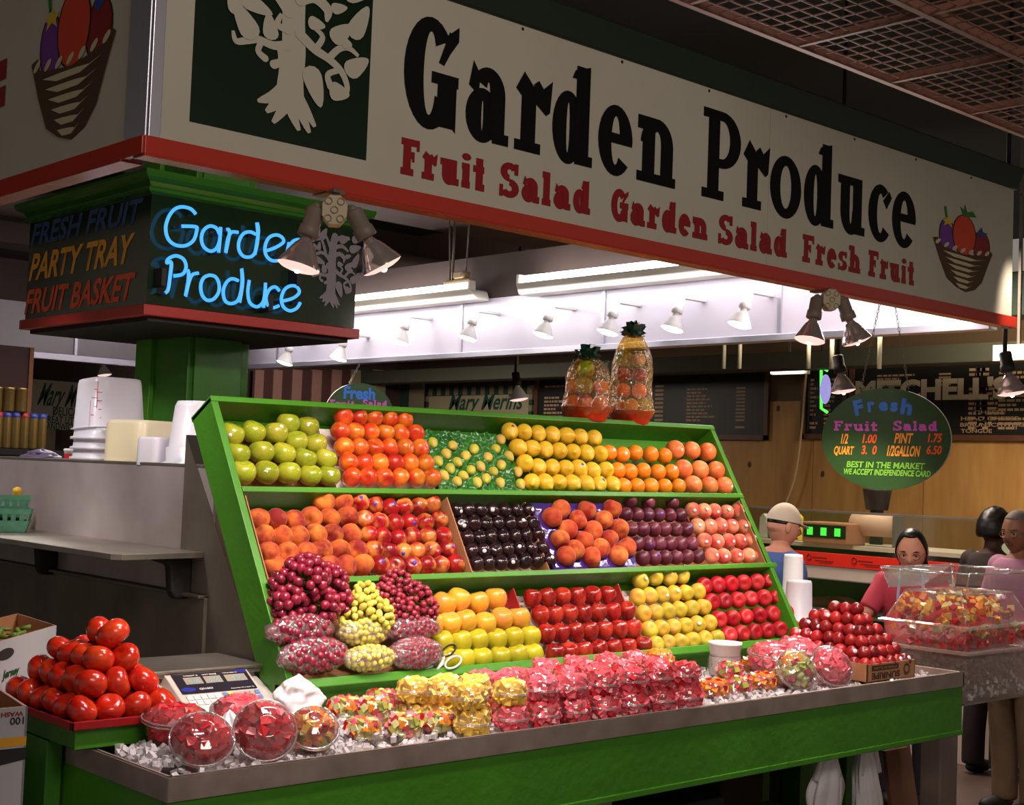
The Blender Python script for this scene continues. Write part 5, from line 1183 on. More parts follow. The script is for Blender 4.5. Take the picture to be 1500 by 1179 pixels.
for a, s_ in ((.055, 'WEIGHT lb'), (.125, 'UNIT PRICE'), (.205, 'TOTAL PRICE $')): text(s_, fs, a, .20, .055, .006, paper, sc2, off=.003)
rects(fs, [(.255, .200, .30, .215)], 'blue_label', mat('label_blue', S(36, 40, 140), .4), sc2, .0024)
g = MB(); g.add([fs.p(.045 + .028 * cos(2 * pi * k / 20), .135 + .011 * sin(2 * pi * k / 20), .0024) for k in range(20)], [tuple(range(20))]); kobj(g, 'badge', MATS['label_blue'], sc2)
text('QS10CI', fs, .085, .128, .05, .010, paper, sc2, off=.003); text('Capacity 30 x 0.01 lb', fs, .20, .120, .09, .006, paper, sc2, off=.003)
keyw = mat('key_white', S(226, 222, 216), .5)
for j in range(4):
    for i in range(5): rects(fs, [(.022 + i * .026, .084 - j * .026, .045 + i * .026, .107 - j * .026)], 'key', keyw, sc2, .0020)
    for i in range(7):
        c = mat('key_blue', S(96, 130, 190), .5) if i in (0, 6) else (mat('key_yellow', S(230, 206, 70), .5) if i == 1 and j == 0 else (mat('key_orange', S(226, 150, 50), .5) if i == 1 and j == 1 else mat('key_grey', S(170, 160, 150), .5)))
        rects(fs, [(.158 + i * .0205, .088 - j * .026, .176 + i * .0205, .107 - j * .026)], 'key', c, sc2, .0020)
# crumpled white bags at either side of the scale
def crumple(cx, cy, z0, rx, ry, h, seed, label, name='plastic_bag', m_=foam, amp=.25):
    g = MB(); n, mm = 36, 20; o = root(name, label, 'bag', (cx, cy, z0))
    for i in range(mm + 1):
        t = i / mm
        for k in range(n):
            a = 2 * pi * k / n; r_ = (1 - t ** 3) * (1 + amp * noise.noise(V((cos(a) * 1.6, sin(a) * 1.6, t * 3 + seed))) + amp * .5 * noise.noise(V((cos(a) * 5, sin(a) * 5, t * 6 + seed))))
            g.v.append((cx + rx * r_ * cos(a), cy + ry * r_ * sin(a), z0 + h * (t ** .7) * (1 + .25 * noise.noise(V((cos(a) * 2, sin(a) * 2, seed))))))
    for i in range(mm):
        for k in range(n): a_, b_ = i * n + k, i * n + (k + 1) % n; g.f.append((a_, b_, b_ + n, a_ + n)); g.sm.append(True); g.mi.append(0)
    kobj(g, 'bag_skin', m_, o); return o
bagw = mat('bag_white', S(236, 230, 234), .35, sss=.1)
crumple(2.66, 3.90, .965, .085, .07, .13, 3, 'crumpled white plastic bag in front of the scale beside the rack', m_=bagw, amp=.45)
crumple(2.33, 3.86, .965, .10, .05, .075, 8, 'white bag lying flat behind the watermelon tubs before the scale', m_=bagw, amp=.35)
crumple(2.22, 3.60, .965, .03, .05, .10, 12, 'white paper bag edge between tomato stand and tall tub', m_=bagw, amp=.3)
# ---------------------------------------------------------------- steel backsplash with shelf, left
sb = root('steel_backsplash', 'tall stainless steel backsplash wall unit left of the fruit rack', 'backsplash', (2.76, 5.6, 0))
XP = 2.735
kobj(MB().box((XP, 4.60, 1.30), (XP + .01, 8.2, 1.782)), 'upper_sheet', mat('satin_steel', S(200, 188, 188), .38, metal=.4, noise_col=S(164, 152, 150), nscale=3, bump=.06, bscale=7), sb)
kobj(MB().box((XP - .004, 4.595, .9), (XP + .012, 4.615, 1.782)).box((XP - .003, 4.60, 1.776), (XP + .05, 8.2, 1.788)), 'edge_trim', steel, sb, .003)
kobj(MB().box((XP - .02, 4.62, .9), (XP + .01, 8.2, 1.30)), 'lower_sheet', steel_d, sb)
kobj(MB().box((XP - .045, 4.62, 1.288), (XP + .01, 8.2, 1.30)), 'ledge_fold', steel_d, sb, .003)
kobj(MB().poly([(XP - .003, 4.60, .95), (XP - .003, 4.15, .95), (XP - .003, 4.60, 1.70)], (.004, 0, 0)), 'return_panel', mat('worn_brown_steel', S(120, 98, 84), .5, metal=.3, noise_col=S(96, 72, 58), nscale=5), sb)
kobj(MB().box((XP + .01, 4.86, 1.755), (3.12, 8.2, 1.775)), 'top_ledge', steel, sb)
kobj(MB().box((XP + .012, 4.86, .05), (3.1, 8.2, 1.755)), 'cabinet', steel_d, sb)
kobj(MB().box((2.22, 4.5, .9), (XP - .022, 8.2, .95)), 'worktop', steel_d, sb)
sh = root('steel_shelf', 'narrow steel shelf on black brackets against the backsplash', 'shelf', (2.5, 5.8, 1.465))
zsf = at_x(296, 808, XP).z; fc = at_z(168, 812, zsf)
kobj(MB().poly([(fc.x, fc.y + .03, zsf - .022), (fc.x + .03, fc.y, zsf - .022), (XP - .001, fc.y + .06, zsf - .022), (XP - .001, 8.0, zsf - .022), (fc.x - .02, 8.0, zsf - .022)], (0, 0, .022)), 'shelf_board', steel, sh, .002)
for px in (262, 65):
    y = at_x(px, 850, XP - .06).y; z1 = zsf - .024
    kobj(MB().poly([(XP - .001, y, z1), (XP - .001, y, z1 - .16), (XP - .07, y, z1 - .16), (XP - .09, y, z1 - .13), (XP - .10, y, z1 - .03), (XP - .20, y, z1)], (0, .05, 0)), 'bracket', black, sh, .012)
# ---- pulp baskets on the shelf
tealm = mat('teal_pulp', S(92, 150, 122), .8, noise_col=S(78, 132, 106), nscale=30, bump=.2)
def pint(cx, cy, z, s, rz, label, tilt=0):
    o = root('berry_basket', label, 'basket', (cx, cy, z), (tilt, 0, rz)); g = MB(); b_, t_, h = .042 * s, .056 * s, .075 * s
    for k in range(4):
        M = Matrix.Rotation(k * pi / 2, 4, 'Z')
        for (a0, a1) in ((-1, -.72), (-.5, -.22), (-.02, .26), (.48, .76), (.9, 1)):
            f = lambda a, r_, z_: M @ V((a * r_, -r_, z_))
            g.add([f(a0, b_, 0), f(a1, b_, 0), f(a1, t_, h * .8), f(a0, t_, h * .8)], [(0, 1, 2, 3)])
            g.add([M @ V((a0 * b_, -b_ + .002, 0)), M @ V((a1 * b_, -b_ + .002, 0)), M @ V((a1 * t_, -t_ + .002, h * .8)), M @ V((a0 * t_, -t_ + .002, h * .8))], [(0, 1, 2, 3)])
        g.add([M @ V((-b_, -b_, 0)), M @ V((b_, -b_, 0)), M @ V((t_ * .97, -t_ * .97, h * .5)), M @ V((-t_ * .97, -t_ * .97, h * .5))], [(0, 1, 2, 3)])
        g.hexa([M @ V(c) for c in ((-t_, -t_ - .002, h * .78), (t_, -t_ - .002, h * .78), (t_, -t_ + .002, h * .78), (-t_, -t_ + .002, h * .78), (-t_, -t_ - .004, h), (t_, -t_ - .004, h), (t_, -t_ + .002, h), (-t_, -t_ + .002, h))])
    g.add([(-b_, -b_, .001), (b_, -b_, .001), (b_, b_, .001), (-b_, b_, .001)], [(0, 1, 2, 3)])
    put(g.mesh('basket_body', tealm), 'basket_body', o); return o
q = at_x(15, 778, 2.56); zq = zsf + .002
pint(2.56, q.y - .02, zq, 1.35, -.5, 'green-blue pulp berry basket standing on the steel shelf')
pint(2.56, q.y + .02, zq + .055, 1.3, -.2, 'second pulp berry basket nested in the one on the shelf', tilt=-.12)
o = root('banana', 'yellow banana behind the pulp baskets at the left edge', 'fruit', (2.6, q.y + .16, zq))
kobj(MB().tube(smooth_pts([(2.64, q.y + .26, zq + .025), (2.65, q.y + .20, zq + .08), (2.65, q.y + .16, zq + .14), (2.64, q.y + .14, zq + .19)], 5), [.008] + [.02] * 14 + [.006], 10), 'peel', mat('banana_peel', S(226, 184, 50), .45), o)
# ---- plastic tubs on top of the backsplash
milk = bpy.data.materials.new('milky_plastic'); milk.use_nodes = True; b = milk.node_tree.nodes['Principled BSDF']
b.inputs['Base Color'].default_value = S(226, 224, 234); b.inputs['Roughness'].default_value = .3; b.inputs['Alpha'].default_value = .82; b.inputs['Subsurface Weight'].default_value = .2
milky = bpy.data.materials.new('cream_plastic'); milky.use_nodes = True; b = milky.node_tree.nodes['Principled BSDF']
b.inputs['Base Color'].default_value = S(224, 212, 176); b.inputs['Roughness'].default_value = .35; b.inputs['Alpha'].default_value = .9
redm = mat('red_marking', S(190, 40, 60), .5)
ctr = at_x(158, 672, 2.89); zt = 1.776; d = (ctr - CAM).length; R1 = 39 * d / F
o = root('measuring_bucket', 'tall stack of upturned milky buckets with red measuring marks', 'bucket', (2.89, ctr.y, zt))
M = Matrix.Translation((2.89, ctr.y, zt)); H_ = 118 * d / F
tiltM = M @ Matrix.Rotation(radians(-3), 4, 'X')
kobj(MB().lathe([(0, H_), (R1 * .82, H_), (R1 * .90, H_ * .985), (R1 * .93, H_ * .93), (R1 * 1.03, H_ * .42), (R1 * 1.10, H_ * .41), (R1 * 1.10, H_ * .40)], 32, tiltM, sq=6), 'bucket', milk, o)
for k, zz in enumerate((.41, .29, .17)):
    kobj(MB().lathe([(R1 * 1.02, H_ * zz), (R1 * 1.04, H_ * (zz - .10)), (R1 * 1.13, H_ * (zz - .11)), (R1 * 1.13, H_ * (zz - .14)), (R1 * 1.0, H_ * (zz - .14))], 32, M, sq=6), 'bucket_rim', milk, o)
# marks drawn on the face towards the shop front
fr_ = Fr(V((2.89, ctr.y, zt)) + V((-R1 * .80, -R1 * .66, 0)), (.60, -.80, 0), (0, 0, 1))
g = [(.0, .12 * H_, .003, .95 * H_), (-.03, .4 * H_, -.028, .72 * H_)]
for k in range(7): g += [(-.025 if k % 2 else -.012, (.25 + k * .1) * H_, .0, (.25 + k * .1) * H_ + .003), (.0, (.22 + k * .1) * H_, .025, (.22 + k * .1) * H_ + .003)]
rects(fr_, g, 'red_marks', redm, o, .016)
p = at_x(108, 671, 2.82); o = root('deli_tub', 'small white tub with red label beside the measuring buckets', 'tub', (2.82, p.y, zt))
M = Matrix.Translation((2.82, p.y, zt)); kobj(MB().lathe([(0, 0), (.040, 0), (.043, .045), (.046, .047), (.046, .056), (.04, .058), (0, .06)], 24, M), 'tub', foam, o)
kobj(MB().lathe([(.0412, .004), (.0436, .034)], 24, M), 'label', mat('tub_red', S(190, 30, 30), .5), o)
def sqtub(px0, px1, pyt, X, label, m_, name, sq=8):
    a = at_x((px0 + px1) / 2, 673, X); d = (a - CAM).length; R_ = (px1 - px0) / 2 * d / F / 1.17; h = (674 - pyt) * d / F
    o = root(name, label, 'tub', (X, a.y, zt)); M = Matrix.Translation((X, a.y, zt)) @ Matrix.Rotation(.25, 4, 'Z')
    kobj(MB().lathe([(R_ * .97, 0), (R_ * .95, h * .9), (R_ * .90, h * .98), (R_ * .8, h), (0, h * 1.01)], 40, M, sq=sq), 'tub', m_, o); return o
sqtub(160, 258, 612, 2.90, 'square cream plastic tub upside down before the column', milky, 'square_tub')
sqtub(204, 256, 634, 2.80, 'small square frosted tub in front of the cream one', milk, 'small_square_tub')
a = at_x(287, 673, 2.88); d = (a - CAM).length; R_ = 42 * d / F; h = 93 * d / F
o = root('frosted_bucket', 'frosted round bucket upside down behind the rack corner', 'bucket', (2.88, a.y, zt)); M = Matrix.Translation((2.88, a.y, zt))
kobj(MB().lathe([(R_ * 1.15, 0), (R_ * 1.15, .012), (R_ * 1.0, .02), (R_ * 1.02, h * .28), (R_ * .93, h * .3), (R_ * .78, h * .92), (R_ * .70, h), (0, h * 1.02)], 32, M), 'bucket', milk, o)
# crumpled clear wrap
crumple(2.84, at_x(60, 670, 2.84).y, zt, .05, .16, .05, 21, 'crumpled grey plastic wrap lying on the steel ledge', 'plastic_wrap', mat('wrap_grey', S(110, 100, 130), .3), .5)
# ---------------------------------------------------------------- cartons at the lower left
greyc = mat('grey_white_carton', S(170, 168, 172), .7)
def carton(C0, dirA, lenA, dirB, lenB, z0, label, lid=True):
    A = V(dirA); A.z = 0; A.normalize(); B = V(dirB); B.z = 0; B.normalize(); C0 = V(C0); z1 = C0.z; o = root('carton', label, 'carton', (C0.x, C0.y, z0))
    def P(a, b, z): q = C0 + A * a + B * b; return V((q.x, q.y, z))
    t = .006; g = MB()
    for (a0, a1, b0, b1_) in ((0, lenA, 0, t), (0, lenA, lenB - t, lenB), (0, t, 0, lenB), (lenA - t, lenA, 0, lenB)):
        g.hexa([P(a0, b0, z0), P(a1, b0, z0), P(a1, b1_, z0), P(a0, b1_, z0), P(a0, b0, z1), P(a1, b0, z1), P(a1, b1_, z1), P(a0, b1_, z1)])
    g.hexa([P(0, 0, z0), P(lenA, 0, z0), P(lenA, lenB, z0), P(0, lenB, z0), P(0, 0, z0 + .006), P(lenA, 0, z0 + .006), P(lenA, lenB, z0 + .006), P(0, lenB, z0 + .006)])
    kobj(g, 'carton_body', greyc, o)
    g = MB()
    for (a0, a1, b0, b1_) in ((t, lenA - t, t, t * 1.6), (t, t * 1.6, t, lenB - t), (lenA - t * 1.6, lenA - t, t, lenB - t), (t, lenA - t, lenB - t * 1.6, lenB - t)):
        g.hexa([P(a0, b0, z0 + .01), P(a1, b0, z0 + .01), P(a1, b1_, z0 + .01), P(a0, b1_, z0 + .01), P(a0, b0, z1 + .001), P(a1, b0, z1 + .001), P(a1, b1_, z1 + .001), P(a0, b1_, z1 + .001)])
    kobj(g, 'brown_inside', card, o)
    return o, A, B, P
Cj = at_d(83, 916, 4.75); q1 = at_z(0, 940, Cj.z); q2 = at_z(18, 896, Cj.z)
o, A, B, P = carton(Cj, q1 - Cj, .52, q2 - Cj, .40, .955, 'open grey carton with hand hole and green script, behind the tomatoes')
fj = Fr(P(.52, 0, .955), -A, (0, 0, 1)); fj.n = fj.r.cross(fj.u)
dd = lambda px, py: (at_pl(px, py, fj.o, fj.n) - fj.o)
e = dd(32, 960); e2 = dd(2, 957)
text('Jersey', fj, dd(2, 999).dot(fj.r), dd(2, 999).z, (dd(26, 990) - dd(2, 999)).dot(fj.r), .035, mat('carton_green_ink', S(20, 70, 40), .6), o, shear=.25, bold=.03)
g = MB(); c_ = dd(8, 958)
g.add([fj.p(c_.dot(fj.r) + .065 * cos(2 * pi * k / 24) * (1), c_.z + .018 * sin(2 * pi * k / 24), .001) for k in range(24)], [tuple(range(24))]); kobj(g, 'hand_hole', mat('hole_dark', S(40, 34, 24), .9), o)
for k in range(6):
    rr = random.Random(k); pass
g = MB()
for k in range(14):
    rr = random.Random(k); pz = P(rr.uniform(.05, .45), rr.uniform(.05, .3), Cj.z - .03); g.tube([pz, pz + V((rr.uniform(-.06, .06), rr.uniform(-.06, .06), rr.uniform(.0, .02)))], [.006, .009], 6)
tag(kobj(g, 'green_beans', mat('bean_green', S(96, 120, 40), .5), o), kind='stuff')
tb = root('side_table', 'dark worktop carrying the grey carton left of the tomatoes', 'table', (1.2, 4.6, 0))
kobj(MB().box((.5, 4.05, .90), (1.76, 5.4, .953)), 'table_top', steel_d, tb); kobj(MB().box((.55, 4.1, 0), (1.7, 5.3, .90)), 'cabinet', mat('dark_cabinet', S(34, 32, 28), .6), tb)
Cw = at_d(41, 1035, 3.55); q1 = at_z(-60, 1043, Cw.z); q2 = at_z(0, 1008, Cw.z)
o, A, B, P = carton(Cw, q1 - Cw, .5, q2 - Cw, .35, .60, 'open white carton with yellow band and upside-down print, lower left corner')
fw_ = Fr(P(.5, 0, Cw.z), -A, (0, 0, 1))
dw = lambda px, py: (at_pl(px, py, fw_.o, fw_.n) - fw_.o)
a = dw(0, 1052); b = dw(34, 1041)
text('WASH BEFORE', fw_, b.dot(fw_.r) - .13, a.z + .002, .13, .012, mat('carton_red_ink', S(140, 20, 30), .6), o, rot180=True, bold=.03)
a = dw(14, 1062); b = dw(35, 1050)
text('100', fw_, a.dot(fw_.r), a.z, (b - a).dot(fw_.r), .019, mat('carton_black_ink', S(40, 36, 40), .6), o, rot180=True, bold=.02)
a = dw(0, 1095); b = dw(39, 1078); rects(fw_, [(0, a.z, .5, b.z)], 'yellow_band', mat('carton_yellow', S(214, 150, 30), .6), o, .001)
g = MB(); za, zb2 = dw(0, 1098).z, dw(0, 1160).z
g.add([fw_.p(.0, zb2, .001), fw_.p(.0, za, .001), fw_.p(.5, za, .001), fw_.p(.5, za - .03, .001)], [(0, 1, 2, 3)]); kobj(g, 'dark_triangle', mat('carton_dark_ink', S(36, 30, 36), .6), o)
lw_ = root('carton', 'plain grey carton below the white one, bottom left corner', 'carton', (Cw.x, Cw.y, 0))
g = MB(); g.hexa([P(0, 0, 0), P(.5, 0, 0), P(.5, .35, 0), P(0, .35, 0), P(0, 0, .596), P(.5, 0, .596), P(.5, .35, .596), P(0, .35, .596)]); kobj(g, 'carton_body', greyc, lw_)
# ---------------------------------------------------------------- under the counter
def hang_bag(px, py, w_px, h_px, Y, seed, label):
    t = at_y(px, py, Y); d = (t - CAM).length; w_, h_ = w_px * d / F, h_px * d / F; o = root('carrier_bag', label, 'bag', t)
    g = MB(); n, mm = 32, 26
    for i in range(mm + 1):
        tt = i / mm; wd = w_ * (.08 + .5 * min(1, tt * 2.2) ** .7)
        for k in range(n):
            a = 2 * pi * k / n; f = 1 + .16 * sin(6 * a + 3 * tt + seed) * min(1, tt * 2) + .1 * sin(11 * a - 5 * tt) + .35 * noise.noise(V((cos(a) * 2.2, sin(a) * 2.2, tt * 4 + seed)))
            g.v.append((t.x + wd * f * cos(a) + .02 * sin(tt * 5 + seed), t.y + wd * .35 * f * sin(a), t.z - h_ * tt + .02 * sin(3 * a + seed) * tt))
    for i in range(mm):
        for k in range(n): a_, b_ = i * n + k, i * n + (k + 1) % n; g.f.append((a_, b_, b_ + n, a_ + n)); g.sm.append(True); g.mi.append(0)
    kobj(g, 'bag_skin', bagw, o)
    g = MB()
    for s_ in (-1, 1): g.tube([(t.x + s_ * .006, t.y, t.z + .03), (t.x + s_ * w_ * .25, t.y - .01, t.z - h_ * .14), (t.x + s_ * w_ * .45, t.y - .01, t.z - h_ * .34)], [.006, .012, .016], 7)
    g.box((t.x - .012, t.y - .012, t.z - .01), (t.x + .012, t.y + .012, .74)); kobj(g, 'handles', bagw, o); return o
hang_bag(1210, 1085, 62, 150, 3.40, 1, 'white carrier bag knotted under the counter, left of two')
hang_bag(1272, 1072, 50, 165, 3.45, 4, 'white pleated carrier bags hanging beside the counter leg')
hang_bag(838, 1142, 58, 110, 3.42, 2, 'pale carrier bag hanging before the upside-down printed carton')
t = at_y(862, 1179, 3.6); a, b = at_y(845, 1150, 3.6), at_y(898, 1138, 3.6)
o = root('carton', 'white carton with dark green script under the counter', 'carton', (a.x + .1, 3.8, .2))
kobj(MB().box((a.x, 3.60, .25), (b.x, 3.95, b.z)), 'carton_body', greyc, o, .003)
fz = Fr((a.x, 3.6, 0), (1, 0, 0), (0, 0, 1)); za = at_y(880, 1178, 3.6).z; zb3 = at_y(880, 1148, 3.6).z
text('Select', fz, .0, za + .01, b.x - a.x - .02, (zb3 - za) * .6, MATS['carton_green_ink'], o, rot180=True, shear=.2, bold=.02)
kobj(MB().box((a.x - .01, 3.59, 0), (b.x + .01, 3.96, .248)), 'lower_flaps', card, o)
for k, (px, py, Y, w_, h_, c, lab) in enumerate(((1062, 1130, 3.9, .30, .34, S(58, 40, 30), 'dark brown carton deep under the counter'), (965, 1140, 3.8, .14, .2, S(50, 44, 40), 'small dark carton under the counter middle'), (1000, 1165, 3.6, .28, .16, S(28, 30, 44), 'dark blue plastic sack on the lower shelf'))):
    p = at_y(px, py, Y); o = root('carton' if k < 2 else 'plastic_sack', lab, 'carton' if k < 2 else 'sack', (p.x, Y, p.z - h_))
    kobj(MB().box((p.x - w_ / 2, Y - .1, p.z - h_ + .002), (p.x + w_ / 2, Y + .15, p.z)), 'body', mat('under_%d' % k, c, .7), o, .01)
kobj(MB().box((1.9, 3.35, .28), (5.45, 4.14, .30)), 'lower_shelf', dgreen, ct)
t = at_y(1350, 1085, 3.62); t.x = min(t.x, 5.78); o = root('carton', 'brown cardboard sheets leaning by the right counter leg', 'cardboard', (t.x, 3.62, 0))
for k in range(2): kobj(MB().hexa([(t.x - .1 + k * .1, 3.47 + k * .06, 0), (t.x + .12 + k * .1, 3.47 + k * .06, 0), (t.x + .12 + k * .1, 3.49 + k * .06, 0), (t.x - .1 + k * .1, 3.49 + k * .06, 0), (t.x - .1 + k * .1, 3.57 + k * .06, t.z - k * .02), (t.x + .1 + k * .1, 3.57 + k * .06, t.z), (t.x + .1 + k * .1, 3.59 + k * .06, t.z), (t.x - .1 + k * .1, 3.59 + k * .06, t.z)]), 'sheet', mat('dark_card', S(110, 72, 50), .8), o)
# ---------------------------------------------------------------- oval price boards
def plane_uv(fr):
    def f(px, py):
        q = at_pl(px, py, fr.o, fr.n) - fr.o; return q.dot(fr.r), q.dot(fr.u)
    return f
blu = mat('lettering_blue', S(48, 110, 200), .5); mag = mat('lettering_magenta', S(190, 80, 180), .5); ora = mat('lettering_orange', S(236, 150, 40), .5); ored = mat('lettering_red_orange', S(226, 84, 30), .5); lime = mat('lettering_lime', S(110, 170, 40), .5)
n_ = V((-cos(radians(12)), -sin(radians(12)), 0)); c0 = at_y(1299, 643, 3.24)
ov = root('oval_price_board', 'dark green oval board with fruit salad prices hanging on two chains', 'sign', c0)
fo = Fr(c0, V((0, 0, 1)).cross(n_), (0, 0, 1)); uvf = plane_uv(fo)
aw = (uvf(1393, 643)[0] - uvf(1204, 643)[0]) / 2; ah = (uvf(1299, 569)[1] - uvf(1299, 718)[1]) / 2; cx_ = (uvf(1393, 643)[0] + uvf(1204, 643)[0]) / 2
N_ = 72; g = MB(); pts = [(cx_ + aw * cos(2 * pi * k / N_), ah * sin(2 * pi * k / N_)) for k in range(N_)]
g.add([fo.p(a, b, 0) for a, b in pts], [tuple(range(N_))]); kobj(g, 'board_face', ovalgreen, ov)
g = MB(); g.add([fo.p(a, b, -.001) for a, b in pts] + [fo.p(a, b, -.016) for a, b in pts], [tuple(range(2 * N_ - 1, N_ - 1, -1))] + [(k, (k + 1) % N_, (k + 1) % N_ + N_, k + N_) for k in range(N_)]); kobj(g, 'board_edge', mat('board_edge_white', S(196, 186, 176), .5), ov)
ZO = lambda x, y: uvf(1000 + x / 3, 400 + y / 3)
def otext(s, x0, x1, yb, yt, m_, slab=False, **k):
    a, _ = ZO(x0, yb); c, _ = ZO(x1, yt); b = ZO((x0 + x1) / 2, yb)[1]; d = ZO((x0 + x1) / 2, yt)[1]
    if slab: word(s, fo, a, c, b, d - b, (d - b) * .26, m_, ov, .2)
    else: text(s, fo, a, b, c - a - k.get('shear', 0) * (d - b), d - b, m_, ov, bold=.03, **k)
for ch, x, yb, yt, w_, rot in (('F', 760, 628, 560, 42, .22), ('r', 815, 612, 566, 34, .10), ('e', 862, 606, 566, 42, 0), ('s', 912, 608, 566, 34, -.06), ('h', 955, 618, 548, 52, -.14)):
    a, b = ZO(x, yb); c, d = ZO(x + w_, yt)
    o_ = text(ch, Fr(fo.p(a, b), fo.r * cos(rot) + fo.u * sin(rot), fo.u * cos(rot) - fo.r * sin(rot)), 0, 0, c - a, d - b, blu, ov, bold=.05, name='letter')
otext('Fruit', 665, 857, 693, 650, mag, True); otext('Salad', 925, 1120, 693, 650, mag, True)
for s, x0, x1, yb, yt, m_ in (('1/2', 695, 732, 750, 705, ora), ('1.00', 790, 857, 748, 708, ored), ('PINT', 930, 1015, 748, 703, ora), ('1.75', 1077, 1143, 745, 705, ored), ('QUART', 662, 755, 804, 760, ora), ('3.  0', 785, 857, 797, 757, ored), ('1/2GALLON', 897, 1047, 806, 758, ora), ('6.50', 1070, 1143, 797, 757, ored), ('BEST IN THE MARKET', 720, 1067, 858, 830, lime), ('WE ACCEPT INDEPENDENCE CARD', 705, 1093, 890, 863, lime)):
    otext(s, x0, x1, yb, yt, m_, shear=.15)
def chain(a, b, parent, r=.0028, link=.016, m_=steel_d, per=True):
    a, b = V(a), V(b); L_ = (b - a).length; n = int(L_ / link); q = (b - a).normalized().to_track_quat('Z', 'Y').to_matrix().to_4x4(); g = MB()
    for k in range(n):
        M = Matrix.Translation(a + (b - a) * ((k + .5) / n)) @ q @ Matrix.Rotation((k % 2) * pi / 2, 4, 'Z')
        g.tube([M @ V((r * 1.6 * cos(t), 0, link * .62 * sin(t))) for t in (2 * pi * j / 8 for j in range(9))], r * .45, 4, cap=False)
    return tag(kobj(g, 'chain', m_, parent), kind='stuff')
p1 = fo.p(*uvf(1262, 566)); p2 = fo.p(*uvf(1331, 570))
chain(at_y(1289, 443, SY - .01), p1, ov); chain(at_y(1310, 440, SY - .01), p2, ov)
cB = at_x(528, 607, 6.05); ob = root('oval_price_board', 'far oval fruit salad board seen above the orange-red nectarines', 'sign', cB)
nb_ = V((-.35, -.94, 0)).normalized(); fb = Fr(cB, V((0, 0, 1)).cross(nb_), (0, 0, 1)); ub_ = plane_uv(fb)
x0, x1 = ub_(476, 607)[0], ub_(577, 607)[0]; zt2, zb4 = ub_(528, 561)[1], ub_(528, 655)[1]; pts = [((x0 + x1) / 2 + (x1 - x0) / 2 * cos(2 * pi * k / 48), (zt2 + zb4) / 2 + (zt2 - zb4) / 2 * sin(2 * pi * k / 48)) for k in range(48)]
g = MB(); g.add([fb.p(a, b) for a, b in pts], [tuple(range(48))]); kobj(g, 'board_face', ovalgreen, ob)
g = MB(); g.add([fb.p(a * 1.0, b, -.002) for a, b in pts] + [fb.p(a, b, -.03) for a, b in pts], [tuple(range(95, 47, -1))] + [(k, (k + 1) % 48, (k + 1) % 48 + 48, k + 48) for k in range(48)]); kobj(g, 'board_edge', MATS['board_edge_white'], ob)
for s, xa, xb, yb, yt, m_ in (('Fresh', 503, 550, 584, 568, blu),):
    a, b = ub_(xa, yb); c, d = ub_(xb, yt); text(s, fb, a, b, c - a, d - b, m_, ob, bold=.04)
for s, xa, xb in (('Fruit', 483, 519), ('Salad', 531, 567)):
    a, b = ub_(xa, 595); c, d = ub_(xb, 587); word(s, fb, a, c, b, d - b, (d - b) * .24, mag, ob, .2)
chain(fb.p(*ub_(512, 561)), (6.12, fb.p(*ub_(518, 533)).y + .1, 2.57), ob, r=.005, link=.03)
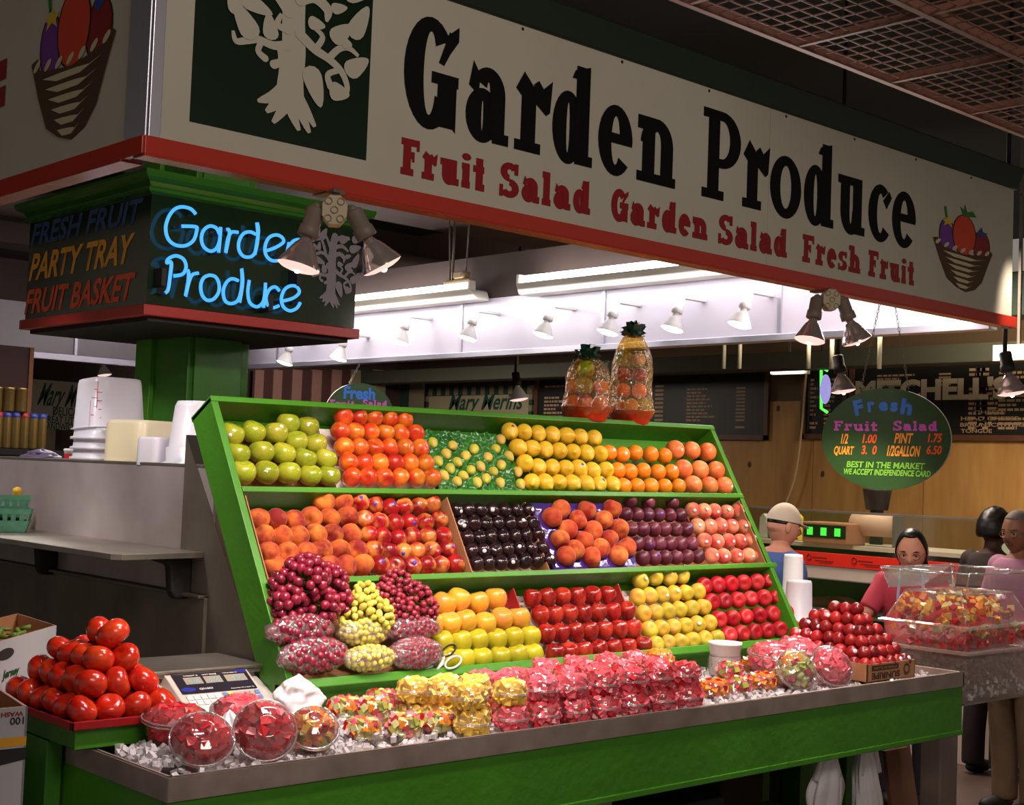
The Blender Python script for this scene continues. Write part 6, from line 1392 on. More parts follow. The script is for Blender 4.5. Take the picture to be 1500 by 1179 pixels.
# ---------------------------------------------------------------- wrapped gift baskets on the rack
bowm = mat('bow_green', S(22, 62, 46), .25, coat=.5); shred = mat('green_shred', S(96, 124, 50), .6); trayr = mat('gift_tray_red', S(196, 46, 24), .35)
def gift(px, py, wpx, hpx, label, seed, tiers):
    b_ = at_z(px, py, 2.062); b_.y = max(4.66, min(4.70, b_.y)); b_ = at_y(px, py, 4.69); b_.z = 2.056; d = (b_ - CAM).length; w_, h_ = wpx * d / F, hpx * d / F * .96; R_ = w_ / 2
    o = root('gift_basket', label, 'gift basket', b_); rr = random.Random(seed); g = MB()
    M = Matrix.Translation(b_)
    kobj(MB().lathe([(0, .002), (R_ * .70, .002), (R_ * .76, .01), (R_ * .95, .07), (R_ * .99, .072), (R_ * .90, .066), (R_ * .5, .03), (0, .03)], 28, M, wob=lambda a, z: 1 + .02 * cos(16 * a)), 'tray', trayr, o)
    z = .095
    for ti, row in enumerate(tiers):
        n = len(row); rr_ = R_ * (.52 - .03 * ti)
        for k, key in enumerate(row):
            a = radians(215 + 90 * (k - (n - 1) / 2) + rr.uniform(-8, 8)) if n < 4 else radians(180 + k * 360 / n)
            p = b_ + V((rr_ * cos(a), rr_ * sin(a), z)); f = put(FM[key], 'wrapped_fruit', None, p, (rr.uniform(0, 3), rr.uniform(0, 3), 0), .92); keep(f, o)
        sg_ = MB()
        for q_ in range(50):
            a = rr.uniform(0, 6.28); rd = R_ * rr.uniform(.2, .75); p = b_ + V((rd * cos(a), rd * sin(a), z + .036 + rr.uniform(-.008, .01))); t = V((rr.uniform(-1, 1), rr.uniform(-1, 1), rr.uniform(-.4, .5))) * .022
            sg_.tube([p - t, p + V((0, 0, .004)), p + t], .0016, 3)
        tag(kobj(sg_, 'shredded_paper', shred, o), kind='stuff'); z += .076
    zt_b = h_ - .045
    g = MB(); prof = [(R_ * .60, .0), (R_ * .98, .062), (R_ * 1.02, .072), (R_ * .95, .085), (R_ * .86, .16), (R_ * .86, zt_b * .62), (R_ * .74, zt_b * .80), (R_ * .45, zt_b * .94), (R_ * .16, zt_b), (R_ * .22, zt_b + .02)]
    sp = []
    for (a, b) in zip(prof, prof[1:]): sp += [(a[0] + (b[0] - a[0]) * t, a[1] + (b[1] - a[1]) * t) for t in (0, .33, .66)]
    g.lathe(sp + [prof[-1]], 56, M, wob=lambda a, z: 1 + .035 * sin(9 * a + z * 30 + seed) + .03 * sin(17 * a - z * 50) + .03 * sin(5 * a + 2 * seed))
    kobj(g, 'film_wrap', wrapfilm, o)
    bz = b_ + V((0, 0, zt_b - .002))
    for k in range(34):
        ring_ = 0 if k < 12 else (1 if k < 22 else (2 if k < 30 else 3)); a = 2 * pi * k / (12, 10, 8, 4)[ring_] + ring_ * .35; el = (-.1, .45, .95, 1.4)[ring_]; L_ = (.068, .066, .060, .056)[ring_] * rr.uniform(.8, 1.15); el += rr.uniform(-.18, .18); a += rr.uniform(-.12, .12)
        dr = V((cos(a) * cos(el), sin(a) * cos(el), sin(el))); sd = V((-sin(a), cos(a), 0)) * .017; up_ = dr.cross(sd).normalized() * .016
        lp_ = MB(); c = [bz, bz + dr * L_ * .5 - up_, bz + dr * L_, bz + dr * L_ * .55 + up_, bz]
        lp_.add([p - sd * (1 if i in (1, 2, 3) else .3) for i, p in enumerate(c)] + [p + sd * (1 if i in (1, 2, 3) else .3) for i, p in enumerate(c)], [(i, i + 1, i + 6, i + 5) for i in range(4)])
        kobj(lp_, 'bow_loop', bowm, o)
    return o
gift(859, 613, 76, 116, 'shorter cellophane fruit basket with green bow on the rack', 3, [['orange', 'red_nectarine', 'orange'], ['orange', 'green_apple', 'orange'], ['green_apple']])
gift(924, 615, 68, 156, 'taller cellophane fruit basket with green bow on the rack', 5, [['lemon', 'lemon', 'green_apple'], ['orange', 'orange'], ['red_nectarine', 'red_nectarine'], ['green_apple', 'quince']])
# ---------------------------------------------------------------- menu boards and signs behind
boardm = mat('menu_board_black', S(20, 17, 16), .5); woodf = mat('board_frame_wood', S(84, 52, 32), .5); tanp = mat('menu_print', S(160, 130, 100), .6); cream = mat('menu_cream', S(190, 176, 150), .6)
def menu(px0, px1, pyt0, pyt1, pyb, label, X=11.45):
    a = at_x(px0, pyt0, X); b = at_x(px1, pyt1, X); zb5 = at_x((px0 + px1) / 2, pyb, X).z; zt5 = (a.z + b.z) / 2
    o = root('menu_board', label, 'menu board', (X, (a.y + b.y) / 2, zb5)); y0, y1 = b.y, a.y
    kobj(MB().box((X, y0, zb5), (X + .02, y1, zt5)), 'board', boardm, o)
    g = MB()
    for (p, q) in (((y0, zb5), (y1, zb5 + .05)), ((y0, zt5 - .04), (y1, zt5)), ((y0, zb5), (y0 + .05, zt5)), ((y1 - .05, zb5), (y1, zt5))): g.box((X - .02, p[0], p[1]), (X + .0, q[0], q[1]))
    kobj(g, 'frame', woodf, o); return o, Fr((X, y1, zb5), (0, -1, 0), (0, 0, 1)), y1 - y0, zt5 - zb5
mA, fA, wA, hA = menu(786, 1128, 548, 535, 643, 'long dark framed menu board left of the bright tube, above the plywood')
mB, fB, wB, hB = menu(1176, 1243, 535, 532, 643, 'narrow dark framed menu board behind the green neon outline')
mC, fC, wC, hC = menu(1246, 1560, 531, 524, 645, 'wide dark menu board with big cream shop name, right of the narrow one')
def bars(fr, x0, x1, y0, y1, n, parent, seed, m_=tanp, price=None):
    rr = random.Random(seed); q = []; dy = (y1 - y0) / n
    for k in range(n):
        if rr.random() < .12: continue
        L_ = (x1 - x0) * rr.uniform(.35, 1.0); yy = y1 - (k + 1) * dy; x = x0
        while x < x0 + L_:
            wd = rr.uniform(.03, .08); q.append((x, yy, min(x + wd, x0 + L_), yy + dy * .55)); x += wd + .012
        if price: q.append((price, yy, price + .12, yy + dy * .55))
    return tag(rects(fr, q, 'print_lines', m_, parent, .003), kind='stuff')
bars(fA, .15, .55, .15, hA - .12, 11, mA, 1, price=.75); bars(fA, 1.15, 1.6, .15, hA - .15, 10, mA, 2, price=1.9); bars(fA, 2.35, 2.75, .12, hA - .2, 12, mA, 3, price=wA - .42)
bars(fB, .1, wB * .38, .1, hB - .12, 12, mB, 4); bars(fB, wB * .5, wB - .12, .1, hB - .12, 12, mB, 5)
bars(fC, .30, .75, .5, hC - .1, 4, mC, 6, price=.95); bars(fC, 1.25, 1.6, .10, hC - .06, 13, mC, 7, price=wC * .62); bars(fC, wC * .72, wC * .9, .1, hC - .1, 13, mC, 8)
uC = plane_uv(fC); a = uC(1253, 588); b = uC(1478, 549)
text("MITCHELL'S", fC, a[0], a[1], b[0] - a[0], (b[1] - a[1]) * .95, cream, mC, bold=.05, off=.006)
for s, x, y in (('CHEESE', 1427, 607), ('HEAD CHEESE', 1408, 616), ('BRAUNSCHWEIGER', 1407, 625), ('TONGUE', 1408, 634)):
    q = uC(x, y); text(s, fC, q[0], q[1], .05 * len(s), .035, tanp, mC, off=.006)
tw = mat('tube_cool', (1, 1, 1, 1), .5, emit=(1, .96, .92, 1), estr=3)
for px0, px1, py, X, lab in ((1128, 1174, 541, 11.2, 'bright tube light between the two menu boards'), (686, 822, 552, 10.9, 'tube light above the cream script signboard'), (1455, 1520, 517, 9.0, 'white tube light at the far right under the green beam')):
    a, b = at_x(px0, py, X), at_x(px1, py, X); o = root('tube_light', lab, 'light', (X, a.y, a.z))
    kobj(MB().box((X, b.y, a.z - .045), (X + .05, a.y, a.z + .04)), 'tube', tw, o, .01); kobj(MB().box((X + .05, b.y - .03, a.z - .05), (X + .1, a.y + .03, a.z + .06)), 'housing', fixw, o)
    kobj(MB().box((X + .06, (a.y + b.y) / 2, a.z + .05), (X + .08, (a.y + b.y) / 2 + .02, 4.9)), 'hanger', steel_d, o)
gn = mat('neon_green', (0, 0, 0, 1), .5, emit=(.10, 1, .08, 1), estr=1.6); X = 10.9
o = root('neon_outline', 'green neon window outline before the narrow menu board', 'neon sign', at_x(1204, 600, X))
kobj(MB().tube([at_x(1212, 543, X), at_x(1203, 539, X), at_x(1203, 570, X), at_x(1203, 598, X), at_x(1212, 604, X)], .014, 6), 'green_tube', gn, o)
kobj(MB().ball(at_x(1209, 570, X), (.03, .06, .14), 10, 8), 'figure', mat('neon_violet', (0, 0, 0, 1), .5, emit=(.45, .4, .9, 1), estr=.8), o)
kobj(MB().tube([at_x(1203, 539, X), at_x(1203, 539, X) + V((0, 0, 1.9))], .006, 4), 'wire', black, o)
cb = root('hanging_cable', 'cream cable hanging in a loose curve down the plywood wall', 'cable', at_x(1150, 740, 11.4))
kobj(MB().tube(smooth_pts([at_x(x, y, 11.4) for x, y in ((1183, 505), (1180, 560), (1173, 640), (1164, 700), (1148, 745))], 5), .012, 6), 'cable', mat('cable_cream', S(180, 150, 110), .6), cb)
for px in (1060, 1083, 1184, 1218, 1288):
    a = at_x(px, 540, 9.25); o = root('conduit', 'pale conduit dropping from the green beam, %s along the menu boards' % ORD[(1060, 1083, 1184, 1218, 1288).index(px)], 'conduit', a)
    kobj(MB().tube([(a.x, a.y, a.z), (a.x, a.y, 3.06)], .018, 8), 'pipe', mat('conduit_grey', S(150, 146, 130), .5), o)
# striped awning and script signs
stw = mat('awning_cream', S(120, 108, 88), .7); stg = mat('awning_green', S(30, 56, 42), .7); str_ = mat('awning_pink', S(130, 94, 88), .7); stb = mat('awning_brown', S(62, 30, 30), .7)
o = root('striped_awning', 'striped curtain in brown and pink turning to green and cream', 'awning', (9.5, 14.3, 2.0))
xs = [372, 385, 399, 412, 427, 441, 456, 470, 485, 499, 513, 527, 546, 564]
for k, (a, b) in enumerate(zip(xs, xs[1:])):
    p, q = at_y(a, 560, 14.35), at_y(b, 560, 14.35); kobj(MB().box((p.x, 14.33 + .02 * (k % 2), 1.2), (q.x, 14.38, at_y(a, 541, 14.35).z)), 'stripe', (stb if k % 2 else str_) if k < 10 else (stg if k % 2 else stw), o)
xs = [564, 582, 600, 619]
for k, (a, b) in enumerate(zip(xs, xs[1:])):
    p, q = at_x(a, 560, 11.3), at_x(b, 560, 11.3); kobj(MB().box((11.3, q.y, 1.2), (11.34 - .02 * (k % 2), p.y, at_x(a, 545, 11.3).z)), 'stripe', stg if k % 2 else stw, o)
wr2 = tag(MB().box((11.5, 10.61, 0), (11.62, 14.5, 4.9)).obj('wall_right_far', mat('far_wall_brown', S(70, 52, 46), .8)), kind='structure')
X = 11.44; a, b = at_x(625, 569, X), at_x(783, 562, X)
o = root('script_sign', 'cream sign with dark green script and scalloped striped border', 'sign', (X, (a.y + b.y) / 2, 2.0))
kobj(MB().box((X, b.y, 1.9), (X + .03, a.y, a.z - .04)), 'board', mat('sign_cream', S(150, 140, 112), .6), o)
nsc = 24; L_ = (a.y - b.y) / nsc
for k in range(nsc): kobj(MB().box((X - .04, b.y + k * L_, a.z - .10), (X, b.y + (k + 1) * L_ - .004, a.z)), 'scallop', stg if k % 2 else stw, o)
for k in range(9):
    for yy in (b.y, a.y - .06): kobj(MB().box((X - .03, yy, a.z - .17 - k * .07), (X, yy + .06, a.z - .105 - k * .07)), 'scallop', stg if k % 2 else stw, o)
fm = Fr((X, 0, 0), (0, -1, 0), (0, 0, 1)); um = plane_uv(fm); p, q = um(655, 606), um(762, 582)
text('Mary Merins', fm, p[0], p[1] - .02, q[0] - p[0], q[1] - p[1] + .08, mat('script_green', S(24, 64, 52), .6), o, shear=.35, bold=.02)
Y = 13.6; a, b = at_y(58, 556, Y), at_y(140, 632, Y)
o = root('script_sign', 'pale sign with green script and small capitals, left of the column', 'sign', ((a.x + b.x) / 2, Y, b.z))
kobj(MB().box((a.x - .4, Y, b.z), (b.x + .3, Y + .03, a.z)), 'board', mat('sign_pale', S(176, 170, 160), .6), o)
fl = Fr((0, Y, 0), (1, 0, 0), (0, 0, 1)); ul = plane_uv(fl)
for s, x0, x1, yb, yt, sh_ in (('Mary Merins', 50, 138, 604, 566, .3), ('DELICATESSEN', 77, 150, 608, 600, 0), ('GREAT LITTLE HAMS', 62, 150, 619, 613, 0), ('SANDWICHES TO GO', 64, 150, 629, 623, 0)):
    p, q = ul(x0, yb), ul(x1, yt); text(s, fl, p[0], p[1], q[0] - p[0], q[1] - p[1], MATS['script_green'], o, shear=sh_, bold=.015)
kobj(MB().box((a.x + .1, Y, 0), (a.x + .2, Y + .03, b.z)).box((b.x - .2, Y, 0), (b.x - .1, Y + .03, b.z)), 'post', steel_d, o)
Y = 9.6; a = at_y(49, 520, Y); b = at_y(-60, 655, Y)
o = root('red_partition', 'glossy dark red partition panel with wooden edge at the far left', 'panel', (a.x - 1, Y, 0))
kobj(MB().box((a.x - 1.6, Y, 0), (a.x - .03, Y + .05, 2.56)), 'panel', mat('dark_red_gloss', S(60, 16, 14), .5), o); kobj(MB().box((a.x - .03, Y - .01, 0), (a.x, Y + .06, 2.56)), 'wooden_edge', mat('edge_wood', S(140, 88, 48), .5), o)
Y = 9.2; zsh = at_y(30, 658, Y).z
o = root('can_shelf', 'dark shelf unit carrying the gold cans at the far left', 'shelf', (3.2, Y, 0))
kobj(MB().box((2.4, Y - .2, zsh - .04), (at_y(110, 650, Y).x, Y + .25, zsh)), 'shelf_board', black, o); kobj(MB().box((2.45, Y - .1, 0), (at_y(108, 650, Y).x - .02, Y + .2, zsh - .04)), 'cabinet', dgreen, o)
canb = mat('can_blue', S(40, 52, 130), .35); canr = mat('can_red', S(150, 30, 24), .35)
CN = [(k, 0) for k in range(7)] + [(k, 1) for k in range(4)]
for (k, t) in CN:
    px = 60 - k * 13 if t == 0 else 27 - k * 18; p = at_y(px, 640, Y); d = (p - CAM).length; R_ = 7.2 * d / F if t == 0 else 8.5 * d / F; h = 50 * d / F if t == 0 else 34 * d / F
    z = zsh + .002 if t == 0 else zsh + 50 * d / F + .004; M = Matrix.Translation((p.x, Y, z))
    o = root('gold_can', 'tall gold can %s, %s from the right' % ('on the shelf' if t == 0 else 'stacked on top', ORD[k]), 'can', (p.x, Y, z), group='gold cans at the far left')
    kobj(MB().lathe([(0, 0), (R_ * .95, 0), (R_, h * .04), (R_, h * .86)] if t == 0 else [(0, 0), (R_ * .95, 0), (R_, h * .06), (R_, h * .9), (R_ * 1.03, h * .92), (R_, h), (0, h)], 20, M), 'can_body', gold, o)
    if t == 0: kobj(MB().lathe([(R_ * 1.01, h * .86), (R_ * 1.01, h), (0, h)], 20, M), 'lid', canb if k % 3 != 2 and k < 5 else canr, o)
# ---------------------------------------------------------------- deli case behind, right
XD = 8.5; glassm = film('case_glass', base=.08, edge=.7, tint=S(235, 240, 235)); redsign = mat('red_price_strip', S(226, 44, 22), .45); wmet = mat('white_metal', S(206, 190, 176), .4)
dc = root('deli_case', 'long glass deli counter with red price strip beyond the produce stand', 'display case', (XD, 6, 0))
zr1, zr0 = at_x(1240, 812, XD).z, at_x(1240, 831, XD).z
y0d, y1d = 2.2, 9.0
kobj(MB().box((XD + .0, y0d, 0), (XD + .9, y1d, .55)), 'base', wmet, dc)
kobj(MB().box((XD - .02, y0d, zr0 - .10), (XD + .3, y1d, zr0)), 'white_ledge', wmet, dc, .01)
kobj(MB().box((XD - .03, y0d, zr0), (XD - .01, y1d, zr1)), 'red_strip', redsign, dc)
kobj(MB().box((XD - .01, y0d, .55), (XD, y1d, zr0 - .1)), 'front_glass', glassm, dc)
kobj(MB().box((XD + .3, y0d, 1.33), (XD + .9, y1d, 1.36)), 'top', wmet, dc)
kobj(MB().box((XD + .88, y0d, .55), (XD + .9, y1d, 1.33)), 'back', mat('case_back', S(90, 66, 56), .5), dc)
kobj(MB().box((XD, y0d, zr1), (XD + .01, y1d, 1.60)), 'upper_glass', glassm, dc)
kobj(MB().box((XD - .01, y0d, 1.60), (XD + .03, y1d, 1.615)), 'glass_rail', steel, dc)
for y in (4.4, 6.2, 7.8): kobj(MB().box((XD - .012, y, zr1), (XD + .03, y + .05, 1.61)), 'post', steel_d, dc)
kobj(MB().box((XD + .05, y0d, .86), (XD + .85, y1d, .88)), 'case_shelf', wmet, dc)
fd = Fr((XD - .03, y1d, zr0), (0, -1, 0), (0, 0, 1)); rr = random.Random(2); q = []
for k in range(18):
    x = .3 + k * .38; q += [(x + .1, .03, x + .26, .036), (x + .08, .05, x + .2, .058), (x + .14, .018, x + .25, .023)]
tag(rects(fd, q, 'print_lines', mat('strip_ink', S(120, 20, 14), .6), dc, .002), kind='stuff')
g = MB()
for k in range(18):
    x = .3 + k * .38; g.tube([fd.p(x + .05 + .02 * cos(t), .055 + .02 * sin(t), .003) for t in (2 * pi * j / 12 for j in range(13))], .003, 4)
tag(kobj(g, 'print_rings', MATS['strip_ink'], dc), kind='stuff')
for k in range(14):
    y = 3.2 + k * .36; c = [S(190, 96, 96), S(172, 60, 56), S(210, 160, 90), S(196, 120, 110)][k % 4]
    o = root('meat_tray', 'tray of sliced meat in the deli case, %s along from the right' % (ORD[k] if k < 12 else ('thirteenth', 'fourteenth')[k - 12]), 'tray', (XD + .35, y, .88), group='meat trays in the deli case')
    kobj(MB().box((XD + .12, y - .15, .882), (XD + .6, y + .15, .90)), 'tray', foam, o, .004)
    for j in range(4): kobj(MB().ball((XD + .2 + j * .1, y + rr.uniform(-.03, .03), .93), (.07, .12, .035), 12, 8), 'slice_pile', mat('meat_%d' % (k % 4), c, .4), o)
def on_top(px0, px1, pyb, pyt, X): a, b = at_x(px0, pyb, X), at_x(px1, pyt, X); return a, b
a, b = on_top(1252, 1316, 786, 752, XD + .45); o = root('paper_roll', 'big roll of pale wrapping paper on the deli counter', 'paper roll', (XD + .45, (a.y + b.y) / 2, 1.36))
rz_ = (at_x(1284, 752, XD + .45).z - at_x(1284, 786, XD + .45).z) / 2; zc_ = at_x(1284, 769, XD + .45).z
kobj(MB().tube([(XD + .45, b.y + .02, zc_), (XD + .45, a.y, zc_)], rz_, 28), 'roll', mat('roll_paper', S(220, 180, 156), .7), o)
kobj(MB().box((XD + .4, b.y - .01, 1.36), (XD + .5, b.y + .015, zc_ + rz_)).box((XD + .4, a.y, 1.36), (XD + .5, a.y + .02, zc_ + .04)), 'stand', steel_d, o)
a, b = on_top(1178, 1246, 790, 767, XD + .25); o = root('deli_scale', 'tan scale with three green lit displays on the deli counter', 'scale', (XD + .3, (a.y + b.y) / 2, 1.36))
kobj(MB().box((XD + .22, b.y, 1.362), (XD + .45, a.y, b.z)), 'scale_body', mat('scale_tan', S(186, 130, 100), .5), o, .01)
kobj(MB().box((XD + .214, b.y + .02, a.z + .025), (XD + .221, a.y - .02, b.z - .02)), 'display', boardm, o)
for k in range(3): yy = b.y + (a.y - b.y) * (.2 + .3 * k); kobj(MB().box((XD + .209, yy - .02, a.z + .04), (XD + .213, yy + .03, b.z - .04)), 'digits', gn, o)
for k, (px0, px1, pyt, c) in enumerate(((1116, 1130, 752, S(210, 206, 190)), (1131, 1146, 749, S(70, 130, 80)), (1147, 1160, 754, S(196, 50, 40)), (1161, 1176, 752, S(226, 196, 70)))):
    a, b = on_top(px0, px1, 785, pyt, XD + .5); o = root('food_package', ('pale', 'green', 'red', 'yellow')[k] + ' food package standing on the deli counter behind the white cap', 'package', (XD + .5, (a.y + b.y) / 2, 1.362))
    kobj(MB().poly([(XD + .45, b.y, 1.362), (XD + .45, a.y, 1.362), (XD + .45, a.y - .01, b.z - .03), (XD + .45, (a.y + b.y) / 2, b.z), (XD + .45, b.y + .01, b.z - .03)], (.08, 0, 0)), 'package', mat('pack_%d' % k, c, .5), o, .006)
a, b = on_top(1264, 1306, 748, 718, XD + .75); o = root('black_bin', 'dark round bin on a stand above the paper roll', 'bin', (XD + .75, (a.y + b.y) / 2, 1.36)); zc_ = at_x(1285, 747, XD + .75).z; zt6 = at_x(1285, 716, XD + .75).z; R_ = (a.y - b.y) / 2 * .75
M = Matrix.Translation((XD + .75, (a.y + b.y) / 2, 0)); kobj(MB().lathe([(0, zc_), (R_ * .9, zc_), (R_ * 1.15, zt6 - .02), (R_ * 1.2, zt6), (0, zt6)], 24, M), 'bin_body', black, o); kobj(MB().lathe([(.05, 1.362), (.05, zc_)], 12, M), 'stand', black, o)
kobj(MB().box((XD + 1.9, 1.5, .9), (XD + 2.6, 5.6, 1.52)), 'counter', mat('pale_green_counter', S(196, 206, 186), .5), root('back_counter', 'pale green back counter along the plywood behind the deli case', 'counter', (XD + 2.2, 3.5, 0)))
# ---------------------------------------------------------------- fruit salad case right of the counter
KX0, KX1, KY0, KY1 = 6.0, 6.66, 3.35, 3.82
kc = root('salad_case', 'clear plastic case of fruit salad over an ice bin, right end of counter', 'salad case', ((KX0 + KX1) / 2, 3.6, .80))
binm = film('bin_plastic', base=.12, edge=.6, rough=.15, haze=.42, hazecol=S(190, 160, 150)); 
def frust(mb, z0, z1, i0, i1, cap0=False, cap1=False):
    A = [(KX0 + i0, KY0 + i0, z0), (KX1 - i0, KY0 + i0, z0), (KX1 - i0, KY1 - i0, z0), (KX0 + i0, KY1 - i0, z0)]; B = [(KX0 + i1, KY0 + i1, z1), (KX1 - i1, KY0 + i1, z1), (KX1 - i1, KY1 - i1, z1), (KX0 + i1, KY1 - i1, z1)]
    f = [(k, (k + 1) % 4, (k + 1) % 4 + 4, k + 4) for k in range(4)]
    if cap0: f.append((3, 2, 1, 0))
    if cap1: f.append((4, 5, 6, 7))
    return mb.add(A + B, f)
kobj(frust(MB(), .80, 1.035, .035, .01, cap0=True), 'ice_bin', binm, kc)
g = MB(); frust(g, 1.028, 1.045, -.015, -.015, True, True); kobj(g, 'bin_rim', film('rim_plastic', base=.2, edge=.7, haze=.3, hazecol=S(230, 200, 190)), kc, .004)
kobj(frust(MB(), .792, .804, .03, .03, True, True), 'base_strip', steel, kc)
kobj(frust(MB(), 1.046, 1.150, .03, .012), 'salad_pan', clear, kc)
g = MB(); frust(g, 1.148, 1.156, -.008, -.008); frust(g, 1.156, 1.164, -.008, .01); kobj(g, 'pan_rim', film('pan_rim_plastic', base=.25, edge=.8, haze=.12), kc)
kobj(frust(MB(), 1.164, 1.30, .02, .085, False, True), 'cover', clear, kc)
g = MB()
for k, (za, ia, zb6, ib) in enumerate(((1.164, .02, 1.30, .085),)):
    for (sx, sy) in ((0, 0), (1, 0), (1, 1), (0, 1)):
        P0 = V(((KX0 + ia) if not sx else KX1 - ia, (KY0 + ia) if not sy else KY1 - ia, za)); P1 = V(((KX0 + ib) if not sx else KX1 - ib, (KY0 + ib) if not sy else KY1 - ib, zb6)); g.tube([P0, P1], .004, 6)
C4 = [(KX0 + .085, KY0 + .085), (KX1 - .085, KY0 + .085), (KX1 - .085, KY1 - .085), (KX0 + .085, KY1 - .085)]
for k in range(4): g.tube([(*C4[k], 1.30), (*C4[(k + 1) % 4], 1.30)], .005, 6)
kobj(g, 'cover_edges', MATS['pan_rim_plastic'], kc)
g = MB(); frust(g, 1.31, 1.405, .03, .0); kobj(g, 'raised_lid', clear, kc)
g = MB(); C5 = [(KX0, KY0), (KX1, KY0), (KX1, KY1), (KX0, KY1)]
for k in range(4): g.tube([(*C5[k], 1.407), (*C5[(k + 1) % 4], 1.407)], .006, 6)
for c in C5: g.tube([(c[0], c[1], 1.407), (c[0] + (.03 if c[0] < 6.3 else -.03), c[1] + (.03 if c[1] < 3.6 else -.03), 1.31)], .004, 5)
kobj(g, 'lid_edges', MATS['pan_rim_plastic'], kc)
g = MB(); rr = random.Random(9)
for k in range(1500):
    s_ = rr.uniform(.012, .022); g.mbox((rr.uniform(KX0 + .05, KX1 - .05), rr.choice((rr.uniform(KY0 + .03, KY0 + .12), rr.uniform(KY0 + .03, KY1 - .05))), rr.uniform(.82, 1.0)), (s_, s_, s_), Euler((rr.uniform(0, 3), rr.uniform(0, 3), 0)).to_matrix())
o = g.obj('ice_cubes', icem); tag(o, 'ice cubes filling the clear bin below the fruit salad', 'ice', kind='stuff')
kobj(MB().box((KX0 + .06, KY0 + .16, 0), (KX0 + .22, KY1 - .2, .788)), 'stand', mat('stand_grey', S(120, 104, 96), .5), kc, .01)
hm = MB(); hm.hexa([(KX0 + .05, KY0 + .05, 1.05), (KX1 - .05, KY0 + .05, 1.05), (KX1 - .05, KY1 - .05, 1.05), (KX0 + .05, KY1 - .05, 1.05), (KX0 + .2, KY0 + .2, 1.235), (KX1 - .2, KY0 + .2, 1.235), (KX1 - .2, KY1 - .2, 1.235), (KX0 + .2, KY1 - .2, 1.235)])
kobj(hm, 'salad_core', wm, kc)
for k in range(300):
    side = rr.random(); u = rr.uniform(KX0 + .035, KX1 - .035); v = rr.uniform(KY0 + .035, KY1 - .035); ed = min(u - KX0, KX1 - u, v - KY0, KY1 - v)
    if rr.random() < .45:
        z = rr.uniform(1.06, 1.15)
        if rr.random() < .55: v = KY0 + .04
        else: u = KX0 + .04
        m_ = wm if z < 1.115 else rr.choice([hon, kiw, wml, man])
    else:
        z = 1.145 + min(.125, ed * .62) + rr.uniform(0, .012); m_ = rr.choice([pin, pin, man, man, ber, hon, pin])
    f = put(rr.choice(CH[m_.name]), 'fruit_chunk', None, (u, v, z), (rr.uniform(0, 3), rr.uniform(0, 3), rr.uniform(0, 3)), rr.uniform(.75, 1.15)); keep(f, kc)
# white deli cup stacks right of the rack
for px, pyb, pyt, wpx, Y, lab in ((1160, 905, 812, 30, 4.35, 'tall stack of white paper cups behind the red apples'), (1169, 915, 850, 40, 4.15, 'stack of frosted deli tubs in front of the white cups')):
    a, b = at_y(px, pyb, Y), at_y(px, pyt, Y); d = (a - CAM).length; R_ = wpx / 2 * d / F; zb7 = .985; o = root('cup_stack', lab, 'cups', (a.x, Y, zb7)); M = Matrix.Translation((a.x, Y, 0))
    H7 = b.z; g = [(0, zb7), (R_ * 1.15, zb7), (R_ * 1.15, zb7 + .02), (R_, zb7 + .03)]
    for k in range(5): zz = zb7 + .05 + k * .02; g += [(R_ * 1.06, zz), (R_ * 1.06, zz + .005), (R_ * .99, zz + .008)]
    g += [(R_ * .9, H7 - .012), (R_ * .84, H7), (0, H7)]; kobj(MB().lathe(g, 28, M), 'stack', foam if wpx == 30 else milk, o)
kobj(MB().box((5.68, 4.02, .93), (6.0, 4.6, .983)), 'side_shelf', dgreen, ct)
kobj(MB().box((5.7, 4.05, 0), (5.98, 4.55, .93)), 'side_cabinet', dgreen, ct)
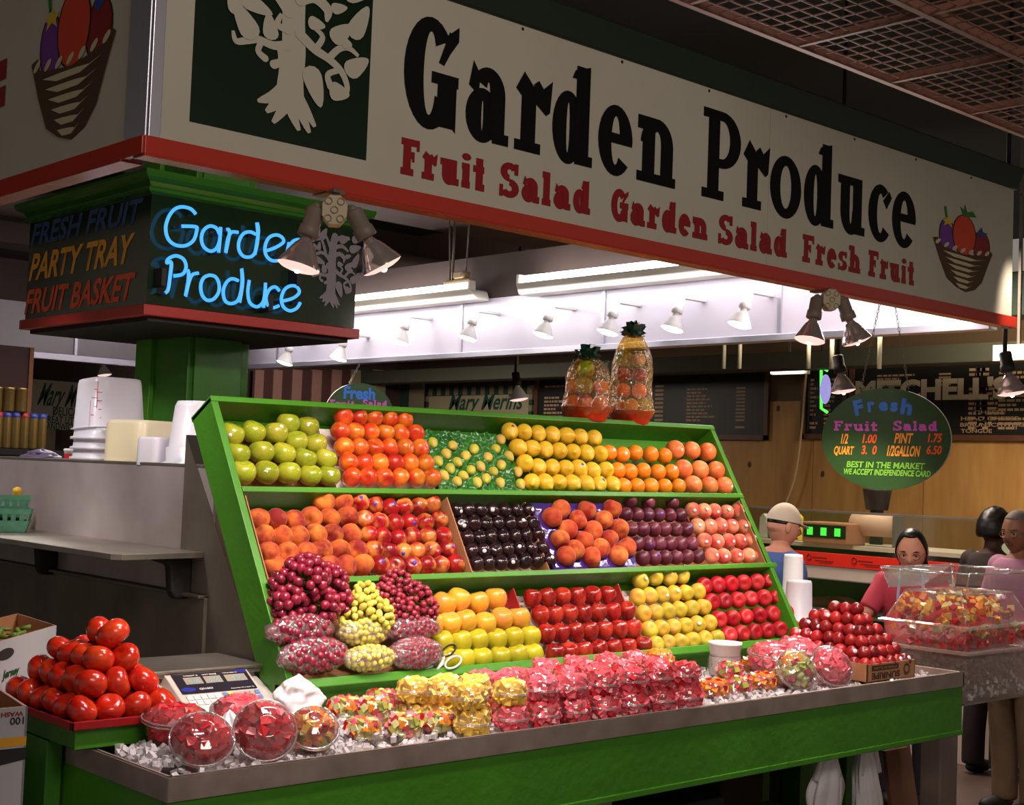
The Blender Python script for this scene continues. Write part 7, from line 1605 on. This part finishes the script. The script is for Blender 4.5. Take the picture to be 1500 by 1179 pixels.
# ---------------------------------------------------------------- people
def human(name, label, xy, height, yaw, shirt, trousers, skinm, hairm, head_pitch=0, head_yaw=0, arms=None, hairstyle='short', glasses=False, cap=None, headscale=1.0, girth=1.0, hem=.92):
    s = height / 1.70; o = root(name, label, 'person', (xy[0], xy[1], 0), (0, 0, yaw))
    def J(x, y, z): return V((x * s, y * s, z * s))
    def loft(g, secs, n=20):   # elliptical sections (centre, rx, ry)
        vs = []; 
        for (c, rx, ry) in secs:
            for k in range(n): a = 2 * pi * k / n; vs.append(V(c) + V((rx * s * cos(a), ry * s * sin(a), 0)))
        fs = [(i * n + k, i * n + (k + 1) % n, (i + 1) * n + (k + 1) % n, (i + 1) * n + k) for i in range(len(secs) - 1) for k in range(n)]
        fs += [tuple(range(n - 1, -1, -1)), tuple(range((len(secs) - 1) * n, len(secs) * n))]; g.add(vs, fs, True)
    G = girth
    def torso(g, e, z0, z1):
        S_ = [(.84, .155, .105), (.92, .168, .115), (1.02, .150, .108), (1.12, .145, .108), (1.24, .162, .118), (1.34, .172, .115), (1.41, .160, .095), (1.455, .10, .075), (1.48, .062, .06)]
        loft(g, [(J(0, 0, z), rx * G + e, ry * G + e) for z, rx, ry in S_ if z0 <= z <= z1])
    arms = arms or (((.235, -.02, 1.14), (.25, -.10, .90)), ((-.235, -.02, 1.14), (-.25, -.10, .90)))
    body = MB(); torso(body, 0, .8, 1.5); body.tube([J(0, .005, 1.44), J(0, -.01, 1.50), J(0, -.02, 1.58)], [.062 * s, .056 * s, .055 * s], 14)
    for sd in (1, -1):
        sh_ = J(.165 * sd, 0, 1.40); el, wr_ = [J(*p) for p in arms[0 if sd > 0 else 1]]
        body.tube([J(.10 * sd, 0, 1.38), sh_, sh_ * .5 + el * .5, el, el * .5 + wr_ * .5, wr_], [.05 * s, .056 * s, .047 * s, .040 * s, .038 * s, .027 * s], 12); body.ball(el, .041 * s, 12, 8); body.ball(sh_, .057 * s, 12, 8)
        body.tube([J(.09 * sd, 0, .90), J(.095 * sd, -.01, .70), J(.10 * sd, -.015, .49), J(.10 * sd, .01, .30), J(.10 * sd, .02, .09)], [.088 * s, .076 * s, .052 * s, .052 * s, .036 * s], 14)
        # hand: palm and five fingers in one body
        d = (wr_ - el).normalized(); side = d.cross(V((0, 0, 1))); side = side.normalized() if side.length > .1 else V((1, 0, 0)); nrm = side.cross(d).normalized()
        pc = wr_ + d * .045 * s; body.tube([wr_, wr_ + d * .03 * s, wr_ + d * .085 * s], [.026 * s, .034 * s, .034 * s], 10)
        for k, (off, ln_) in enumerate(((-.030, .062), (-.010, .075), (.010, .080), (.030, .070))):
            b0 = wr_ + d * .08 * s + side * off * s; body.tube([b0, b0 + d * ln_ * .5 * s - nrm * .006 * s, b0 + d * ln_ * .85 * s - nrm * .03 * s], [.0105 * s, .0098 * s, .0085 * s], 8)
        b0 = wr_ + d * .03 * s + side * -.028 * s * sd; body.tube([b0, b0 + (d * .025 - side * .032 * sd) * s, b0 + (d * .055 - side * .040 * sd - nrm * .01) * s], [.014 * s, .012 * s, .010 * s], 8)
    bo = put(body.mesh('body', skinm), 'body', o); r = bo.modifiers.new('r', 'REMESH'); r.mode = 'VOXEL'; r.voxel_size = .0085 * s; r.use_smooth_shade = True; sm_ = bo.modifiers.new('s', 'SMOOTH'); sm_.iterations = 3
    sh_g = MB(); torso(sh_g, .014, .84, 1.46)
    if hem < .84: loft(sh_g, [(J(0, 0, hem), .185 * G, .135 * G), (J(0, 0, .86), .178 * G, .128 * G), (J(0, 0, 1.0), .165 * G, .120 * G)])
    for sd in (1, -1):
        a_ = J(.165 * sd, 0, 1.40); el = J(*arms[0 if sd > 0 else 1][0]); sh_g.tube([J(.08 * sd, 0, 1.39), a_, a_ * .5 + el * .5, a_ * .12 + el * .88], [.062 * s, .070 * s, .068 * s, .066 * s], 14); sh_g.ball(a_, .070 * s, 12, 8)
    so_ = put(sh_g.mesh('shirt', shirt), 'shirt', o); r = so_.modifiers.new('r', 'REMESH'); r.mode = 'VOXEL'; r.voxel_size = .011 * s; r.use_smooth_shade = True; sm_ = so_.modifiers.new('s', 'SMOOTH'); sm_.iterations = 4
    tr = MB(); loft(tr, [(J(0, 0, .82), .165 * G, .118 * G), (J(0, 0, .92), .175 * G, .125 * G), (J(0, 0, .98), .165 * G, .120 * G)])
    for sd in (1, -1): tr.tube([J(.088 * sd, 0, .88), J(.10 * sd, -.01, .70), J(.105 * sd, -.012, .49), J(.105 * sd, .01, .28), J(.105 * sd, .015, .06)], [.100 * s, .096 * s, .080 * s, .076 * s, .074 * s], 16)
    t_ = put(tr.mesh('trousers', trousers), 'trousers', o); r = t_.modifiers.new('r', 'REMESH'); r.mode = 'VOXEL'; r.voxel_size = .014 * s; r.use_smooth_shade = True; sm_ = t_.modifiers.new('s', 'SMOOTH'); sm_.iterations = 3
    for sd in (1, -1): put(MB().ball((.105 * sd * s, -.05 * s, .042), (.05 * s, .13 * s, .042), 14, 8).mesh('shoe', black), 'shoe', o)
    # ---- head
    hr = bpy.data.objects.new('head', None)
    g = MB(); n, mm = 44, 36; hs = s * headscale
    def skull(a, th, ex=0):
        # a: azimuth (front at -Y), th: polar
        x, y, z = sin(th) * cos(a), sin(th) * sin(a), cos(th); rx, ry, rz = .076, .094, .115
        if z < 0: k = 1 - .28 * (-z) ** 1.6; x *= k; y *= (1 - .14 * (-z) ** 2)
        if y > 0 and z < -.2: y *= .86
        p = V((x * rx, y * ry, z * rz)); f = max(0, -y)
        ax, az = abs(p.x), p.z
        p.y -= .024 * math.exp(-((p.x / .011) ** 2 + ((az + .018) / .017) ** 2)) * (f > .3)
        p.y -= .012 * math.exp(-((p.x / .008) ** 2 + ((az - .005) / .02) ** 2)) * (f > .3)
        p.y += .011 * math.exp(-(((ax - .031) / .016) ** 2 + ((az - .008) / .011) ** 2)) * (f > .2)
        p.y -= .005 * math.exp(-(((ax - .03) / .02) ** 2 + ((az - .028) / .007) ** 2)) * (f > .2)
        p.y -= .006 * math.exp(-((p.x / .022) ** 2 + ((az + .053) / .006) ** 2)) * (f > .3); p.y += .004 * math.exp(-((p.x / .02) ** 2 + ((az + .0475) / .003) ** 2)) * (f > .3)
        p.y -= .008 * math.exp(-((p.x / .02) ** 2 + ((az + .088) / .014) ** 2)) * (f > .3)
        return p
    for i in range(mm + 1):
        for k in range(n): g.v.append(tuple(skull(2 * pi * k / n, pi * i / mm)))
    for i in range(mm):
        for k in range(n): a_, b_ = i * n + k, i * n + (k + 1) % n; g.f.append((a_, a_ + n, b_ + n, b_)); g.sm.append(True); g.mi.append(0)
    for sd in (1, -1):
        g.ball((.078 * sd, .006, .0), (.010, .018, .030), 10, 8); 
    ho = put(g.mesh('head', skinm), 'head', o, (0, -.025 * s, 1.60 * s), (head_pitch, 0, head_yaw), hs)
    for sd in (1, -1):
        put(MB().ball((.031 * sd, -.074, .007), (.0125, .009, .0085), 12, 8).mesh('eye', mat('eye_white', S(220, 210, 200), .3)), 'eye', ho)
        put(MB().ball((.031 * sd, -.0815, .006), (.0055, .003, .0055), 10, 6).mesh('iris', mat('iris_dark', S(30, 18, 12), .2)), 'iris', ho)
        put(MB().tube([(.016 * sd, -.088, .027), (.031 * sd, -.087, .031), (.047 * sd, -.077, .026)], [.0028, .0035, .0018], 6).mesh('eyebrow', hairm), 'eyebrow', ho)
        put(MB().tube([(.019 * sd, -.0835, .0125), (.031 * sd, -.085, .0155), (.044 * sd, -.078, .0125)], [.0015, .002, .0012], 5).mesh('eyelid', skinm), 'eyelid', ho)
    put(MB().tube([(-.022, -.083, -.049), (-.008, -.092, -.0475), (.008, -.092, -.0475), (.022, -.083, -.049)], [.002, .0045, .0045, .002], 8).mesh('lips', mat('lips_' + skinm.name, S(168, 84, 76) if skinm is skin else S(96, 54, 46), .5)), 'lips', ho)
    hg = MB(); n2, m2 = 40, 26
    lim = {'short': (.50, 1.45), 'back': (.30, 2.3), 'big': (.62, 1.9)}[hairstyle]; th_ex = {'short': .004, 'back': .011, 'big': .035}[hairstyle]
    for i in range(m2 + 1):
        for k in range(n2):
            a = 2 * pi * k / n2; fr_ = (1 - sin(a)) / 2   # 1 at the front
            thmax = lim[1] + (lim[0] + .32 - lim[1]) * max(0, min(1, (fr_ - .42) * 2.4)); th = thmax * i / m2
            p = skull(a, th); p = p * (1 + th_ex / .09 * (1 if i < m2 else .2) * (1 + .12 * noise.noise(p * 60 + V((seedh(name), 0, 0))))); hg.v.append(tuple(p))
    for i in range(m2):
        for k in range(n2): a_, b_ = i * n2 + k, i * n2 + (k + 1) % n2; hg.f.append((a_, a_ + n2, b_ + n2, b_)); hg.sm.append(True); hg.mi.append(0)
    if hairstyle == 'back': hg.ball((0, .07, -.03), (.072, .05, .09), 16, 12); hg.tube([(.02, .08, -.06), (.045, .07, -.13), (.055, .05, -.20)], [.05, .04, .012], 12); hg.tube([(-.02, .08, -.06), (-.04, .075, -.12)], [.05, .02], 12)
    put(hg.mesh('hair', hairm), 'hair', ho)
    if glasses:
        gl = MB(); 
        for sd in (1, -1):
            gl.tube([(.031 * sd + .021 * cos(t), -.092 + .006 * abs(cos(t)), .003 + .015 * sin(t)) for t in (2 * pi * j / 20 for j in range(21))], .0019, 5, cap=False)
            gl.tube([(.051 * sd, -.088, .008), (.072 * sd, -.05, .010), (.08 * sd, .0, .010)], .0013, 5)
        gl.tube([(-.010, -.094, .006), (0, -.097, .008), (.010, -.094, .006)], .0013, 5); put(gl.mesh('glasses', mat('glasses_metal', S(120, 96, 70), .3, metal=.8)), 'glasses', ho)
    if cap:
        cg = MB(); 
        for i in range(13):
            for k in range(32):
                p = skull(2 * pi * k / 32, 1.38 * i / 12) * 1.13; cg.v.append((p.x, p.y, p.z + .008))
        for i in range(12):
            for k in range(32): a_, b_ = i * 32 + k, i * 32 + (k + 1) % 32; cg.f.append((a_, a_ + 32, b_ + 32, b_)); cg.sm.append(True); cg.mi.append(0)
        cg.poly([(.07 * cos(t), -.075 - .075 * sin(t), .030 - .012 * sin(t)) for t in (pi * j / 12 for j in range(13))], (0, 0, .004)); put(cg.mesh('cap', cap), 'cap', ho)
    return o
def seedh(n): return len(n)
def yaw_to(xy, tgt): return math.atan2(tgt[1] - xy[1], tgt[0] - xy[0]) + pi / 2
pinks = mat('pink_shirt', S(196, 66, 84), .8, noise_col=S(184, 56, 74), nscale=6); khaki = mat('khaki_cloth', S(118, 94, 70), .85, noise_col=S(104, 82, 60), nscale=8); lav = mat('lavender_shirt', S(168, 116, 142), .8, noise_col=S(154, 102, 128), nscale=5); blues = mat('blue_shirt', S(76, 100, 160), .8); dks = mat('dark_shirt', S(34, 22, 20), .8)
wd = at_d(1336, 775, 8.0)
wom = human('person', 'woman in pink shirt and glasses looking down behind the fruit salad case', (wd.x, wd.y), 1.525, yaw_to(wd, (1.2, .6)), pinks, mat('dark_trousers', S(40, 36, 44), .8), skin, hair, head_pitch=.30, head_yaw=-.12, arms=(((.26, -.16, 1.18), (.10, -.38, 1.13)), ((-.27, -.10, 1.20), (-.42, -.30, 1.17))), hairstyle='back', glasses=True, headscale=1.20)
sg_ = MB()
for sd in (1, -1): sg_.tube([(.075 * sd, -.117, 1.02), (.07 * sd, -.125, 1.18), (.062 * sd, -.118, 1.29), (.058 * sd, -.07, 1.345)], .009, 6)
put(sg_.mesh('apron_straps', mat('apron_lilac', S(186, 172, 210), .7)), 'apron_straps', wom)
md = at_d(1497, 765, 7.9)
human('person', 'man in lavender shirt, khaki trousers and glasses at the right edge', (md.x, md.y), 1.665, yaw_to(md, (3.6, 5.0)), lav, khaki, skin2, mat('grey_hair', S(96, 88, 84), .7), head_pitch=.12, head_yaw=.15, hairstyle='short', glasses=True, headscale=1.12, girth=1.12, hem=.70)
cd_ = at_d(1142, 757, 8.1)
human('person', 'person in white cap and blue shirt behind the paper cups', (cd_.x, cd_.y), 1.64, yaw_to(cd_, (10, 3.2)), blues, mat('jeans', S(50, 60, 90), .8), skin, hair, head_pitch=.15, hairstyle='short', cap=mat('cap_white', S(206, 188, 166), .8), headscale=1.08, girth=1.25)
dd_ = at_d(1454, 757, 8.9)
human('person', 'dark haired customer in dark clothes standing beyond the salad case', (dd_.x, dd_.y), 1.64, yaw_to(dd_, (12, 4)), dks, dks, mat('skin_deep', S(70, 42, 32), .6), hair, hairstyle='big', headscale=1.05)
